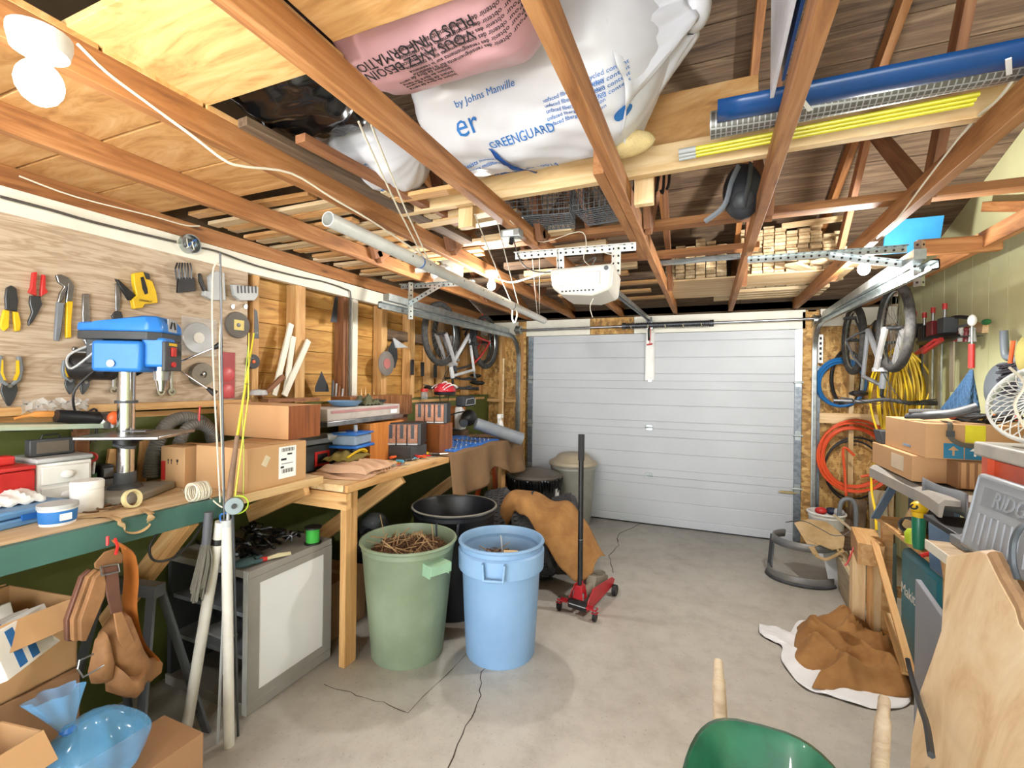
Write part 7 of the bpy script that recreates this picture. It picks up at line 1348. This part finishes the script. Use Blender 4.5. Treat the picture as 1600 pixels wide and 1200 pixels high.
for k in range(20):
    w_ = rnd.uniform(.06, .15); h_c = rnd.uniform(.55, 1.0); off = rnd.uniform(-.08, .08); x_ = .06-.012*k
    pts = spline([V((x_, off*.3, .02)), V((x_, off-w_*.6, -.12)), V((x_-.02, off-w_*rnd.uniform(.6, 1.3)+.05*rnd.uniform(-1, 1), -h_c*.5)), V((x_, off-w_*.5, -h_c*.9)), V((x_, off, -h_c)), V((x_, off+w_*.5, -h_c*.9)), V((x_, off+w_, -h_c*.5)), V((x_, off+w_*.6, -.12)), V((x_, off*.3, .02))], 5)
    B().tube(pts, .0075, 6).build('loop', YC, ys)
for k in range(3): B().tube(spline([V((-.13, -.10+.03*k, -.05-.2*k)), V((-.15, .0, -.12-.2*k)), V((-.13, .11, -.08-.2*k))], 5), .0075, 6).build('wrap', YC, ys)
B().tube([(0, 0, .03), (-.05, 0, .04), (-.06, 0, .08)], .008).build('hook', RED, ys)
wire('yellow_cord_tail', [(1.50, 5.0, 1.05), (1.30, 4.8, .92), (1.15, 4.3, .80), (1.08, 3.95, .70), (1.06, 3.85, .60)], .008, YC, 'yellow cord tail running down in front of the grey boards', 'cord')
# clamps rack
def bclamp(lb, px, py0, py1, mat, head, k):
    a = at(px, py0, X=1.56); c = at(px, py1, X=1.56); o = thing('bar_clamp', lb, 'clamp', a); L = a.z-c.z
    B().mm((-.008, -.03, -L), (.002, .022, .0)).build('bar', mat, o, bev=.001); B().mm((-.07, -.05, -.08), (.012, .05, .03)).build('head', head, o, bev=.006); B().cyl((-.045, 0, .02), (-.045, 0, .10), .009).build('screw', STEEL, o); B().cyl((-.045, 0, .09), (-.045, 0, .13), .014).build('knob', RED, o)
for k, (px, y0, y1, mt, hm, lb) in enumerate([(1440, 512, 655, DSTEEL, BLACK, 'black bar clamp, leftmost on the right wall'), (1456, 515, 650, GALV, BLACK, 'steel bar clamp with black head, second from the left'), (1470, 508, 650, GALV, M('dark_red', '#7c2428', .4), 'steel bar clamp with dark red head, third from the left'), (1489, 503, 612, M('bar_pale', '#c8bfa6', .5, .3), DGREY, 'wide pale bar clamp in front of the blue mesh bag')]): bclamp(lb, px, y0, y1, mt, hm, k)
o = thing('clamp_shelf', 'dark shaped plastic tool rack with black cover on the right wall', 'rack', at(1465, 530, X=1.52)); B().sph((-.0, .02, 0), (.06, .32, .035), 20).build('cover', BLACK, o); 
o = thing('red_squeegee', 'red plastic scraper blades lying on the black tool rack', 'scraper', at(1455, 543, X=1.47)); 
for k in range(2): B().slab([(0, .22-.12*k, -.04), (0, .23-.12*k, -.02), (0, -.10-.08*k, .055), (0, -.12-.08*k, .03)], (-.02, 0, 0)).build('blade', RED, o)
o = thing('steel_tool_shelf', 'thin dark metal shelf with small red tools on the right wall', 'shelf', at(1500, 530, X=1.62)); B().mm((-.1, -.30, -.006), (0, .22, .0)).build('tray', DSTEEL, o)
for k in range(4): q = thing('small_tool', ['red caulking cap', 'white cylindrical filter', 'dark red small clamp', 'grey gauge with white face'][k]+' on the thin metal shelf', 'tool', at(1494+8.5*k, 522, X=1.57)); B().cyl((0, 0, -.05), (0, 0, .02), .022, .015).sph((0, 0, .03), .018, 12).build('body', [RED, WHITE, mats['dark_red'], LGREY][k], q)
o = thing('coping_tool', 'black curved hacksaw lying on top of the wall tools', 'saw', at(1497, 502, X=1.56)); B().tube(spline([(0, .26, .0), (0, .15, .03), (0, 0, .03), (0, -.16, .0), (0, -.2, -.03)], 5), .012, 8).build('frame', BLACK, o); B().mm((-.002, -.2, -.045), (.002, .26, -.03)).build('blade', STEEL, o)
o = board('wood_cleat', at(1520, 510, X=1.63), at(1540, 513, X=1.63), .06, .03, W_PINE, (1, 0, 0)); tag(o, 'small pale wood cleat screwed to the green wall at the end of the tool rack', 'cleat')
o = thing('green_clip', 'small green plastic clip on the wood cleat', 'clip', at(1541, 503, X=1.6)); B().sph((0, 0, 0), (.02, .04, .02), 12).build('clip', M('clip_green', '#2f7a44', .4), o)
o = thing('red_handle_tool', 'screwdriver with long red handle hanging above the blue mesh bag', 'screwdriver', at(1518, 575, X=1.43)); B().cyl((0, 0, .0), (0, 0, .14), .015).build('handle', RED, o); B().cyl((0, 0, .14), (0, 0, .26), .006).build('shank', STEEL, o); B().sph((0, 0, .28), (.02, .03, .035), 12).build('hook_end', WHITE, o)
nb = at(1518, 578, X=1.42); nb.z = tz+.415 if 0 else nb.z; o = thing('blue_mesh_bag', 'blue mesh net bag hanging by its neck and resting on the cardboard box', 'bag', nb); NB = M('net_blue', '#234e74', .8, alpha=.86, var=.3, scale=30)
def net(u, v):
    a = u*2*PI; r = .012+.165*(v**1.1)*(1-.25*max(0, v-.85)/.15); return V((.45*r*math.cos(a)*(1+.1*math.sin(a*5))-.06*v, r*math.sin(a)*(1+.06*math.sin(a*7+v*4)), -.275*v+.008*math.sin(a*9)*v))
B().grid(net, 48, 26).build('net', NB, o)
b = B()
for k in range(20):
    for s in (-1, 1): b.tube([net((k/20+s*.35*j/12) % 1, j/12)*1.01 for j in range(13)], .0014, 4)
b.build('mesh_strands', M('net_strand', '#44688c', .7), o)['kind'] = 'stuff'
o2 = thing('dark_bundle', 'dark folded thing inside the blue mesh bag', 'bundle', nb+V((-.02, 0, -.17))); B().sph((0, 0, 0), (.035, .07, .08), 16).build('bundle', M('bundle_dark', '#1e2834', .8), o2)
# brush and dustpan
bs_ = at(1580, 560, X=1.58); o = thing('dustpan', 'grey dustpan hanging behind the brush on the right wall', 'dustpan', at(1568, 600, X=1.62)); B().sph((0, 0, -.03), (.012, .22, .16), 24).build('pan', M('pan_grey', '#7d868e', .5), o)
o = thing('bench_brush', 'grey bench brush with dark bristles hanging on the right wall', 'brush', at(1577, 562, X=1.57)); BRG = M('brush_grey', '#6e7880', .45)
B().tube(spline([(0, .055, .17), (0, .05, .10), (0, .03, .02), (0, -.05, -.0), (0, -.11, -.04), (0, -.13, -.18)], 5), .019, 10).build('handle', BRG, o); b = B(); rnd = random.Random(4)
for k in range(150): z = -.0-.17*rnd.random(); y0 = -.10-.03*rnd.random(); b.tube([(rnd.uniform(-.015, .015), y0, z), (rnd.uniform(-.02, .02), .08+rnd.uniform(-.01, .01), z-.03+rnd.uniform(-.015, .015))], .003, 4)
b.build('bristles', M('bristle', '#3c3a42', .8), o)['kind'] = 'stuff'
o = thing('olive_glove', 'olive and orange glove hanging at the right edge on the green wall', 'glove', at(1596, 555, X=1.55)); B().sph((0, -.03, -.0), (.03, .06, .10), 16).build('glove', M('olive_fabric', '#a49a58', .9), o); B().tube([(-.02, .03, .08), (-.02, .055, -.04)], .01).build('orange_cord', ORANGE, o)
# small things in the far right corner
o = thing('blue_level', 'dark blue box with red lettered sleeve standing below the grey panel', 'box', (1.16, 3.42, .777)); B().mm((-.05, -.06, 0), (.05, .06, .25)).build('box', M('navy', '#1e2a44'), o, bev=.003); B().mm((-.051, -.03, .15), (-.05, .02, .22)).build('picture', M('salmon', '#e0685a'), o)
o = thing('black_battery', 'black battery box with white label beside the navy box', 'battery', (1.15, 3.25, .777)); B().mm((-.06, -.07, 0), (.06, .07, .2)).build('case', BLACK, o, bev=.004); B().mm((-.061, -.03, .1), (-.06, .03, .17)).build('label', LGREY, o)
o = board('wedge_offcut', (1.0, 3.16, .78), (1.06, 3.1, .98), .07, .02, W_PINE, (0, 1, 0)); tag(o, 'small leaning wedge of pale wood on the crate', 'offcut')
o = thing('bent_grip', 'dark grey D-shaped handle standing against the boards in the far corner', 'handle', (1.18, 5.06, .26)); B().tube(spline([(-.06, 0, .0), (-.06, 0, .2), (-.03, 0, .28), (.03, 0, .28), (.06, 0, .2), (.06, 0, -.0)], 4), .018, 8).build('loop', MGREY, o); o2 = B().mm((-.09, -.09, 0), (.09, .09, .255)).build('low_block', W_GREY, loc=(1.2, 5.08, 0)); tag(o2, 'weathered block in the far right corner behind the white bucket', 'block')
lb_ = thing('sticker', 'white lettered sticker on the post right of the garage door', 'sticker', at(1282, 545, Y=5.40)); B().mm((-.022, 0, -.14), (.022, .002, .14)).build('paper', PAPER, lb_)
for k in range(5): B().mm((-.008, -.0008, -.11+.05*k), (.010, 0, -.085+.05*k)).build('print', INK, lb_)
